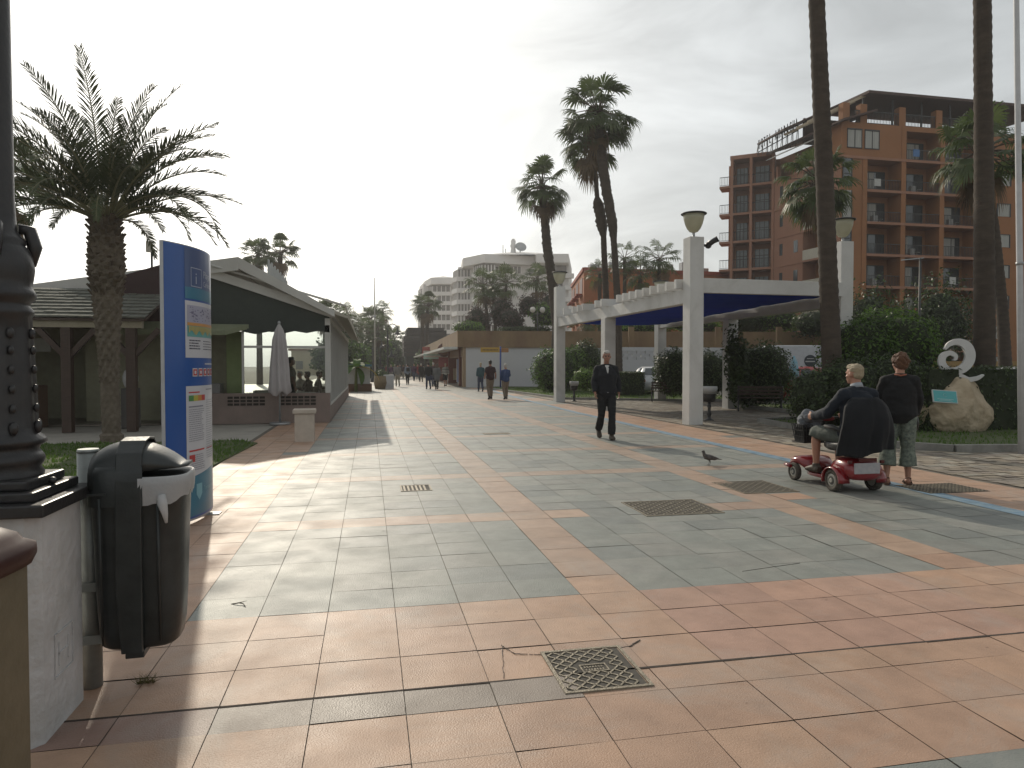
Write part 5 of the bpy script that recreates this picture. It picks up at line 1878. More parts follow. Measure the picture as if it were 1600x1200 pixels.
# ================================================================== OBJECTS
# ---------------------------------------------------------------- lamp column on white plinth (left foreground)
pl = thing('lamp_plinth', 'white painted square plinth with chamfered corner carrying the black lamp column', 'plinth', (-1.52, 3.27, 0))
PLW = mat('plinth_white', (0.60, 0.60, 0.61), (0.46, 0.46, 0.45), scale=5, rough=.7, bump=.5, bscale=24, dirt=.55)
b = MB()
k = .235; c = .045
b.prism([(-k + c, -k), (k - c, -k), (k, -k + c), (k, k - c), (k - c, k), (-k + c, k), (-k, k - c), (-k, -k + c)], -.02, .925)
b.build('shaft', PLW, pl)
b = MB()
b.box((k + .0005, -.10, .22), (k + .006, .08, .225)); b.box((k + .0005, -.10, .40), (k + .006, .08, .405))
b.box((k + .0005, -.10, .225), (k + .006, -.095, .40)); b.box((k + .0005, .075, .225), (k + .006, .08, .40))
b.box((k + .0005, -.06, .26), (k + .005, -.055, .36)); b.box((k + .0005, .03, .26), (k + .005, .035, .36)); b.box((k + .0005, -.06, .31), (k + .005, .035, .315))
b.build('service_hatch', PLW, pl)
lp = thing('street_lamp', 'huge black cast iron lamp column on the white plinth at the left edge', 'lamp', (-1.52, 3.27, .925))
b = MB(); b.box((-.275, -.275, .003), (.275, .275, .055), bev=.008); b.box((-.22, -.22, .056), (.22, .22, .095), bev=.008); b.box((-.18, -.18, .096), (.18, .18, .135), bev=.01)
b.build('base_plate', M_IRON, lp)
b = MB()
prof = [(.20, .136), (.20, .15), (.185, .17), (.20, .19), (.205, .21), (.19, .23), (.178, .245), (.185, .26), (.215, .275), (.21, .29), (.185, .31), (.178, .34), (.175, .42), (.166, .60), (.158, .74), (.155, .80), (.165, .81),
        (.165, .83), (.148, .845), (.15, .86), (.172, .875), (.178, .90), (.165, .915), (.158, .93), (.165, .96), (.172, 1.0), (.165, 1.05), (.145, 1.09), (.13, 1.10), (.14, 1.115), (.125, 1.13), (.098, 1.16), (.092, 1.22), (.088, 1.3), (.08, 3.0), (.072, 5.2), (.09, 5.22), (.09, 5.3), (.05, 5.32)]
n = 48
vs = []
for r_, z in prof:
    r_ *= .80
    for j in range(n):
        th = 2 * PI * j / n
        f_ = 1
        if .31 < z < .80: f_ = 1 - .05 * (1 if (j % 6) < 2 else 0)
        vs.append((r_ * f_ * math.cos(th), r_ * f_ * math.sin(th), z))
b.add(vs, [(i * n + j, i * n + (j + 1) % n, (i + 1) * n + (j + 1) % n, (i + 1) * n + j) for i in range(len(prof) - 1) for j in range(n)], 0, True)
b.build('column', M_IRON, lp, fix=False)
b = MB()
for i in range(8):      # acanthus knobs and beads
    th = 2 * PI * i / 8
    for z, r_, s_ in ((.34, .185, .018), (.42, .18, .012), (.50, .176, .012), (.58, .172, .012), (.66, .168, .012), (.73, .164, .015)):
        r_ *= .80
        b.ell((r_ * math.cos(th), r_ * math.sin(th), z), (s_, s_, s_ * 1.6), 8)
    b.ell((.20 * math.cos(th), .20 * math.sin(th), .11), (.018, .018, .016), 8)
b.build('ornament', M_IRON, lp)
b = MB()
for i in range(4):
    th = R(25) + PI / 2 * i
    c0_ = Vector((math.cos(th), math.sin(th), 0))
    b.tube([c0_ * .08 + Vector((0, 0, 1.17)), c0_ * .12 + Vector((0, 0, 1.17)), c0_ * .137 + Vector((0, 0, 1.10)), c0_ * .125 + Vector((0, 0, 1.02))], [.025, .028, .028, .016], 8)
b.build('scroll_bracket', M_IRON, lp)
b = MB(); b.lathe([(.05, 5.32), (.16, 5.4), (.2, 5.8), (.24, 6.0), (.05, 6.25), (.01, 6.4)], n=8); b.build('lantern', M_IRON, lp)

# ---------------------------------------------------------------- brown-lidded bin at lower left
t = thing('waste_container', 'beige container with a dark red-brown lid cut off by the left edge of the picture', 'bin', (-1.275, 2.16, 0), -.12)
b = MB()
b.prism([(-.22, -.22), (.20, -.22), (.24, -.18), (.24, .20), (.2, .24), (-.22, .24)], 0.02, .93)
b.build('body', mat('beige_plastic', (0.15, 0.125, 0.08), (0.10, 0.085, 0.05), scale=6, rough=.55, bump=.15, dirt=.4), t)
b = MB()
prof = [(1.0, .925), (1.12, .93), (1.17, .96), (1.16, .985), (1.05, 1.0), (1.0, 1.02), (.8, 1.05), (.3, 1.065), (.02, 1.07)]
n = 40
vs = []
for s_, z in prof:
    for j in range(n):
        th = 2 * PI * j / n
        q = (abs(math.cos(th)) ** 5 + abs(math.sin(th)) ** 5) ** (-1 / 5)
        vs.append((.24 * s_ * q * math.cos(th), .24 * s_ * q * math.sin(th), z))
b.add(vs, [(i * n + j, i * n + (j + 1) % n, (i + 1) * n + (j + 1) % n, (i + 1) * n + j) for i in range(len(prof) - 1) for j in range(n)], 0, True)
b.build('lid', mat('brown_lid', (0.05, 0.014, 0.010), (0.03, 0.010, 0.008), scale=4, rough=.5, spec=.25), t)

# ---------------------------------------------------------------- litter bin on steel post
t = thing('litter_bin', 'dark green hooded litter bin hung on a galvanised post, lined with a white bag', 'litter bin', (-1.30, 3.60, 0), .06)
GALV = mat('galvanised_steel', (0.26, 0.28, 0.27), (0.34, 0.36, 0.35), scale=14, rough=.5, metal=.5, bump=.05)
b = MB(); b.tube([(0, 0, 0), (0, 0, 1.115)], .047, 24); b.tube([(0, 0, 1.115), (0, 0, 1.13)], [.049, .044], 24); b.build('post', GALV, t)
b = MB()
for z in (.22, .47):
    b.box((-.30, -.055, z), (.0, -.049, z + .03)); b.box((-.06, -.056, z - .004), (.07, -.05, z + .038))
    b.tube([(-.27, -.06, z + .015), (-.25, -.06, z + .015)], .008, 8)
b.build('strap', GALV, t)
BG = mat('bin_dark_green', (0.017, 0.021, 0.021), (0.036, 0.041, 0.041), scale=7, rough=.42, bump=.08, bscale=40, rvar=.14, dirt=.3)
CX = .232


def rrect(w, d, p, n=40):
    out = []
    for j in range(n):
        th = 2 * PI * j / n
        q = (abs(math.cos(th) / w) ** p + abs(math.sin(th) / d) ** p) ** (-1 / p)
        out.append((q * math.cos(th), q * math.sin(th)))
    return out


b = MB()
n = 40
vs = []
lev = [(.205, .165, .125), (.22, .185, .14), (.29, .198, .150), (.45, .207, .158), (.75, .218, .166), (.93, .226, .172), (.945, .236, .180), (.99, .236, .180), (1.0, .228, .174)]
for z, w, d in lev:
    w *= .90
    for x, y in rrect(w, d, 4.0, n):
        # shallow vertical flutes between spine and side
        vs.append((CX + x, y, z))
for z, w, d in ((.99, .193, .160), (.25, .16, .13)):
    for x, y in rrect(w, d, 4.0, n):
        vs.append((CX + x, y, z))
L_ = len(lev) + 2
fs = [(i * n + j, i * n + (j + 1) % n, (i + 1) * n + (j + 1) % n, (i + 1) * n + j) for i in range(L_ - 1) for j in range(n)]
fs += [tuple(range(n))[::-1], tuple((L_ - 1) * n + j for j in range(n))]
b.add(vs, fs, 0, True)
b.build('body', BG, t, fix=False)
b = MB()   # hood: loft along x
N = 14
rows = []
for i in range(N + 1):
    u = i / N
    x = CX - .19 + .40 * u
    topz = 1.0 + .165 * math.sin(PI * min(1, (u * .86 + .14)) ** .85) ** .6
    bot = .96 if u < .42 else 1.035 + .01 * (u - .4)
    hw = .165 * (1 - .55 * max(0, u - .55) ** 1.4 / .45 ** 1.4 * .9)
    if u == 1: topz = 1.062; hw = .07
    row = []
    for j in range(15):
        a = PI * j / 14
        row.append((x, -hw * math.cos(a), bot + (topz - bot) * math.sin(a) ** .6))
    rows.append(row)
vs = [v for r_ in rows for v in r_]
fs = [(i * 15 + j, i * 15 + j + 1, (i + 1) * 15 + j + 1, (i + 1) * 15 + j) for i in range(N) for j in range(14)]
fs += [tuple(range(15)), tuple(N * 15 + j for j in range(15))[::-1]]
fs += [(i * 15, (i + 1) * 15, (i + 1) * 15 + 14, i * 15 + 14) for i in range(N)]
b.add(vs, fs, 0, True)
hb = b.build('hood', BG, t)
b = MB()   # spine strap going over the hood and down the face
pts_o = [(-.196, .21), (-.192, .5), (-.188, .94), (-.185, 1.02), (-.165, 1.12), (-.09, 1.172), (0, 1.182), (.09, 1.172), (.165, 1.12), (.19, 1.0), (.196, .21)]
vs = []
for y, z in pts_o:
    vs += [(CX - .075 + (.02 if z < .5 else 0), y, z), (CX + .035, y, z)]
for y, z in pts_o:
    vs += [(CX - .075 + (.02 if z < .5 else 0), y * .90, z - (.01 if z > 1.05 else 0)), (CX + .035, y * .90, z - (.01 if z > 1.05 else 0))]
m_ = len(pts_o)
fs = [(2 * i, 2 * i + 1, 2 * i + 3, 2 * i + 2) for i in range(m_ - 1)] + [(2 * m_ + 2 * i, 2 * m_ + 2 * i + 2, 2 * m_ + 2 * i + 3, 2 * m_ + 2 * i + 1) for i in range(m_ - 1)]
fs += [(2 * i, 2 * i + 2, 2 * m_ + 2 * i + 2, 2 * m_ + 2 * i) for i in range(m_ - 1)] + [(2 * i + 1, 2 * m_ + 2 * i + 1, 2 * m_ + 2 * i + 3, 2 * i + 3) for i in range(m_ - 1)]
b.add(vs, fs)
b.box((CX - .045, -.17, .175), (CX + .035, .10, .208))
sp = b.build('spine', BG, t)
bv = sp.modifiers.new('b', 'BEVEL'); bv.width = .006; bv.segments = 2
b = MB()   # closed rear shell of the hood reaching down over the rim
n = 60
vs = []
for z, w, d in ((.88, .214, .186), (1.03, .212, .186), (1.06, .20, .175), (1.06, .19, .165), (.88, .19, .165)):
    for x, y in rrect(w, d, 4.0, n):
        vs.append((CX + x, y, z))
keep = [j for j in range(n) if vs[j][0] < CX + .03]
b.add(vs, [(i * n + j, i * n + (j + 1) % n, (i + 1) * n + (j + 1) % n, (i + 1) * n + j) for i in range(4) for j in keep], 0, True)
b.build('hood_shell', BG, t, fix=False)
b = MB()   # ribs on the lower face
for x in (CX - .14, CX + .10):
    b.tube([(x, -.150, .24), (x, -.168, .6), (x, -.180, .92)], [.004, .008, .006], 8)
b.box((CX - .19, -.186, .935), (CX - .11, -.180, .945))
b.build('rib', BG, t)
b = MB()   # white liner bag folded over the rim
n = 60
vs = []
for k_, (z, w, d) in enumerate(((.84, .214, .160), (1.004, .222, .168), (1.012, .235, .180), (1.006, .243, .187), (.97, .245, .189), (.935, .243, .188), (.90, .239, .184))):
    w *= .9
    for j, (x, y) in enumerate(rrect(w, d, 4.0, n)):
        wv = .003 * math.sin(j * 1.7) + .004 * math.sin(j * .9 + 1) if k_ > 3 else 0
        zz = z + (.018 * math.sin(j * .35) + .008 * math.sin(j * 1.3) if k_ == 6 else 0)
        vs.append((CX + x * (1 + wv * 2), y * (1 + wv * 3), zz))
fs = [(i * n + j, i * n + (j + 1) % n, (i + 1) * n + (j + 1) % n, (i + 1) * n + j) for i in range(6) for j in range(n) if vs[i * n + j][0] > CX + .0]
b.add(vs, fs, 0, True)
b.tube([(CX + .12, -.19, .93), (CX + .125, -.197, .89), (CX + .135, -.196, .84), (CX + .14, -.194, .80)], [.016, .022, .013, .006], 8)
b.build('liner_bag', mat('white_plastic_bag', (0.78, 0.78, 0.78), (0.68, 0.69, 0.7), scale=8, rough=.35, trans=.5, bump=.2, bscale=60), t, fix=False)

# ---------------------------------------------------------------- beach information totem
TL = Vector((-1.82, 6.81, 0)); TR = Vector((-1.60, 7.66, 0))
tot = thing('information_totem', 'tall curved blue beach information board standing beside the lawn', 'information board', (TL.x, TL.y, 0))
ch_ = TR - TL
W_ = ch_.length
tu = ch_.normalized(); tn = Vector((tu.y, -tu.x, 0))
HT = 2.66


def tmap(u, z, off=0.0):
    """u 0..1 across the face"""
    v = tu * (u * W_) + tn * (.085 * (1 - (2 * u - 1) ** 2) + off)
    return (v.x, v.y, z)


def tpanel(mb, u0, u1, z0, z1, off, mi=0, n=14, z0b=None, z1b=None):
    vs = []
    for i in range(n + 1):
        u = u0 + (u1 - u0) * i / n
        za = z0 if z0b is None else z0 + (z0b - z0) * i / n
        zb = z1 if z1b is None else z1 + (z1b - z1) * i / n
        vs += [tmap(u, za, off), tmap(u, zb, off)]
    mb.add(vs, [(2 * i, 2 * i + 2, 2 * i + 3, 2 * i + 1) for i in range(n)], mi, True)


b = MB()
n = 20
vs = []
for i in range(n + 1):
    u = i / n
    for z in (.04, HT): vs.append(tmap(u, z, 0))
    for z in (.04, HT): vs.append(tmap(u, z, -.035 - .03 * (1 - (2 * u - 1) ** 2)))
fs = []
for i in range(n):
    a = 4 * i
    fs += [(a, a + 4, a + 5, a + 1), (a + 2, a + 3, a + 7, a + 6), (a + 1, a + 5, a + 7, a + 3), (a, a + 2, a + 6, a + 4)]
fs += [(0, 1, 3, 2), (4 * n, 4 * n + 2, 4 * n + 3, 4 * n + 1)]
b.add(vs, fs, 0, False)
b.build('body', mat('totem_grey_edge', (0.45, 0.46, 0.48), rough=.4, metal=.3), tot)
bl = lambda nm, c, **k: mat(nm, c, tuple(v * .93 for v in c), scale=3, rough=.3, coat=.25, **k)
BLUE = bl('totem_blue', (0.016, 0.085, 0.33)); TEAL = bl('totem_teal', (0.03, 0.17, 0.27)); LILA = bl('totem_slate', (0.05, 0.09, 0.22))
WH = bl('totem_white', (0.56, 0.56, 0.60)); INK = mat('totem_ink', (0.06, 0.06, 0.09), rough=.6); REDI = mat('totem_red', (0.5, 0.05, 0.05), rough=.6)
b = MB(); tpanel(b, .0, 1, .06, HT - .01, .002); b.build('face', BLUE, tot, fix=False)
b = MB(); tpanel(b, .27, 1, 2.16, HT - .02, .004); b.build('title_panel', LILA, tot, fix=False)
b = MB(); tpanel(b, .27, 1, 2.16, 2.27, .005); b.build('title_band', TEAL, tot, fix=False)
b = MB(); tpanel(b, .27, 1, 1.60, 2.14, .004); b.build('map_sheet', WH, tot, fix=False)
b = MB(); tpanel(b, .30, .98, 1.93, 2.10, .006); b.build('map_town', bl('map_town', (.36, .36, .46)), tot, fix=False)
b = MB(); tpanel(b, .30, .98, 1.905, 1.935, .0075); b.build('map_coast', bl('map_orange', (.55, .27, .08)), tot, fix=False)
b = MB(); tpanel(b, .30, .98, 1.80, 1.905, .006); b.build('map_sea', bl('map_sea', (.12, .36, .36)), tot, fix=False)
rr = random.Random(11)
b = MB()
for i in range(60):
    u = rr.uniform(.32, .94); z = rr.uniform(1.945, 2.08)
    tpanel(b, u, u + rr.uniform(.01, .045), z, z + rr.uniform(.004, .012), .0085, n=2)
b.build('map_streets', mat('map_ink', (.18, .17, .26), rough=.6), tot, fix=False)
b = MB()
for i in range(26):
    u = .32 + i * .025; tpanel(b, u, u + .018, 1.84 + .02 * math.sin(i), 1.90, .009, n=1)
b.build('map_beach', bl('map_yellow', (.5, .42, .15)), tot, fix=False)
b = MB()


def tlines(b, u0, u1, z0, z1, step, hgt, seed, off=.0065):
    r = random.Random(seed)
    z = z1
    while z > z0:
        u = u0
        end = u1 - r.uniform(0, (u1 - u0) * .25)
        while u < end:
            w = r.uniform(.012, .045)
            tpanel(b, u, min(u + w, u1), z, z + hgt, off, n=1)
            u += w + .007
        z -= step


tlines(b, .33, .55, 1.66, 1.76, .026, .011, 1)
tlines(b, .62, .96, 1.66, 1.76, .026, .007, 2)
b.build('map_legend', INK, tot, fix=False)
b = MB(); tpanel(b, .27, 1, .45, 1.33, .004, z0b=.52); b.build('rules_sheet', WH, tot, fix=False)
b = MB(); tpanel(b, .27, 1, .08, .448, .004, z1b=.518); b.build('foot_panel', TEAL, tot, fix=False)
b = MB()
tlines(b, .31, .62, .78, 1.10, .020, .006, 3); tlines(b, .68, .95, .60, 1.18, .022, .005, 4); tlines(b, .34, .62, .50, .66, .020, .006, 5)
tpanel(b, .31, .60, 1.125, 1.137, .0066, n=3); tpanel(b, .68, .93, 1.285, 1.294, .0066, n=3)
b.build('small_print', mat('print_grey', (.22, .22, .27), rough=.6), tot, fix=False)
b = MB(); tpanel(b, .31, .62, .70, .716, .0066, n=3); tpanel(b, .31, .41, .60, .67, .0066, n=3); tpanel(b, .68, .92, .70, .708, .0066, n=3); tpanel(b, .31, .52, 1.262, 1.274, .0066, n=3); b.build('red_heading', REDI, tot, fix=False)
for i, c_ in enumerate(((.08, .25, .08), (.45, .40, .06), (.5, .22, .05), (.45, .04, .04))):
    b = MB(); tpanel(b, .31 + i * .085, .31 + (i + 1) * .085, 1.185, 1.24, .0066, n=2); b.build('flag_colour', mat('flag_%d' % i, c_, rough=.5), tot, fix=False)
for i in range(5):
    u = .38 + i * .118
    b = MB(); tpanel(b, u, u + .095, 1.42, 1.50, .0066, n=2); s_ = b.build('pictogram', WH, tot, fix=False)
    b = MB(); tpanel(b, u + .012, u + .083, 1.43, 1.49, .008, n=2); b.build('pictogram_ring', REDI, s_, fix=False)
    b = MB(); tpanel(b, u + .03, u + .065, 1.445, 1.475, .0095, n=2); b.build('pictogram_mark', WH, s_, fix=False)
b = MB(); tpanel(b, .66, .97, 1.535, 1.548, .0066, n=3); b.build('caption', WH, tot, fix=False)
b = MB()
tpanel(b, .37, .60, 2.455, 2.462, .0062, n=3); tpanel(b, .37, .60, 2.28, 2.287, .0062, n=3); tpanel(b, .37, .378, 2.28, 2.46, .0062, n=1); tpanel(b, .592, .60, 2.28, 2.46, .0062, n=1)
b.build('info_frame', bl('totem_pale', (.42, .46, .55)), tot, fix=False)


def ttext(txt, u, z, size, m_, nm, off=.007, squash=1.0):
    vs, fs = text_geo(txt, size)
    b = MB(); b.add([tmap(u + v.x / W_ * squash, z + v.y, off) for v in vs], fs)
    b.build(nm, m_, tot, fix=False)


ttext('i', .45, 2.31, .16, MATS['totem_pale'], 'letter_i')
ttext('Playa', .64, 2.385, .10, MATS['totem_pale'], 'title_text')
ttext('Carihuela', .64, 2.30, .075, MATS['totem_pale'], 'title_text', squash=.8)
ttext('Torremolinos', .60, .30, .06, bl('totem_pale2', (.2, .42, .5)), 'foot_text', squash=.8)
b = MB()
vs_ = [tmap(.43, .38, .0066), tmap(.55, .38, .0066), tmap(.55, .28, .0066), tmap(.49, .22, .0066), tmap(.43, .28, .0066)]
b.add(vs_, [(0, 1, 2, 3, 4)]); b.build('crest', MATS['totem_pale2'], tot, fix=False)
b = MB()
for u in (.12, .9):
    q = tmap(u, 0, -.06)
    b.box((q[0] - .12, q[1] - .07, 0), (q[0] + .14, q[1] + .07, .012))
    b.box((q[0] - .03, q[1] - .03, .012), (q[0] + .03, q[1] + .03, .06))
b.build('foot_plate', M_GREYM, tot)

# ---------------------------------------------------------------- boulder with Q sculpture and plaque
bo_c = P(1495, 600, 15.9); bo_c.z = 0.05
bd = thing('boulder', 'big pale rough boulder carrying the white letter sculpture', 'boulder', bo_c, .1)
bm = bmesh.new()
bmesh.ops.create_icosphere(bm, subdivisions=6, radius=1)
for v in bm.verts:
    c = v.co.copy()
    # planar facets
    for nx_, ny_, nz_, dd in ((.55, -.75, .35, .74), (-.6, -.7, .3, .80), (0, -.3, 1, .92), (-.8, -.1, .55, .74), (.85, -.1, .5, .72), (.1, -.95, -.15, .86), (.9, -.4, -.2, .88), (-.95, -.3, -.3, .90), (.3, .9, .3, .8), (-.4, .9, .2, .8)):
        nn = Vector((nx_, ny_, nz_)).normalized()
        k = c.dot(nn)
        if k > dd:
            c -= nn * (k - dd) * .95
    c *= 1 + .07 * noise.noise(c * 1.9) + .035 * noise.noise(c * 6) + .016 * noise.noise(c * 17)
    tz = max(0.0, (c.z + 1) / 2)
    w = 1 - .26 * tz ** 3
    v.co = Vector((c.x * 1.06 * w - .05, c.y * .66 * w, max(-.06, (c.z + .72) * .78)))
me = bpy.data.meshes.new('rock'); bm.to_mesh(me); bm.free()
for p_ in me.polygons: p_.use_smooth = True
me.materials.append(mat('boulder_stone', (0.52, 0.43, 0.31), (0.34, 0.265, 0.175), scale=2.4, rough=.9, bump=1, bscale=14, dirt=.5))
ro = bpy.data.objects.new('rock', me); col.objects.link(ro); ro.parent = bd
# plaque
t = thing('plaque', 'turquoise framed plaque fixed to the left of the boulder front', 'plaque', P(1476, 620, 15.15), YAW * -1 - .05)
t.rotation_euler = (R(-24), R(4), -YAW - .12)
b = MB(); b.box((-.255, -.02, -.15), (.255, .02, .15), bev=.008); b.build('frame', mat('plaque_frame', (.5, .52, .5), rough=.4), t)
b = MB(); b.box((-.235, -.024, -.13), (.235, -.0205, .13)); b.build('panel', mat('plaque_teal', (.07, .33, .34), (.09, .37, .38), rough=.3), t)
b = MB()
for i in range(14):
    a0 = i / 14 * 2 * PI * .8 + .6; a1 = (i + 1) / 14 * 2 * PI * .8 + .6
    b.beam((.0 + .035 * math.cos(a0), -.026, .03 + .035 * math.sin(a0)), (.035 * math.cos(a1), -.026, .03 + .035 * math.sin(a1)), .003, .006, up=(0, 1, 0))
b.box((-.17, -.0265, -.07), (.17, -.0245, -.062)); b.box((-.12, -.0265, -.09), (.12, -.0245, -.084)); b.box((-.14, -.0265, -.108), (.14, -.0245, -.103))
b.build('emblem', mat('plaque_pale', (.45, .6, .58), rough=.5), t)
# Q sculpture: traced ribbon outline with real thickness (metres; origin at left foot)
q_o = P(1495, 600, 15.75); qz = P(1495, 597, 15.75).z
t = thing('letter_sculpture', 'white stone curling letter Q standing on top of the boulder', 'sculpture', (q_o.x, q_o.y, qz + .02), -YAW - .42)
WS = mat('white_stone', (.62, .61, .60), (.55, .54, .53), scale=4, rough=.7, bump=.25, bscale=40)
pts = [(-.25, .72), (-.16, .84), (0, .89), (.16, .81), (.235, .64), (.22, .45), (.11, .29), (-.05, .226), (-.21, .266), (-.30, .41), (-.28, .57), (-.16, .64), (-.053, .585), (-.04, .505), (-.09, .48)]
wid = [.02, .05, .075, .09, .095, .095, .09, .085, .08, .07, .065, .055, .045, .03, .012]


def ribbon(name, pts, wid, dep, parent, m_):
    # smooth the centreline
    P2, W2_ = [], []
    n = len(pts)
    for i in range(n - 1):
        p0 = Vector(pts[max(0, i - 1)]); p1 = Vector(pts[i]); p2 = Vector(pts[i + 1]); p3 = Vector(pts[min(n - 1, i + 2)])
        for k in range(6):
            t_ = k / 6
            P2.append(.5 * ((2 * p1) + (p2 - p0) * t_ + (2 * p0 - 5 * p1 + 4 * p2 - p3) * t_ ** 2 + (3 * p1 - p0 - 3 * p2 + p3) * t_ ** 3))
            W2_.append(wid[i] * (1 - t_) + wid[i + 1] * t_)
    P2.append(Vector(pts[-1])); W2_.append(wid[-1])
    vs = []
    for i, p in enumerate(P2):
        d = (P2[min(i + 1, len(P2) - 1)] - P2[max(0, i - 1)]).normalized()
        nn = Vector((-d.y, d.x))
        a = p + nn * W2_[i]; c = p - nn * W2_[i]
        vs += [(a.x, -dep, a.y), (c.x, -dep, c.y), (c.x, dep, c.y), (a.x, dep, a.y)]
    k = len(P2)
    fs = [tuple(4 * i + q for q in (j, (j + 1) % 4)) + tuple(4 * (i + 1) + q for q in ((j + 1) % 4, j)) for i in range(k - 1) for j in range(4)]
    fs += [(0, 1, 2, 3), tuple(4 * (k - 1) + q for q in (3, 2, 1, 0))]
    b = MB(); b.add(vs, fs)
    o = b.build(name, m_, parent)
    bv = o.modifiers.new('b', 'BEVEL'); bv.width = .008; bv.segments = 2; bv.limit_method = 'ANGLE'
    return o


ribbon('letter_bowl', pts, wid, .11, t, WS)
ribbon('letter_tail', [(-.25, .04), (-.13, .12), (.05, .106), (.21, .04), (.38, .07), (.50, .15)], [.03, .06, .065, .055, .045, .015], .105, t, WS)


# ---------------------------------------------------------------- park benches, post bins
def make_bench():
    t = thing('park_bench', '', 'bench', (0, 0, 0))
    for s_ in (-1, 1):
        b = MB()
        x = s_ * .68
        b.tube([(x, -.30, .02), (x, -.22, .12), (x, -.20, .30), (x, -.26, .40), (x, -.20, .44), (x, .20, .42), (x, .30, .70), (x, .36, .86)], .022, 8)
        b.tube([(x, .30, .02), (x, .20, .12), (x, .12, .28), (x, .20, .42)], .022, 8)
        b.tube([(x, -.26, .44), (x, -.30, .55), (x, -.22, .64), (x, 0, .64), (x, .2, .62), (x, .27, .66)], .02, 8)
        b.tube([(x, -.15, .30), (x, -.03, .20), (x, .08, .28), (x, 0, .36), (x, -.06, .30)], .014, 8)
        b.build('cast_end', M_IRON, t)
    b = MB()
    for i in range(5): b.box((-.72, -.22 + i * .088, .445), (.72, -.22 + i * .088 + .065, .475), bev=.006)
    b.build('seat', WD, t)
    b = MB()
    for i in range(3):
        z = .56 + i * .11; y = .26 + i * .035
        b.box((-.72, y, z), (.72, y + .028, z + .075), bev=.006)
    b.build('backrest', WD, t)
    return t


bn = make_bench()
q = G(1187, 643); bn.location = (q.x, q.y, 0); bn.rotation_euler = (0, 0, PI - .5)
bn['label'] = 'dark slatted bench with iron scroll ends right of the bins, beside the red vehicle'
bn['group'] = 'iron park benches under the pergola'
q = G(1044, 628)
dup(bn, (q.x, q.y, 0), PI - .35, 'iron park bench seen just left of the nearest tall white pillar')
q = G(905, 622)


def make_postbin():
    t = thing('post_bin', '', 'litter bin', (0, 0, 0))
    b = MB(); b.lathe([(.14, 0), (.14, .02), (.06, .05), (.045, .12), (.07, .18), (.05, .24), (.04, .34), (.06, .40), (.045, .44), (.045, .60)], n=14); b.build('post', M_IRON, t)
    b = MB(); b.lathe([(.10, .52), (.16, .54), (.18, .70), (.20, .92), (.205, .94), (.19, .94), (.17, .70), (.02, .56)], n=20); b.build('basket', M_IRON, t)
    b = MB(); b.lathe([(.185, .75), (.205, .955), (.215, .955), (.222, .90), (.216, .80), (.21, .80)], n=20); b.build('liner_bag', MATS['white_plastic_bag'], t, fix=False)
    return t


pb = make_postbin()
q = G(1108, 657); pb.location = (q.x, q.y, 0)
pb['label'] = 'black bin on an ornate post with a white liner, right of the nearest tall pillar'; pb['group'] = 'black post bins along the pergola'
q = G(897, 627); dup(pb, (q.x, q.y, 0), 0, 'black bin on an ornate post between the far left pillar and the walking man', scale=.9)
q = G(598, 606)

# ---------------------------------------------------------------- signs, masts, lamps in the distance
q = G(782, 607)
t = thing('direction_sign', 'yellow finger sign on a blue pole before the white shop wall', 'sign', (q.x, q.y, 0), -YAW)
b = MB(); b.tube([(0, 0, 0), (0, 0, 2.85)], .055, 10); b.build('pole', mat('pole_blue', (.03, .06, .25), rough=.5), t)
YEL = mat('sign_yellow', (.45, .27, .03), (.4, .24, .03), rough=.5)
b = MB(); b.box((-1.35, -.03, 2.45), (-.06, .03, 2.78), bev=.01); b.build('finger', YEL, t)
b = MB(); b.box((.06, -.03, 2.45), (.55, .03, 2.75), bev=.01); b.build('finger', mat('sign_orange', (.35, .16, .05), rough=.5), t)
b = MB()
for i in range(11): b.box((-1.2 + i * .095, -.034, 2.57), (-1.2 + i * .095 + .06, -.0305, 2.67))
b.build('lettering', mat('sign_ink', (.12, .07, .02), rough=.6), t)
q = G(803, 604)
t = thing('white_post', 'short white post at the edge of the lawn right of the yellow sign', 'post', (q.x, q.y, 0))
b = MB(); b.box((-.07, -.07, 0), (.07, .07, 1.05), bev=.01); b.build('post', RWH, t)
b = MB(); b.box((-.10, -.10, 1.055), (.10, .10, 1.10), bev=.01); b.build('cap', RWH, t)
q = P(586, 600, 70)
t = thing('flag_mast', 'tall thin pale mast rising over the far left palms', 'mast', (q.x, q.y, 0))
b = MB(); b.tube([(0, 0, 0), (0, 0, 6.5), (0, 0, 10.4)], [.10, .07, .03], 8); b.build('mast', mat('mast_pale', (.42, .4, .36), rough=.6), t)
b = MB(); b.tube([(0, 0, 6.4), (0, 0, 6.6)], .12, 8); b.build('collar', M_GREYM, t)


def goose(px, d, h, lab, sc_=1.0, s_=1):
    q = P(px, 600, d)
    t = thing('gooseneck_lamp', lab, 'street lamp', (q.x, q.y, 0), 0, 'black gooseneck street lamps')
    b = MB(); b.lathe([(.22, 0), (.22, .3), (.12, .4), (.12, 1.0), (.09, 1.1), (.07, h - 1.2), (.09, h - 1.15), (.05, h - .9)], n=10)
    b.build('post', M_IRON, t)
    b = MB()
    pts = [(0, 0, h - 1.0)] + [(s_ * (.42 - .42 * math.cos(a)), 0, h - .42 + .42 * math.sin(a)) for a in [i * PI / 8 for i in range(9)]]
    b.tube(pts, .035, 8); b.build('arm', M_IRON, t)
    b = MB(); b.lathe([(.03, 0), (.06, -.12), (.10, -.3), (.28, -.48), (.27, -.52), (.02, -.5)], (s_ * .84, 0, h - .40), n=14); b.build('lantern', M_IRON, t)


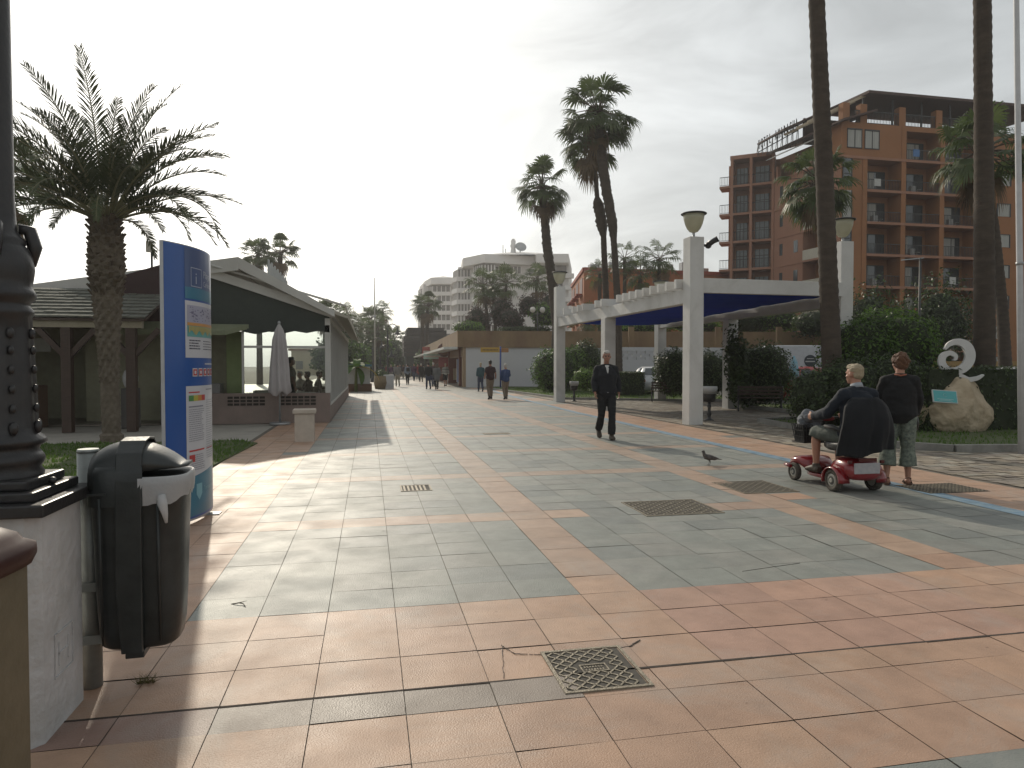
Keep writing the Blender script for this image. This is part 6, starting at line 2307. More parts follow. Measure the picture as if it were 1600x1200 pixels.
goose(606, 60, 5.15, 'nearest gooseneck street lamp, taller than the crowd on the left')
goose(594, 52, 3.1, 'low lantern lamp at the left of the crowd')
goose(583, 66, 4.2, 'gooseneck lamp just left of the pale mast')
# lantern pair on terrace
q = P(840, 520, 58)
t = thing('globe_lamp', 'black double lamp with two white globes on the shop terrace', 'street lamp', (q.x, q.y, 2.9))
zt = P(840, 484, 58).z - 2.9
b = MB(); b.tube([(0, 0, 0), (0, 0, zt - .1)], .05, 8); b.tube([(-.38, 0, zt - .25), (-.2, 0, zt - .35), (.2, 0, zt - .35), (.38, 0, zt - .25)], .03, 8); b.build('post', M_IRON, t)
for s_ in (-1, 1):
    b = MB(); b.ell((s_ * .42, 0, zt), (.24, .24, .24), 14); b.build('globe', mat('opal_globe', (.75, .73, .7), rough=.3, trans=.4), t)
# cobra street light near hotel
q = P(1435, 600, 42); zt = P(1435, 403, 42).z
t = thing('street_light', 'thin modern street light with a flat arm in front of the hotel balconies', 'street lamp', (q.x, q.y, 0))
b = MB(); b.tube([(0, 0, 0), (0, 0, zt)], [.08, .06], 8); b.build('post', M_DARKM, t)
b = MB(); b.beam((.2, 0, zt), (-1.2, .1, zt - .15), .12, .06); b.build('arm', M_GREYM, t)
# white pole far right
q = P(1599, 600, 12)
t = thing('white_pole', 'thin white pole at the right edge of the picture', 'pole', (q.x, q.y, 0))
top_ = P(1588, 0, 12) - Vector((q.x, q.y, 0))
b = MB(); b.tube([(0, 0, 0), tuple(top_ * .42), tuple(top_), tuple(top_ * 1.15)], [.06, .05, .042, .04], 12); b.build('pole', mat('pole_white', (.55, .56, .58), rough=.5), t)
b = MB(); b.tube([tuple(top_ * .42), tuple(top_ * .42 + Vector((0, 0, .05)))], .06, 12); b.build('collar', M_GREYM, t)
# barrel planter + white cabinet at the far left
q = G(596, 607.5)
t = thing('barrel_planter', 'round wicker-brown planter left of the white cabinet in the distance', 'planter', (q.x, q.y, 0))
b = MB(); b.lathe([(.42, 0), (.5, .4), (.46, .85), (.4, .86), (.38, .5)], n=14); b.build('barrel', mat('barrel_brown', (.2, .15, .08), (.14, .1, .06), scale=10, rough=.9), t)
fb, tone = foliage([(0, 0, 1.0, .45, .45, .3)], 300, .08, 3)
o = fb.build('foliage', LEAF_D, t, fix=False); ca = o.data.color_attributes.new('tone', 'FLOAT_COLOR', 'POINT'); ca.data.foreach_set('color', [v for c in tone for v in c])
q = G(607, 607.5)
t = thing('utility_cabinet', 'small white cabinet beside the round planter in the distance', 'cabinet', (q.x, q.y, 0))
b = MB(); b.box((-.35, -.25, 0), (.35, .25, .95), bev=.02); b.build('cabinet', mat('kiosk_white', (.5, .5, .5)), t)
b = MB(); b.box((-.28, -.262, .1), (.28, -.251, .85)); b.build('door', mat('cabinet_door', (.42, .42, .43), rough=.6), t)


# ---------------------------------------------------------------- cars
def make_car(paint):
    t = thing('parked_car', '', 'car', (0, 0, 0))
    # side profile stations along length x: (x, half width, z_low, z_belt, z_roof, roof half width)
    st = [(-2.05, .70, .35, .62, .64, .60), (-2.0, .80, .25, .80, .84, .68), (-1.75, .85, .22, .92, 1.02, .70), (-1.25, .87, .22, .94, 1.42, .60), (-.6, .88, .22, .94, 1.50, .60),
          (.1, .88, .22, .93, 1.48, .60), (.65, .88, .22, .92, 1.22, .64), (1.05, .87, .22, .90, .96, .72), (1.6, .84, .22, .82, .86, .70), (1.95, .76, .28, .66, .68, .60), (2.05, .62, .36, .52, .54, .5)]
    sec = []
    vs = []
    for x, w, z0, zb, zr, wr_ in st:
        pr = [(0, z0), (w * .8, z0), (w, z0 + .12), (w * 1.0, (z0 + zb) / 2), (w * .97, zb), (wr_ * 1.0, max(zb + .004, zr - .06)), (wr_ * .8, zr), (0, zr + .01)]
        ring = pr + [(-y, z) for y, z in pr[-2:0:-1]]
        sec.append(len(ring))
        vs += [(x, y, z) for y, z in ring]
    m = sec[0]
    b = MB()
    fs = [(i * m + j, i * m + (j + 1) % m, (i + 1) * m + (j + 1) % m, (i + 1) * m + j) for i in range(len(st) - 1) for j in range(m)]
    fs += [tuple(range(m))[::-1], tuple((len(st) - 1) * m + j for j in range(m))]
    b.add(vs, fs, 0, True)
    bo_ = b.build('body', paint, t)
    # windows proud of the body by 4 mm
    b = MB()
    def quad(i, j, s_):
        a = [Vector(vs[i * m + j]), Vector(vs[i * m + j + 1]), Vector(vs[(i + 1) * m + j + 1]), Vector(vs[(i + 1) * m + j])]
        c = sum(a, Vector()) / 4
        a = [c + (v - c) * s_ for v in a]
        if j > 6: pass
        off = Vector((0, .006 if c.y > 0 else -.006, .003))
        b.add([v + off for v in a], [(0, 1, 2, 3)])
    for i in (2, 3, 4, 5):
        quad(i, 4, .86); quad(i, m - 5, .86)
    b.build('side_window', M_GLASSD, t)
    for (i, nm) in ((6, 'windscreen'), (2, 'rear_window')):
        b = MB()
        a = [Vector(vs[i * m + 6]), Vector(vs[(i + 1) * m + 6]), Vector(vs[(i + 1) * m + m - 6]), Vector(vs[i * m + m - 6])]
        c = sum(a, Vector()) / 4
        b.add([c + (v - c) * .9 + Vector((.01 if i == 6 else -.01, 0, .012)) for v in a], [(0, 1, 2, 3)])
        b.build(nm, M_GLASSD, t)
    for x in (-1.3, 1.3):
        for s_ in (-1, 1):
            b = MB(); b.tube([(x, s_ * .70, .31), (x, s_ * .90, .31)], .31, 20); w_ = b.build('wheel', mat('tyre', (.02, .02, .02), rough=.8), t)
            b = MB(); b.tube([(x, s_ * .901, .31), (x, s_ * .915, .31)], .19, 16); b.build('rim', M_GREYM, w_)
    for s_ in (-1, 1):
        b = MB(); b.box((-2.04, s_ * .52 - .12, .66), (-1.98, s_ * .52 + .12, .82), bev=.02); b.build('tail_light', mat('tail_red', (.35, .02, .02), rough=.2), t)
        b = MB(); b.box((1.88, s_ * .55 - .15, .58), (1.98, s_ * .55 + .15, .70), bev=.02); b.build('headlight', mat('headlamp', (.6, .6, .6), rough=.1), t)
    b = MB(); b.box((-2.08, -.26, .45), (-2.05, .26, .56)); b.build('number_plate', RWH, t)
    return t


car = make_car(mat('car_silver', (.45, .46, .47), rough=.3, metal=.3, coat=.6))
v = P(1022, 600, 38); car.location = (v.x, v.y, 0); car.rotation_euler = (0, 0, 1.15)
car['label'] = 'nearer white-silver parked car behind the clipped hedge'; car['group'] = 'cars parked behind the garden'
v = P(1018, 600, 43); dup(car, (v.x, v.y, 0), 1.0, 'farther silver parked car, its roof showing above the nearer one')
rc = make_car(mat('car_red', (.30, .015, .015), rough=.3, coat=.6))
v = P(1235, 600, 27.5); rc.location = (v.x, v.y, 0); rc.rotation_euler = (0, 0, 2.2); rc['label'] = 'red parked car glimpsed between the shrubs behind the bench'; rc['group'] = 'cars parked behind the garden'
v = P(1600, 600, 25); c2_ = dup(car, (v.x, v.y, 0), .3, 'pale parked car seen over the hedge at the right edge')
# white van with round emblem
v = P(1262, 600, 31)
t = thing('white_van', 'white box van side with a dark round emblem, seen between two shrubs', 'van', (v.x, v.y, 0), -YAW)
b = MB(); b.box((-1.6, 0, .45), (2.2, 1.9, 2.45), bev=.06); b.build('box_body', mat('van_white', (.5, .52, .55), rough=.4), t)
b = MB(); b.tube([(.1, -.002, 1.75), (.1, -.02, 1.75)], .27, 24); b.build('emblem', mat('emblem_dark', (.03, .04, .05), rough=.5), t)
b = MB(); b.box((-.12, -.03, 1.70), (.30, -.021, 1.75)); b.box((-.05, -.03, 1.84), (.25, -.021, 1.87)); b.build('emblem_mark', mat('emblem_pale', (.45, .45, .45), rough=.5), t)
b = MB(); b.box((-1.58, -.012, 1.15), (2.18, -.002, 1.32)); b.build('stripe', mat('van_stripe', (.3, .32, .35), rough=.5), t)
for x in (-.9, 1.4):
    b = MB(); b.tube([(x, .02, .36), (x, .3, .36)], .36, 20); b.build('wheel', MATS['tyre'], t)
b = MB(); b.box((-2.9, .1, .4), (-1.62, 1.8, 1.3), bev=.08); b.slab([(-2.6, .12, 1.3), (-1.62, .12, 1.3), (-1.62, .12, 2.0), (-2.0, .12, 2.0)], (0, 1.66, 0)); b.build('cab', MATS['van_white'], t)
v = P(1240, 590, 26)
t = thing('market_umbrella', 'small turquoise and white folded sunshade near the white van', 'parasol', (v.x, v.y, 0))
b = MB(); b.tube([(0, 0, 0), (0, 0, 1.9)], .02, 8); b.build('pole', M_GREYM, t)
b = MB(); b.lathe([(.03, 1.9), (.12, 1.7), (.18, 1.4), (.2, 1.15), (.14, 1.1)], n=10); b.build('canopy', mat('sunshade_blue', (.06, .3, .45), (.5, .55, .55), scale=6, rough=.7), t)

# ================================================================== PEOPLE
SKIN = mat('skin', (0.42, 0.22, 0.15), (0.36, 0.18, 0.12), scale=12, rough=.5)
SKINT = mat('skin_tanned', (0.30, 0.15, 0.10), (0.25, 0.12, 0.08), scale=12, rough=.5)


def cloth(name, c, c2=None, **k):
    k.setdefault('rough', .85)
    return mat(name, c, c2 or tuple(v * .75 for v in c), scale=k.pop('scale', 9), bump=k.pop('bump', .25), bscale=70, sheen=.0, **k)


BASE = dict(pel=(0, 0, .95), waist=(0, .005, 1.08), chest=(0, .0, 1.27), neck=(0, -.02, 1.49), head=(0, .015, 1.645),
            shL=(-.168, -.01, 1.395), elL=(-.225, -.02, 1.14), haL=(-.225, .05, .89),
            shR=(.168, -.01, 1.395), elR=(.225, -.02, 1.14), haR=(.225, .05, .89),
            hiL=(-.09, 0, .92), knL=(-.10, .02, .50), anL=(-.10, -.03, .09),
            hiR=(.09, 0, .92), knR=(.10, .02, .50), anR=(.10, -.03, .09), footL=0.0, footR=0.0, pitL=0.0, pitR=0.0)


def V(p):
    return Vector(p)


def torso_pts(J, g=0.0, wide=1.0, low=None):
    pel, wa, ch, nk = V(J['pel']), V(J['waist']), V(J['chest']), V(J['neck'])
    bot = pel + Vector((0, 0, -.09)) if low is None else pel + (pel - wa).normalized() * low
    pts = [bot, pel, wa, ch, ch.lerp(nk, .45), ch.lerp(nk, .78)]
    rad = [(.135 + g, .095 + g), (.165 * wide + g, .115 * wide + g), (.148 * wide + g, .105 * wide + g), (.175 * (1 + (wide - 1) * .5) + g, .118 + g), (.158 + g, .100 + g), (.085 + g, .070 + g)]
    return pts, rad


def arm_mb(b, sh, el, ha, g=0.0, upto=1.0):
    sh, el, ha = V(sh), V(el), V(ha)
    if upto >= 1:
        b.tube([sh, sh.lerp(el, .5), el, el.lerp(ha, .35), ha], [.058 + g, .048 + g, .040 + g, .042 + g * .9, .028 + g * .8], 14)
    else:
        e = sh.lerp(el, upto)
        b.tube([sh, e], [.058 + g, .05 + g], 14)
    b.ell(tuple(sh), (.062 + g,) * 3, 12)
    if upto >= 1: b.ell(tuple(el), (.042 + g,) * 3, 10)


def hand_mb(b, el, ha, side, curl=.5, fwd=None):
    el, ha = V(el), V(ha)
    d = (ha - el).normalized() if fwd is None else V(fwd).normalized()
    inw = Vector((-side, 0, 0)); inw = (inw - d * inw.dot(d))
    if inw.length < .1: inw = Vector((0, 0, -1)) - d * d.z * -1
    inw.normalize()                       # palm faces inward
    ac = d.cross(inw).normalized()
    if ac.y < 0: ac = -ac                 # across the knuckles, towards the front = thumb side
    b.tube([ha - d * .02, ha + d * .04, ha + d * .085], [(.030, .020), (.042, .016), (.040, .014)], 12, ref=tuple(ac))
    for i, (o, L_) in enumerate(((.030, .070), (.010, .078), (-.010, .072), (-.029, .056))):
        p0 = ha + d * .075 + ac * o
        c = curl * (1 + .12 * i)
        d1 = (d * math.cos(c * .6) + inw * math.sin(c * .6)); d2 = (d * math.cos(c * 1.5) + inw * math.sin(c * 1.5))
        p1 = p0 + d1 * L_ * .5
        b.tube([p0, p1, p1 + d2 * L_ * .5], [.0098, .009, .0075], 8)
    p0 = ha + d * .025 + ac * .035
    b.tube([p0, p0 + (d + ac * .8).normalized() * .035 + inw * .01, p0 + (d + ac * .4).normalized() * .065 + inw * .02], [.013, .011, .009], 8)


def leg_mb(b, hi, kn, an, g=0.0, to=1.0, flare=0.0):
    hi, kn, an = V(hi), V(kn), V(an)
    if to >= 1:
        b.tube([hi, hi.lerp(kn, .5), kn, kn.lerp(an, .3), kn.lerp(an, .75), an], [.092 + g, .078 + g, .056 + g, .056 + g, .042 + g + flare, .036 + g + flare], 16)
    else:
        e = kn.lerp(an, to * 2 - 1) if to > .5 else hi.lerp(kn, to * 2)
        if to > .5:
            b.tube([hi, hi.lerp(kn, .5), kn, e], [.092 + g, .080 + g, .062 + g, .054 + g + flare], 16)
        else:
            b.tube([hi, e], [.092 + g, .08 + g + flare], 16)
    b.ell(tuple(hi), (.095 + g,) * 3, 12)
    if to > .5: b.ell(tuple(kn), (.058 + g,) * 3, 10)


def foot_mb(b, an, yaw_, pitch, g=0.0, L_=.25, bare=False):
    an = V(an)
    f = Vector((math.sin(yaw_) * math.cos(pitch), math.cos(yaw_) * math.cos(pitch), math.sin(pitch)))
    s_ = f.cross(Vector((0, 0, 1))).normalized(); u = s_.cross(f)
    p = lambda a, h: an + f * a + u * h
    b.tube([p(-.065, -.05), p(-.04, -.045), p(.03, -.04), p(.10, -.052), p(.16, -.062), p(.185, -.066)],
           [(.028 + g, .025 + g), (.038 + g, .04 + g), (.040 + g, .042 + g), (.046 + g, .03 + g), (.042 + g, .02 + g), (.02 + g, .012 + g)], 14, ref=tuple(s_))
    b.tube([an + Vector((0, 0, .03)), an + u * -.04], [.036 + g, .038 + g], 12)


def head_mb(b, J, face=True):
    h = V(J['head']); yaw_ = J.get('hyaw', 0); pit = J.get('hpit', 0)
    m = Matrix.Rotation(yaw_, 3, 'Z') @ Matrix.Rotation(pit, 3, 'X')
    q = lambda x, y, z: h + m @ Vector((x, y, z))
    b.tube([V(J['chest']).lerp(V(J['neck']), .8), V(J['neck']), q(0, -.02, -.06)], [.062, .056, .054], 14)
    b.ell(tuple(q(0, -.012, .03)), (.076, .096, .088), 18, m=m)
    b.ell(tuple(q(0, .02, -.035)), (.062, .074, .082), 16, m=m)
    if face:
        b.ell(tuple(q(0, .070, -.088)), (.026, .022, .020), 10, m=m)
        b.ell(tuple(q(0, .082, .028)), (.052, .014, .012), 10, m=m)
        b.tube([q(0, .085, .015), q(0, .104, -.018), q(0, .106, -.028)], [.009, .013, .012], 8)
        b.ell(tuple(q(0, .090, -.055)), (.022, .010, .006), 8, m=m)
        b.ell(tuple(q(0, .088, -.066)), (.019, .010, .006), 8, m=m)
        for s_ in (-1, 1):
            b.ell(tuple(q(s_ * .078, -.005, -.005)), (.010, .020, .030), 10, m=m)
            b.ell(tuple(q(s_ * .048, .055, -.02)), (.022, .02, .016), 8, m=m)
    return q, m


def person(label, loc, rz, h, J=None, group=None, vox=.011, top=None, bot=None, shoe=None, hairm=None, skin=SKIN, hair='short', sleeve=1.0, leg=1.0,
           wide=1.0, coat=.0, topg=.018, toplow=.10, botg=.016, flare=.01, hands=True, face=True, extra=None, barefoot=False, botsk=False):
    K = dict(BASE)
    if J: K.update(J)
    t = thing('person', label, 'person', loc, rz, group)
    s_ = h / 1.76
    t.scale = (s_, s_, s_)
    b = MB()
    pts, rad = torso_pts(K, -.012, wide); b.tube(pts, rad, 20, ref=(1, 0, 0))
    q, m = head_mb(b, K, face)
    for sd_, S in ((-1, 'L'), (1, 'R')):
        arm_mb(b, K['sh' + S], K['el' + S], K['ha' + S])
        if hands: hand_mb(b, K['el' + S], K['ha' + S], sd_, K.get('curl' + S, .6), K.get('hf' + S))
        leg_mb(b, K['hi' + S], K['kn' + S], K['an' + S])
        foot_mb(b, K['an' + S], K['foot' + S], K['pit' + S])
        b.tube([V(K['neck']) + Vector((0, -.01, -.03)), V(K['neck']).lerp(V(K['sh' + S]), .55) + Vector((0, 0, -.005)), V(K['sh' + S])], [.045, .048, .05], 12)
    remeshed(b, 'body', skin, vox, t, 2)
    # top garment
    if top:
        b = MB()
        pts, rad = torso_pts(K, topg, wide, toplow); b.tube(pts, rad, 20, ref=(1, 0, 0))
        for S in 'LR':
            arm_mb(b, K['sh' + S], K['el' + S], V(K['el' + S]).lerp(V(K['ha' + S]), .93), topg * .8, sleeve)
            b.tube([V(K['neck']) + Vector((0, -.01, -.035)), V(K['neck']).lerp(V(K['sh' + S]), .55) + Vector((0, 0, -.008)), V(K['sh' + S])], [.046 + topg * .5, .050 + topg * .7, .054 + topg * .7], 12)
        b.tube([V(K['chest']).lerp(V(K['neck']), .75), V(K['neck']).lerp(V(K['head']), .12)], [.085, .060 + topg * .2], 14)
        remeshed(b, 'jacket' if coat else 'shirt', top, vox * 1.1, t, 3, (.008, 9))
    if bot:
        b = MB()
        pl_ = V(K['pel'])
        b.tube([pl_ + Vector((0, 0, -.10)), pl_, pl_.lerp(V(K['waist']), .6)], [(.13 + botg, .09 + botg), (.165 * wide + botg * .6, .115 * wide + botg * .6), (.15 * wide + botg * .4, .105 * wide + botg * .4)], 18, ref=(1, 0, 0))
        for S in 'LR':
            leg_mb(b, K['hi' + S], K['kn' + S], V(K['an' + S]) + Vector((0, 0, .02)), botg, leg, flare)
        if botsk:
            b.tube([pl_ + Vector((0, 0, .02)), pl_ + Vector((0, 0, -.5))], [(.17, .13), (.22, .17)], 18)
        remeshed(b, 'trousers' if leg > .75 else 'shorts', bot, vox * 1.1, t, 3, (.007, 11))
    if shoe:
        b = MB()
        for S in 'LR': foot_mb(b, K['an' + S], K['foot' + S], K['pit' + S], .010)
        remeshed(b, 'shoes', shoe, vox, t, 2)
    if hairm:
        b = MB()
        if hair == 'short':
            b.ell(tuple(q(0, -.030, .052)), (.080, .090, .080), 16, m=m); b.ell(tuple(q(0, -.055, .0)), (.070, .058, .070), 14, m=m); b.ell(tuple(q(0, .022, .088)), (.062, .060, .042), 14, m=m)
        elif hair == 'curly':
            r = random.Random(5)
            b.ell(tuple(q(0, -.035, .035)), (.098, .098, .100), 16, m=m); b.ell(tuple(q(0, -.06, -.03)), (.085, .062, .075), 14, m=m)
            for i in range(90):
                v = Vector((r.gauss(0, 1), r.gauss(0, 1), r.gauss(0, 1))).normalized()
                if v.y > .45 and v.z < .3: continue
                b.ell(tuple(q(v.x * .098, -.035 + v.y * .098, .03 + v.z * .10)), (.022, .022, .022), 7)
        elif hair == 'long':
            b.ell(tuple(q(0, -.028, .045)), (.086, .092, .086), 16, m=m); b.tube([q(0, -.05, .03), q(0, -.07, -.1), q(0, -.06, -.22)], [(.085, .06), (.085, .05), (.07, .03)], 14, ref=(1, 0, 0))
        elif hair == 'cap':
            b.ell(tuple(q(0, -.015, .055)), (.086, .104, .075), 16, m=m); b.tube([q(0, .05, .045), q(0, .15, .035)], [(.06, .01), (.05, .006)], 12, ref=(1, 0, 0))
        o = remeshed(b, 'hat' if hair == 'cap' else 'hair', hairm, min(vox, .011), t, 2 if hair != 'curly' else 1, (.008, 34))
    if extra: extra(t, K)
    return t


def turn(px, py, tx, ty):
    a, b_ = G(px, py), G(tx, ty)
    return math.atan2(-(b_.x - a.x), (b_.y - a.y))


BLK = cloth('cloth_black', (.007, .007, .008)); NAVY = cloth('cloth_navy', (.006, .007, .011)); GREYC = cloth('cloth_grey', (.12, .12, .12))
WHT = cloth('cloth_white', (.55, .54, .52)); HW = mat('hair_white', (.50, .48, .45), (.38, .36, .33), scale=30, rough=.6, bump=.6, bscale=120)
HB = mat('hair_brown', (.09, .05, .03), (.05, .03, .02), scale=30, rough=.6, bump=.6, bscale=120); HD = mat('hair_dark', (.02, .015, .012), rough=.6, bump=.5, bscale=120)
HG = mat('hair_blond_grey', (.40, .33, .22), (.30, .24, .16), scale=30, rough=.6, bump=.6, bscale=140)
HA = mat('hair_auburn', (.16, .075, .035), (.09, .04, .02), scale=30, rough=.6, bump=.8, bscale=140)
SHB = mat('shoe_brown', (.06, .045, .03), rough=.6); SHD = mat('shoe_dark', (.02, .02, .02), rough=.5)


# walking man (towards the camera)
def ex_man(t, K):
    h_ = V(K['head']); mm = Matrix.Rotation(K.get('hyaw', 0), 3, 'Z')
    for s_ in (-1, 1):
        b = MB(); b.ell(tuple(h_ + mm @ Vector((s_ * .031, .091, .006))), (.016, .008, .007), 10); b.build('eye', mat('eye_dark', (.02, .015, .012), rough=.3), t)
        b = MB(); b.ell(tuple(h_ + mm @ Vector((s_ * .031, .096, .026))), (.02, .007, .005), 10); b.build('eyebrow', mat('brow_grey', (.12, .09, .07), rough=.8), t)
    b = MB(); c_ = V(K['chest']); n_ = V(K['neck'])
    pts = [c_ + Vector((0, .132, -.10)), c_ + Vector((0, .134, .05)), c_.lerp(n_, .6) + Vector((0, .118, 0)), n_ + Vector((0, .072, -.015))]
    b.tube(pts, [(.006, .006), (.012, .008), (.026, .012), (.042, .012)], 12, ref=(1, 0, 0))
    b.build('undershirt', WHT, t)
    b = MB(); w_ = V(K['pel'])
    b.tube([w_ + Vector((-.15, .10, .0)), w_ + Vector((0, .152, .0)), w_ + Vector((.15, .10, .0))], [.012, .012, .012], 8); b.build('belt', mat('belt_pale', (.3, .3, .3), rough=.6), t)


wm_pos = G(947, 686)
person('man in dark jacket and dark trousers with white hair walking towards the camera', (wm_pos.x, wm_pos.y, 0), PI - YAW - math.atan(0.13) + .18, 1.83,
       dict(pel=(0, 0, .94), waist=(0, .01, 1.08), chest=(0, .02, 1.27), neck=(0, 0, 1.49), head=(.0, .035, 1.645),
            knL=(-.09, .15, .52), anL=(-.08, .16, .09), knR=(.10, .05, .50), anR=(.10, -.27, .17), pitR=-.55, pitL=.05, hiL=(-.09, 0, .91), hiR=(.09, 0, .91),
            elL=(-.25, -.09, 1.16), haL=(-.26, -.02, .92), elR=(.25, .02, 1.15), haR=(.25, .14, .93), hyaw=-.08),
       top=NAVY, bot=BLK, shoe=SHB, hairm=HW, skin=SKINT, coat=1, wide=1.12, topg=.032, toplow=.13, vox=.009, flare=.022, extra=ex_man)
# moustache-free; eyes as darker sockets are part of the head shape

# ------------------------------------------------------------ woman standing with her back to the camera
q_ = G(1403, 757)


def ex_w(t, K):
    b = MB(); n_ = V(K['neck']); ch_ = V(K['chest'])
    b.tube([n_ + Vector((-.07, -.045, .0)), n_ + Vector((0, -.085, -.015)), n_ + Vector((.07, -.045, .0))], [.010, .012, .010], 8); b.build('collar', mat('collar_rust', (.35, .12, .07), rough=.8), t)
    for S in 'LR':
        an = V(K['an' + S])
        b = MB()
        b.tube([an + Vector((0, -.09, -.085)), an + Vector((0, .05, -.085)), an + Vector((0, .16, -.085))], [(.038, .010), (.045, .010), (.042, .010)], 12, ref=(1, 0, 0))
        for y in (-.04, .02, .08, .12):
            b.tube([an + Vector((-.045, y, -.08)), an + Vector((-.03, y, -.035 + y * -.15)), an + Vector((.03, y, -.035 + y * -.15)), an + Vector((.045, y, -.08))], .008, 8)
        b.tube([an + Vector((-.035, .0, -.03)), an + Vector((-.03, -.05, .0)), an + Vector((0, -.07, .005)), an + Vector((.03, -.05, .0)), an + Vector((.035, .0, -.03))], .006, 8)
        b.build('sandal', mat('sandal_brown', (.10, .05, .03), rough=.6), t)
    b = MB(); pl_ = V(K['pel'])
    b.ell(tuple(V(K['haR']) + Vector((.0, .05, -.10))), (.05, .11, .12), 14)
    b.tube([V(K['haR']), V(K['haR']) + Vector((0, .05, .02))], .01, 8)
    b.build('handbag', mat('bag_black', (.015, .015, .015), rough=.5), t)


person('woman with curly auburn hair, black cardigan and patterned green trousers, back turned', (q_.x, q_.y, 0), -YAW - .35, 1.67,
       dict(hyaw=.45, hpit=-.12, hiL=(-.10, 0, .92), hiR=(.10, 0, .92), knL=(-.12, .02, .50), anL=(-.15, -.05, .10), knR=(.11, .02, .5), anR=(.12, .02, .10), footL=-.25, footR=.15,
            elL=(-.25, .05, 1.15), haL=(-.16, .20, 1.05), elR=(.24, .03, 1.15), haR=(.22, .12, .93)),
       top=BLK, bot=cloth('cloth_green_pattern', (.22, .25, .20), (.07, .09, .08), scale=26, bump=.2), hairm=HA, hair='curly', skin=SKIN, wide=1.22, topg=.030, toplow=.12, leg=.82, flare=.035, botg=.026, vox=.009, coat=1, extra=ex_w)

# ------------------------------------------------------------ mobility scooter
RL, FL, RR = G(1301, 767), G(1242, 750), G(1366, 766)
ax = Vector((FL.x - RL.x, FL.y - RL.y, 0)); wb = ax.length
hd = math.atan2(-ax.x, ax.y)
hd = -.02
cs = (Vector((RL.x, RL.y, 0)) + Vector((RR.x, RR.y, 0))) / 2
scoot = thing('mobility_scooter', 'red four wheeled mobility scooter ridden by the seated man', 'mobility scooter', (cs.x, cs.y, 0), hd)
RED = mat('scooter_red', (.22, .010, .014), (.19, .008, .012), scale=2, rough=.28, coat=.7)
BLKP = mat('black_plastic', (.018, .018, .018), rough=.5, bump=.1)
TW = .27
WBs = .86
TYRE = mat('grey_tyre', (.085, .075, .06), (.06, .052, .042), scale=14, rough=.9, bump=.4)
for (x, y, r_, w) in ((-TW, 0, .135, .085), (TW, 0, .135, .085), (-TW + .03, WBs, .115, .07), (TW - .03, WBs, .115, .07)):
    s_ = -1 if x < 0 else 1
    b = MB()
    vs = []; n = 32
    prof = [(r_ * .62, -w * .42), (r_ * .85, -w * .5), (r_ * .97, -w * .38), (r_, -w * .12), (r_, w * .12), (r_ * .97, w * .38), (r_ * .85, w * .5), (r_ * .62, w * .42)]
    for rr_, xx in prof:
        for j in range(n):
            th = 2 * PI * j / n
            k_ = rr_ * (1 + (.02 if j % 2 and rr_ > r_ * .95 else 0))
            vs.append((x + xx, y + k_ * math.cos(th), r_ + k_ * math.sin(th)))
    b.add(vs, [(i * n + j, i * n + (j + 1) % n, ((i + 1) % 8) * n + (j + 1) % n, ((i + 1) % 8) * n + j) for i in range(8) for j in range(n)], 0, True)
    wo_ = b.build('wheel', TYRE, scoot)
    b = MB(); b.tube([(x - s_ * w * .3, y, r_), (x + s_ * w * .36, y, r_), (x + s_ * w * .40, y, r_)], [r_ * .63, r_ * .63, r_ * .45], 24); b.tube([(x + s_ * w * .38, y, r_), (x + s_ * w * .55, y, r_)], [r_ * .22, r_ * .18], 16)
    rim_ = b.build('rim', mat('rim_cream', (.40, .38, .33), rough=.4), wo_)
    b = MB(); b.tube([(x + s_ * w * .41, y, r_), (x + s_ * w * .43, y, r_)], [r_ * .40, r_ * .38], 20); b.build('hub_ring', mat('hub_dark', (.07, .07, .065), rough=.6), wo_)


def loft_body(name, st, m_, par, p=3.0):
    """st: (y, halfwidth, z0, z1)"""
    b = MB(); n = 28; vs = []
    for y, w, z0, z1 in st:
        for j in range(n):
            th = 2 * PI * j / n
            q = (abs(math.cos(th)) ** p + abs(math.sin(th)) ** p) ** (-1 / p)
            vs.append((w * q * math.cos(th), y, (z0 + z1) / 2 + (z1 - z0) / 2 * q * math.sin(th)))
    k = len(st)
    fs = [(i * n + j, i * n + (j + 1) % n, (i + 1) * n + (j + 1) % n, (i + 1) * n + j) for i in range(k - 1) for j in range(n)]
    fs += [tuple(range(n))[::-1], tuple((k - 1) * n + j for j in range(n))]
    b.add(vs, fs, 0, True)
    return b.build(name, m_, par)


loft_body('rear_cover', [(-.24, .16, .20, .30), (-.22, .22, .16, .37), (-.12, .24, .15, .41), (.05, .22, .15, .42), (.16, .19, .14, .38), (.24, .17, .12, .24)], RED, scoot)
for s_ in (-1, 1):
    b = MB()   # arched fender over the rear wheel
    vs = []
    N = 12
    for i in range(N + 1):
        a = R(-15) + R(200) * i / N
        for xx, rr_ in ((.18, .165), (.28, .172), (.325, .160), (.325, .150), (.28, .158), (.18, .150)):
            vs.append((s_ * xx, -.0 + rr_ * math.cos(a) * 1.06, .135 + rr_ * math.sin(a)))
    b.add(vs, [(6 * i + j, 6 * i + (j + 1) % 6, 6 * (i + 1) + (j + 1) % 6, 6 * (i + 1) + j) for i in range(N) for j in range(6)] + [(0, 1, 2, 3, 4, 5), tuple(6 * N + j for j in (5, 4, 3, 2, 1, 0))], 0, True)
    b.build('fender', RED, scoot)
loft_body('floor_board', [(.17, .17, .115, .16), (.25, .215, .10, .155), (.55, .215, .10, .155), (.66, .19, .10, .17)], RED, scoot, 6)
b = MB(); b.box((-.19, .24, .157), (.19, .60, .163)); b.build('floor_mat', BLKP, scoot)
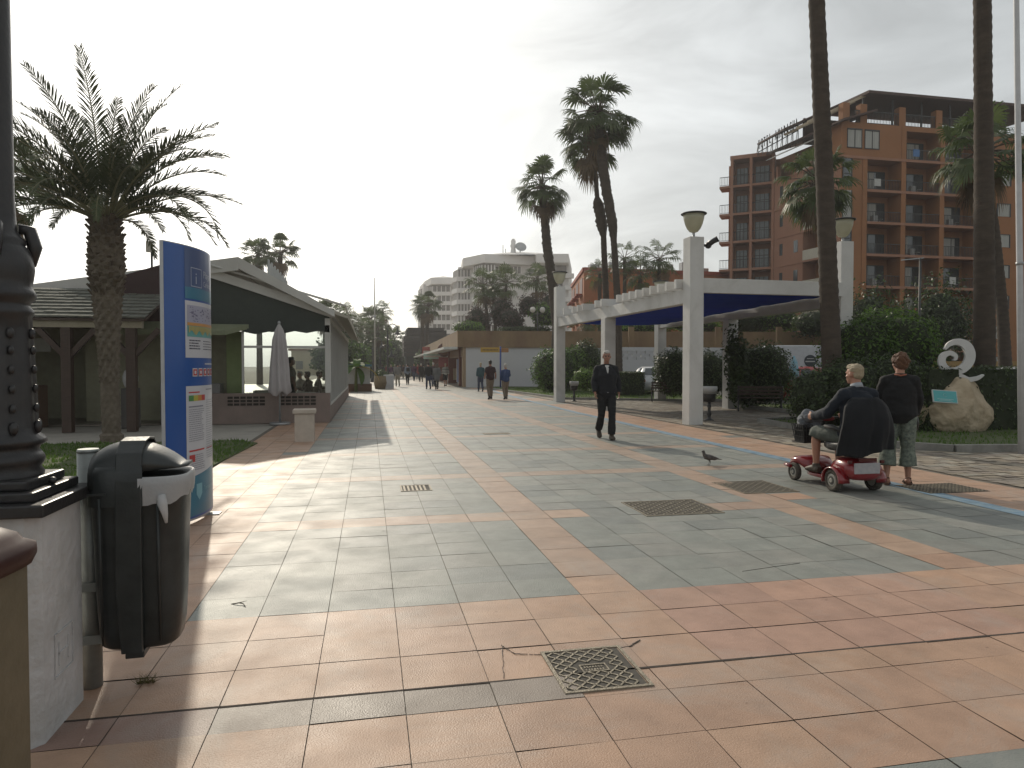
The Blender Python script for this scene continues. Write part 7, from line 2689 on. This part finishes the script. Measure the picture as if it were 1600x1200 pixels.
loft_body('front_cowl', [(.60, .14, .12, .24), (.68, .20, .13, .30), (.80, .245, .20, .335), (.92, .25, .20, .32), (1.0, .22, .17, .28), (1.05, .14, .16, .23)], RED, scoot)
b = MB(); b.tube([(-.30, .86, .19), (-.29, 1.0, .19), (-.18, 1.08, .18), (.18, 1.08, .18), (.29, 1.0, .19), (.30, .86, .19)], .022, 10); b.build('bumper', RED, scoot)
b = MB(); b.box((-.17, -.245, .24), (.17, -.225, .37), bev=.008); b.build('rear_panel', mat('sticker_grey', (.32, .32, .34), (.42, .40, .40), scale=20, rough=.5), scoot)
b = MB(); b.box((-.12, -.252, .385), (.12, -.24, .43), bev=.005); b.box((-.24, -.23, .36), (-.19, -.20, .40), bev=.008); b.box((.19, -.23, .36), (.24, -.20, .40), bev=.008); b.build('tail_light', mat('lamp_dark_red', (.08, .01, .01), rough=.2), scoot)
b = MB(); b.tube([(0, .75, .28), (0, .70, .55), (0, .60, .80)], [.035, .028, .025], 12); b.build('tiller', BLKP, scoot)
b = MB(); b.tube([(-.25, .50, .84), (-.2, .58, .85), (0, .62, .84), (.2, .58, .85), (.25, .50, .84)], .016, 10); b.build('handlebar', BLKP, scoot)
b = MB(); b.tube([(0, .50, .84), (0, .62, .88), (0, .70, .86)], [(.09, .03), (.12, .05), (.08, .03)], 16); b.build('control_head', RED, scoot)
b = MB()
for z0, z1, w0 in ((.50, .74, .16),):
    for i in range(9):
        x = -.17 + .34 * i / 8
        b.beam((x * .85, .80, z0), (x, .78, z1), .008, .008); b.beam((x * .85, 1.0, z0), (x, 1.05, z1), .008, .008)
    for i in range(7):
        y = .80 + .25 * i / 6
        b.beam((-.145, .80 + .20 * i / 6, z0), (-.17, y, z1), .008, .008); b.beam((.145, .80 + .20 * i / 6, z0), (.17, y, z1), .008, .008)
    for i in range(4):
        z = z0 + (z1 - z0) * i / 3
        b.box((-.17, .785, z - .004), (.17, .795, z + .004)); b.box((-.17, 1.035, z - .004), (.17, 1.045, z + .004)); b.box((-.172, .79, z - .004), (-.164, 1.04, z + .004)); b.box((.164, .79, z - .004), (.172, 1.04, z + .004))
b.box((-.145, .80, .495), (.145, 1.0, .50))
b.box((-.15, .80, .50), (.15, 1.01, .70))
b.build('basket', BLKP, scoot)
loft_body('seat', [(-.16, .20, .50, .58), (-.10, .235, .47, .61), (.20, .235, .47, .61), (.30, .20, .49, .59)], BLKP, scoot, 3.5)
b = MB(); b.tube([(0, .02, .38), (0, .04, .50)], .045, 12); b.build('seat_post', BLKP, scoot)
b = MB()
b.slab([(-.20, -.19, .60), (.20, -.19, .60), (.21, -.26, 1.0), (.17, -.275, 1.10), (-.17, -.275, 1.10), (-.21, -.26, 1.0)], (0, .07, 0)); o = b.build('backrest', BLKP, scoot)
bv = o.modifiers.new('b', 'BEVEL'); bv.width = .02; bv.segments = 3
for s_ in (-1, 1):
    b = MB(); b.tube([(s_ * .27, -.16, .74), (s_ * .28, .02, .78), (s_ * .28, .16, .78)], [.02, .03, .026], 10); b.tube([(s_ * .26, -.16, .56), (s_ * .27, -.16, .75)], .014, 8); b.build('armrest', BLKP, scoot)


def S2W(x, y, z):
    c, s_ = math.cos(hd), math.sin(hd)
    return (cs.x + x * c - y * s_, cs.y + x * s_ + y * c, z)


# grey bag in the basket
b = MB()
r = random.Random(3)
for i in range(9): b.ell((r.uniform(-.15, .15), r.uniform(-.10, .10), .08 + r.uniform(0, .17)), (r.uniform(.06, .10),) * 3, 12)
bag = remeshed(b, 'shopping_bag', cloth('cloth_bag_grey', (.17, .18, .20), (.09, .10, .11), scale=8), .01, None, 2, (.015, 14))
bag.location = S2W(0, .91, .62); tag(bag, 'crumpled grey bag lying in the front basket of the scooter', 'bag')
# rider
rp = S2W(0, .0, 0)


def ex_r(t, K):
    b = MB(); n_ = V(K['neck'])
    b.tube([n_ + Vector((0, -.01, -.01)), n_ + Vector((0, .01, .045))], [.072, .066], 16); b.build('collar', cloth('cloth_pale_blue', (.35, .38, .42)), t)


person('pale-haired man in navy top and grey shorts riding the red mobility scooter', rp, hd + .04, 1.80,
       dict(pel=(0, -.03, .66), waist=(0, -.07, .80), chest=(0, -.06, 1.00), neck=(0, -.03, 1.23), head=(0, .015, 1.385), hyaw=.25, hpit=-.05,
            shL=(-.185, -.05, 1.14), elL=(-.29, .10, .93), haL=(-.24, .44, .86), shR=(.185, -.05, 1.14), elR=(.29, .10, .93), haR=(.24, .44, .86), curlL=1.4, curlR=1.4,
            hiL=(-.10, .02, .65), knL=(-.18, .46, .66), anL=(-.17, .46, .245), hiR=(.10, .02, .65), knR=(.15, .46, .62), anR=(.14, .44, .245), hfL=(0, 1, -.1), hfR=(0, 1, -.1)),
       top=cloth('cloth_navy_blue', (.007, .012, .022)), bot=cloth('cloth_shorts', (.10, .115, .10), (.07, .08, .07)), shoe=SHB, hairm=HG, wide=1.22, topg=.035, toplow=.03, leg=.55, botg=.022, flare=.012, vox=.009, coat=1, extra=ex_r)
# big dark coat hanging over the seat back
b = MB()
nx_, nz_ = 22, 20
vs = []
for side in (0, 1):
    for j in range(nz_ + 1):
        v = j / nz_
        z = 1.15 - .66 * v
        hw = .15 + .09 * min(1, v * 6) ** .5 + .12 * v ** .8 + (.03 * math.sin(v * 3))
        for i in range(nx_ + 1):
            u = i / nx_ * 2 - 1
            fold = .03 * math.sin(u * 8 + v * 3) * v + .008 * noise.noise(Vector((u * 4, v * 6, 1))) + .014 * math.sin(u * 17 + 2) * v
            y = -.325 - .05 * math.sin(PI * min(1, v * 1.1)) + .14 * abs(u) ** 2.5 + fold + (0 if side == 0 else .035)
            zz = z + (.06 * u * v) + (.02 * math.sin(u * 5) * v)
            vs.append((u * hw + .02 * v, y, zz if side == 0 else zz - .005))
m_ = nx_ + 1; N2 = m_ * (nz_ + 1)
fs = []
for j in range(nz_):
    for i in range(nx_):
        a = j * m_ + i
        fs.append((a, a + 1, a + m_ + 1, a + m_)); fs.append((N2 + a, N2 + a + m_, N2 + a + m_ + 1, N2 + a + 1))
for i in range(nx_):
    fs.append((i, N2 + i, N2 + i + 1, i + 1)); a = nz_ * m_ + i; fs.append((a, a + 1, N2 + a + 1, N2 + a))
for j in range(nz_):
    a = j * m_; fs.append((a, a + m_, N2 + a + m_, N2 + a)); a = j * m_ + nx_; fs.append((a, N2 + a, N2 + a + m_, a + m_))
b.add(vs, fs, 0, True)
ct = b.build('coat', cloth('cloth_coat', (.005, .006, .009)))
ct.location = (cs.x, cs.y, 0); ct.rotation_euler = (0, 0, hd)
tag(ct, 'large dark coat hanging over the back of the scooter seat', 'coat')

# ------------------------------------------------------------ couples and strollers
WALK = dict(knL=(-.09, .14, .52), anL=(-.09, .16, .10), knR=(.09, .04, .50), anR=(.09, -.22, .16), pitR=-.5, elL=(-.24, -.08, 1.15), haL=(-.25, -.06, .92), elR=(.24, .02, 1.14), haR=(.24, .12, .92))
WALK2 = dict(knR=(.09, .12, .52), anR=(.09, .13, .10), knL=(-.09, .03, .50), anL=(-.09, -.16, .13), pitL=-.4, elR=(.24, -.06, 1.15), haR=(.25, -.02, .92), elL=(-.24, .0, 1.14), haL=(-.24, .10, .92))
MAROON = cloth('cloth_maroon', (.035, .012, .016)); BLUEC = cloth('cloth_blue', (.03, .06, .16)); TEALC = cloth('cloth_teal', (.03, .075, .09)); GREENC = cloth('cloth_green', (.015, .06, .04))
TAN = cloth('cloth_tan', (.20, .16, .12)); BEI = cloth('cloth_beige', (.30, .27, .22)); DEN = cloth('cloth_denim', (.04, .05, .09)); GRY = cloth('cloth_greyc', (.18, .17, .16)); KH = cloth('cloth_khaki', (.13, .12, .08))
REDC = cloth('cloth_red', (.22, .03, .03)); PUR = cloth('cloth_purple', (.06, .02, .06))
aw = -YAW + .2
q_ = G(766, 624)
person('man in maroon shirt and tan trousers walking away by the yellow sign', (q_.x, q_.y, 0), .12, 1.78, dict(WALK2), top=MAROON, bot=TAN, shoe=SHD, hairm=HD, skin=SKINT, vox=.018, sleeve=.75, wide=1.15, hands=False, face=False)
q_ = G(790, 624)
person('person in blue jacket with white hair, right of the man in maroon', (q_.x, q_.y, 0), .1, 1.62, dict(WALK2, elR=(.24, .06, 1.18), haR=(.12, .18, 1.12)), top=BLUEC, bot=TAN, shoe=SHD, hairm=HW, vox=.018, coat=1, wide=1.15, hands=False, face=False)
q_ = G(751, 612)
person('person in teal jacket and dark trousers walking away, left of the man in maroon', (q_.x, q_.y, 0), .05, 1.72, dict(WALK), top=TEALC, bot=DEN, shoe=SHD, hairm=HG, vox=.02, coat=1, wide=1.15, hands=False, face=False)
q_ = G(742, 602.5)
person('person in green top and black trousers farthest left of the group near the shop corner', (q_.x, q_.y, 0), .0, 1.66, dict(WALK2), top=GREENC, bot=BLK, shoe=SHD, hairm=HD, vox=.02, hands=False, face=False, hair='long')
q_ = G(669.5, 608.5)
pA = person('person in black top and blue jeans, front left of the trio before the shops', (q_.x, q_.y, 0), .1, 1.76, dict(WALK), top=BLK, bot=DEN, shoe=SHD, hairm=HD, vox=.022, coat=1, hands=False, face=False)
q_ = G(682.5, 608.5)
pB = person('woman in long grey coat and dark leggings, front right of the trio before the shops', (q_.x, q_.y, 0), .1, 1.66, dict(WALK2), top=GREYC, bot=BLK, shoe=SHD, hairm=HB, hair='long', vox=.022, coat=1, hands=False, face=False, wide=1.1, toplow=.35, topg=.04)
q_ = G(696, 603.5)
pC = person('person in striped black and white top and shorts walking beside the shops', (q_.x, q_.y, 0), .1, 1.72, dict(WALK2), top=mat('cloth_stripes', (.04, .04, .05), (.5, .48, .42), scale=2.2, stretch=(.01, .01, 4), rough=.8, detail=0), bot=BLK, shoe=SHD, hairm=HG, vox=.022, hands=False, face=False, leg=.55)
q_ = G(621.5, 604)
pD = person('slim person in pale beige clothes walking on the left of the crowd', (q_.x, q_.y, 0), .1, 1.72, dict(WALK), top=GRY, bot=BEI, shoe=SHD, hairm=HD, vox=.022, hands=False, face=False)
q_ = G(637, 601)
pE = person('person in pale blue top with a dark backpack amid the crowd', (q_.x, q_.y, 0), .1, 1.7, dict(WALK2), top=cloth('cloth_paleblue', (.22, .26, .33)), bot=BLK, shoe=SHD, hairm=HD, vox=.022, hands=False, face=False,
            extra=lambda t, K: (lambda b: (b.box((-.14, -.30, 1.12), (.14, -.13, 1.45), bev=.03), b.build('backpack', BLK, t)))(MB()))
q_ = G(677, 604)
pF = person('man in dark red jacket half hidden behind the woman in the grey coat', (q_.x, q_.y, 0), .1, 1.78, dict(WALK2), top=MAROON, bot=DEN, shoe=SHD, hairm=HW, vox=.022, coat=1, hands=False, face=False)
q_ = G(658, 597)
pG = person('dark dressed person walking away, just left of the trio before the shops', (q_.x, q_.y, 0), .1, 1.76, dict(WALK), top=BLK, bot=BLK, shoe=SHD, hairm=HW, vox=.022, coat=1, hands=False, face=False)
protos = [pA, pB, pD, pG, pF]
cm = [BLK, NAVY, REDC, GRY, BEI, DEN, PUR, KH, BLUEC, WHT, TEALC, MAROON]
rr = random.Random(31)
spots = [(647, 595), (653, 594), (630, 591.5), (611, 594), (617, 592), (604, 590), (597, 592.5), (641, 590), (625, 589), (635, 588.5), (649, 589), (656, 590), (662, 590.5), (668, 592), (608, 588), (644, 587), (591, 589), (600, 587),
         (620, 587), (628, 586.5), (652, 586.5), (615, 585.5), (639, 585), (659, 587), (585, 588), (632, 584.5), (647, 584.5), (606, 585)]
for i, (px, py) in enumerate(spots):
    q_ = G(px, py)
    c = dup(protos[i % 5], (q_.x, q_.y, 0), rr.uniform(-.3, .4) + (PI if rr.random() < .25 else 0), 'small figure in the distant crowd strolling along the promenade', group='distant crowd on the promenade')
    for ch in [o for o in bpy.data.objects if o.parent == c]:
        if ch.name.startswith(('jacket', 'shirt', 'trousers')) and ch.material_slots:
            ch.material_slots[0].link = 'OBJECT'
            ch.material_slots[0].material = rr.choice(cm if not ch.name.startswith('trousers') else [BLK, DEN, GRY, BEI, KH])
    s_ = rr.uniform(.92, 1.04)
    c.scale = (c.scale[0] * s_ * rr.uniform(.95, 1.1), c.scale[1] * s_, c.scale[2] * s_)
# diners in the restaurant
person('diner in tan shirt standing at the restaurant front, beside the folded parasol', (P(455, 600, 19.9).x, P(455, 600, 19.9).y, 0.02), -1.2, 1.75, None, top=TAN, bot=BLK, shoe=SHD, hairm=HD, skin=SKINT, vox=.016, hands=True, face=True, sleeve=.75)


def seated(lab, px, d, rz, topm, hm):
    v = P(px, 600, d)
    person(lab, (v.x, v.y, 0.02), rz, 1.72, dict(pel=(0, 0, .52), waist=(0, -.02, .66), chest=(0, 0, .86), neck=(0, .02, 1.08), head=(0, .05, 1.235), shL=(-.17, 0, .99), elL=(-.24, .08, .78), haL=(-.16, .32, .80),
           shR=(.17, 0, .99), elR=(.24, .08, .78), haR=(.16, .32, .80), hiL=(-.1, .02, .50), knL=(-.12, .44, .52), anL=(-.12, .44, .10), hiR=(.1, .02, .5), knR=(.12, .44, .52), anR=(.12, .44, .10)),
           top=topm, bot=DEN, shoe=SHD, hairm=hm, vox=.018, hands=False, face=False)
    t = thing('chair', 'chair under the ' + lab.split(' at ')[0].split(' in ')[0] + ' in ' + lab.split(' in ')[1].split(' ')[0] + ' inside the restaurant', 'chair', (v.x, v.y, .02), rz, 'restaurant chairs')
    b = MB(); b.box((-.22, -.2, .40), (.22, .22, .44), bev=.01); b.build('seat', WD, t)
    b = MB(); b.box((-.21, -.23, .5), (.21, -.2, .85), bev=.01); b.build('backrest', WD, t)
    for sx in (-1, 1):
        for sy in (-1, 1):
            b = MB(); b.tube([(sx * .19, sy * .18, 0), (sx * .19, sy * .18, .40)], .018, 6); b.build('leg', WD, t)


seated('seated diner in maroon at the nearest cloth-covered table', 482, 22.3, 1.2, MAROON, HD)
seated('seated diner in grey at the second cloth-covered table', 497, 23.5, -1.4, GRY, HB)
seated('seated diner in white behind the front window', 470, 24.0, 2.2, WHT, HW)

# ------------------------------------------------------------ pigeon
q_ = G(1108, 727)
pg = thing('pigeon', 'grey-brown pigeon walking on the grey tiles at the end of the man\'s shadow', 'bird', (q_.x, q_.y, 0), PI / 2 + .15 - YAW)
b = MB()
b.tube([(0, -.10, .105), (0, -.06, .115), (0, 0, .12), (0, .055, .135), (0, .08, .165), (0, .088, .195), (0, .09, .212)], [(.015, .012), (.038, .032), (.052, .048), (.042, .042), (.026, .028), (.02, .022), (.018, .02)], 14, ref=(1, 0, 0))
b.ell((0, .095, .215), (.019, .025, .019), 12); b.tube([(0, .112, .213), (0, .138, .205)], [.007, .002], 8)
b.tube([(0, -.07, .11), (0, -.13, .095), (0, -.20, .088)], [(.03, .02), (.028, .010), (.03, .005)], 12, ref=(1, 0, 0))
for s_ in (-1, 1):
    b.tube([(s_ * .018, .0, .085), (s_ * .02, -.012, .05), (s_ * .02, .0, .012)], [.009, .005, .004], 8)
    for a in (-.5, 0, .5): b.tube([(s_ * .02, 0, .008), (s_ * .02 + math.sin(a) * .03, math.cos(a) * .03, .005)], .004, 6)
remeshed(b, 'body', mat('feather_grey', (.11, .095, .085), (.05, .045, .045), scale=30, rough=.6), .0045, pg, 2)
for s_ in (-1, 1):
    b = MB(); b.tube([(s_ * .042, .05, .13), (s_ * .053, 0, .122), (s_ * .040, -.08, .108), (s_ * .02, -.15, .098)], [(.006, .02), (.008, .036), (.007, .028), (.003, .006)], 12, ref=(1, 0, 0)); b.build('wing', mat('wing_feather', (.13, .11, .10), (.04, .035, .035), scale=26, rough=.6), pg)


# ------------------------------------------------------------------ haze (real air, even density)
hz = MB(); hz.box((-160, -12, -1.2), (120, 300, 48))
ho = hz.build('haze', bpy.data.materials.new('haze_air'))
hm = ho.data.materials[0]; hm.use_nodes = True
hm.node_tree.nodes.remove(hm.node_tree.nodes['Principled BSDF'])
pv_ = hm.node_tree.nodes.new('ShaderNodeVolumePrincipled')
pv_.inputs['Color'].default_value = (.93, .95, .98, 1)
pv_.inputs['Density'].default_value = 0.0006
pv_.inputs['Anisotropy'].default_value = 0.6
hm.node_tree.links.new(pv_.outputs['Volume'], hm.node_tree.nodes['Material Output'].inputs['Volume'])
tag(ho, 'thin pale haze filling the air over the whole promenade', 'haze', None, 'stuff')
sc.cycles.volume_bounces = 0
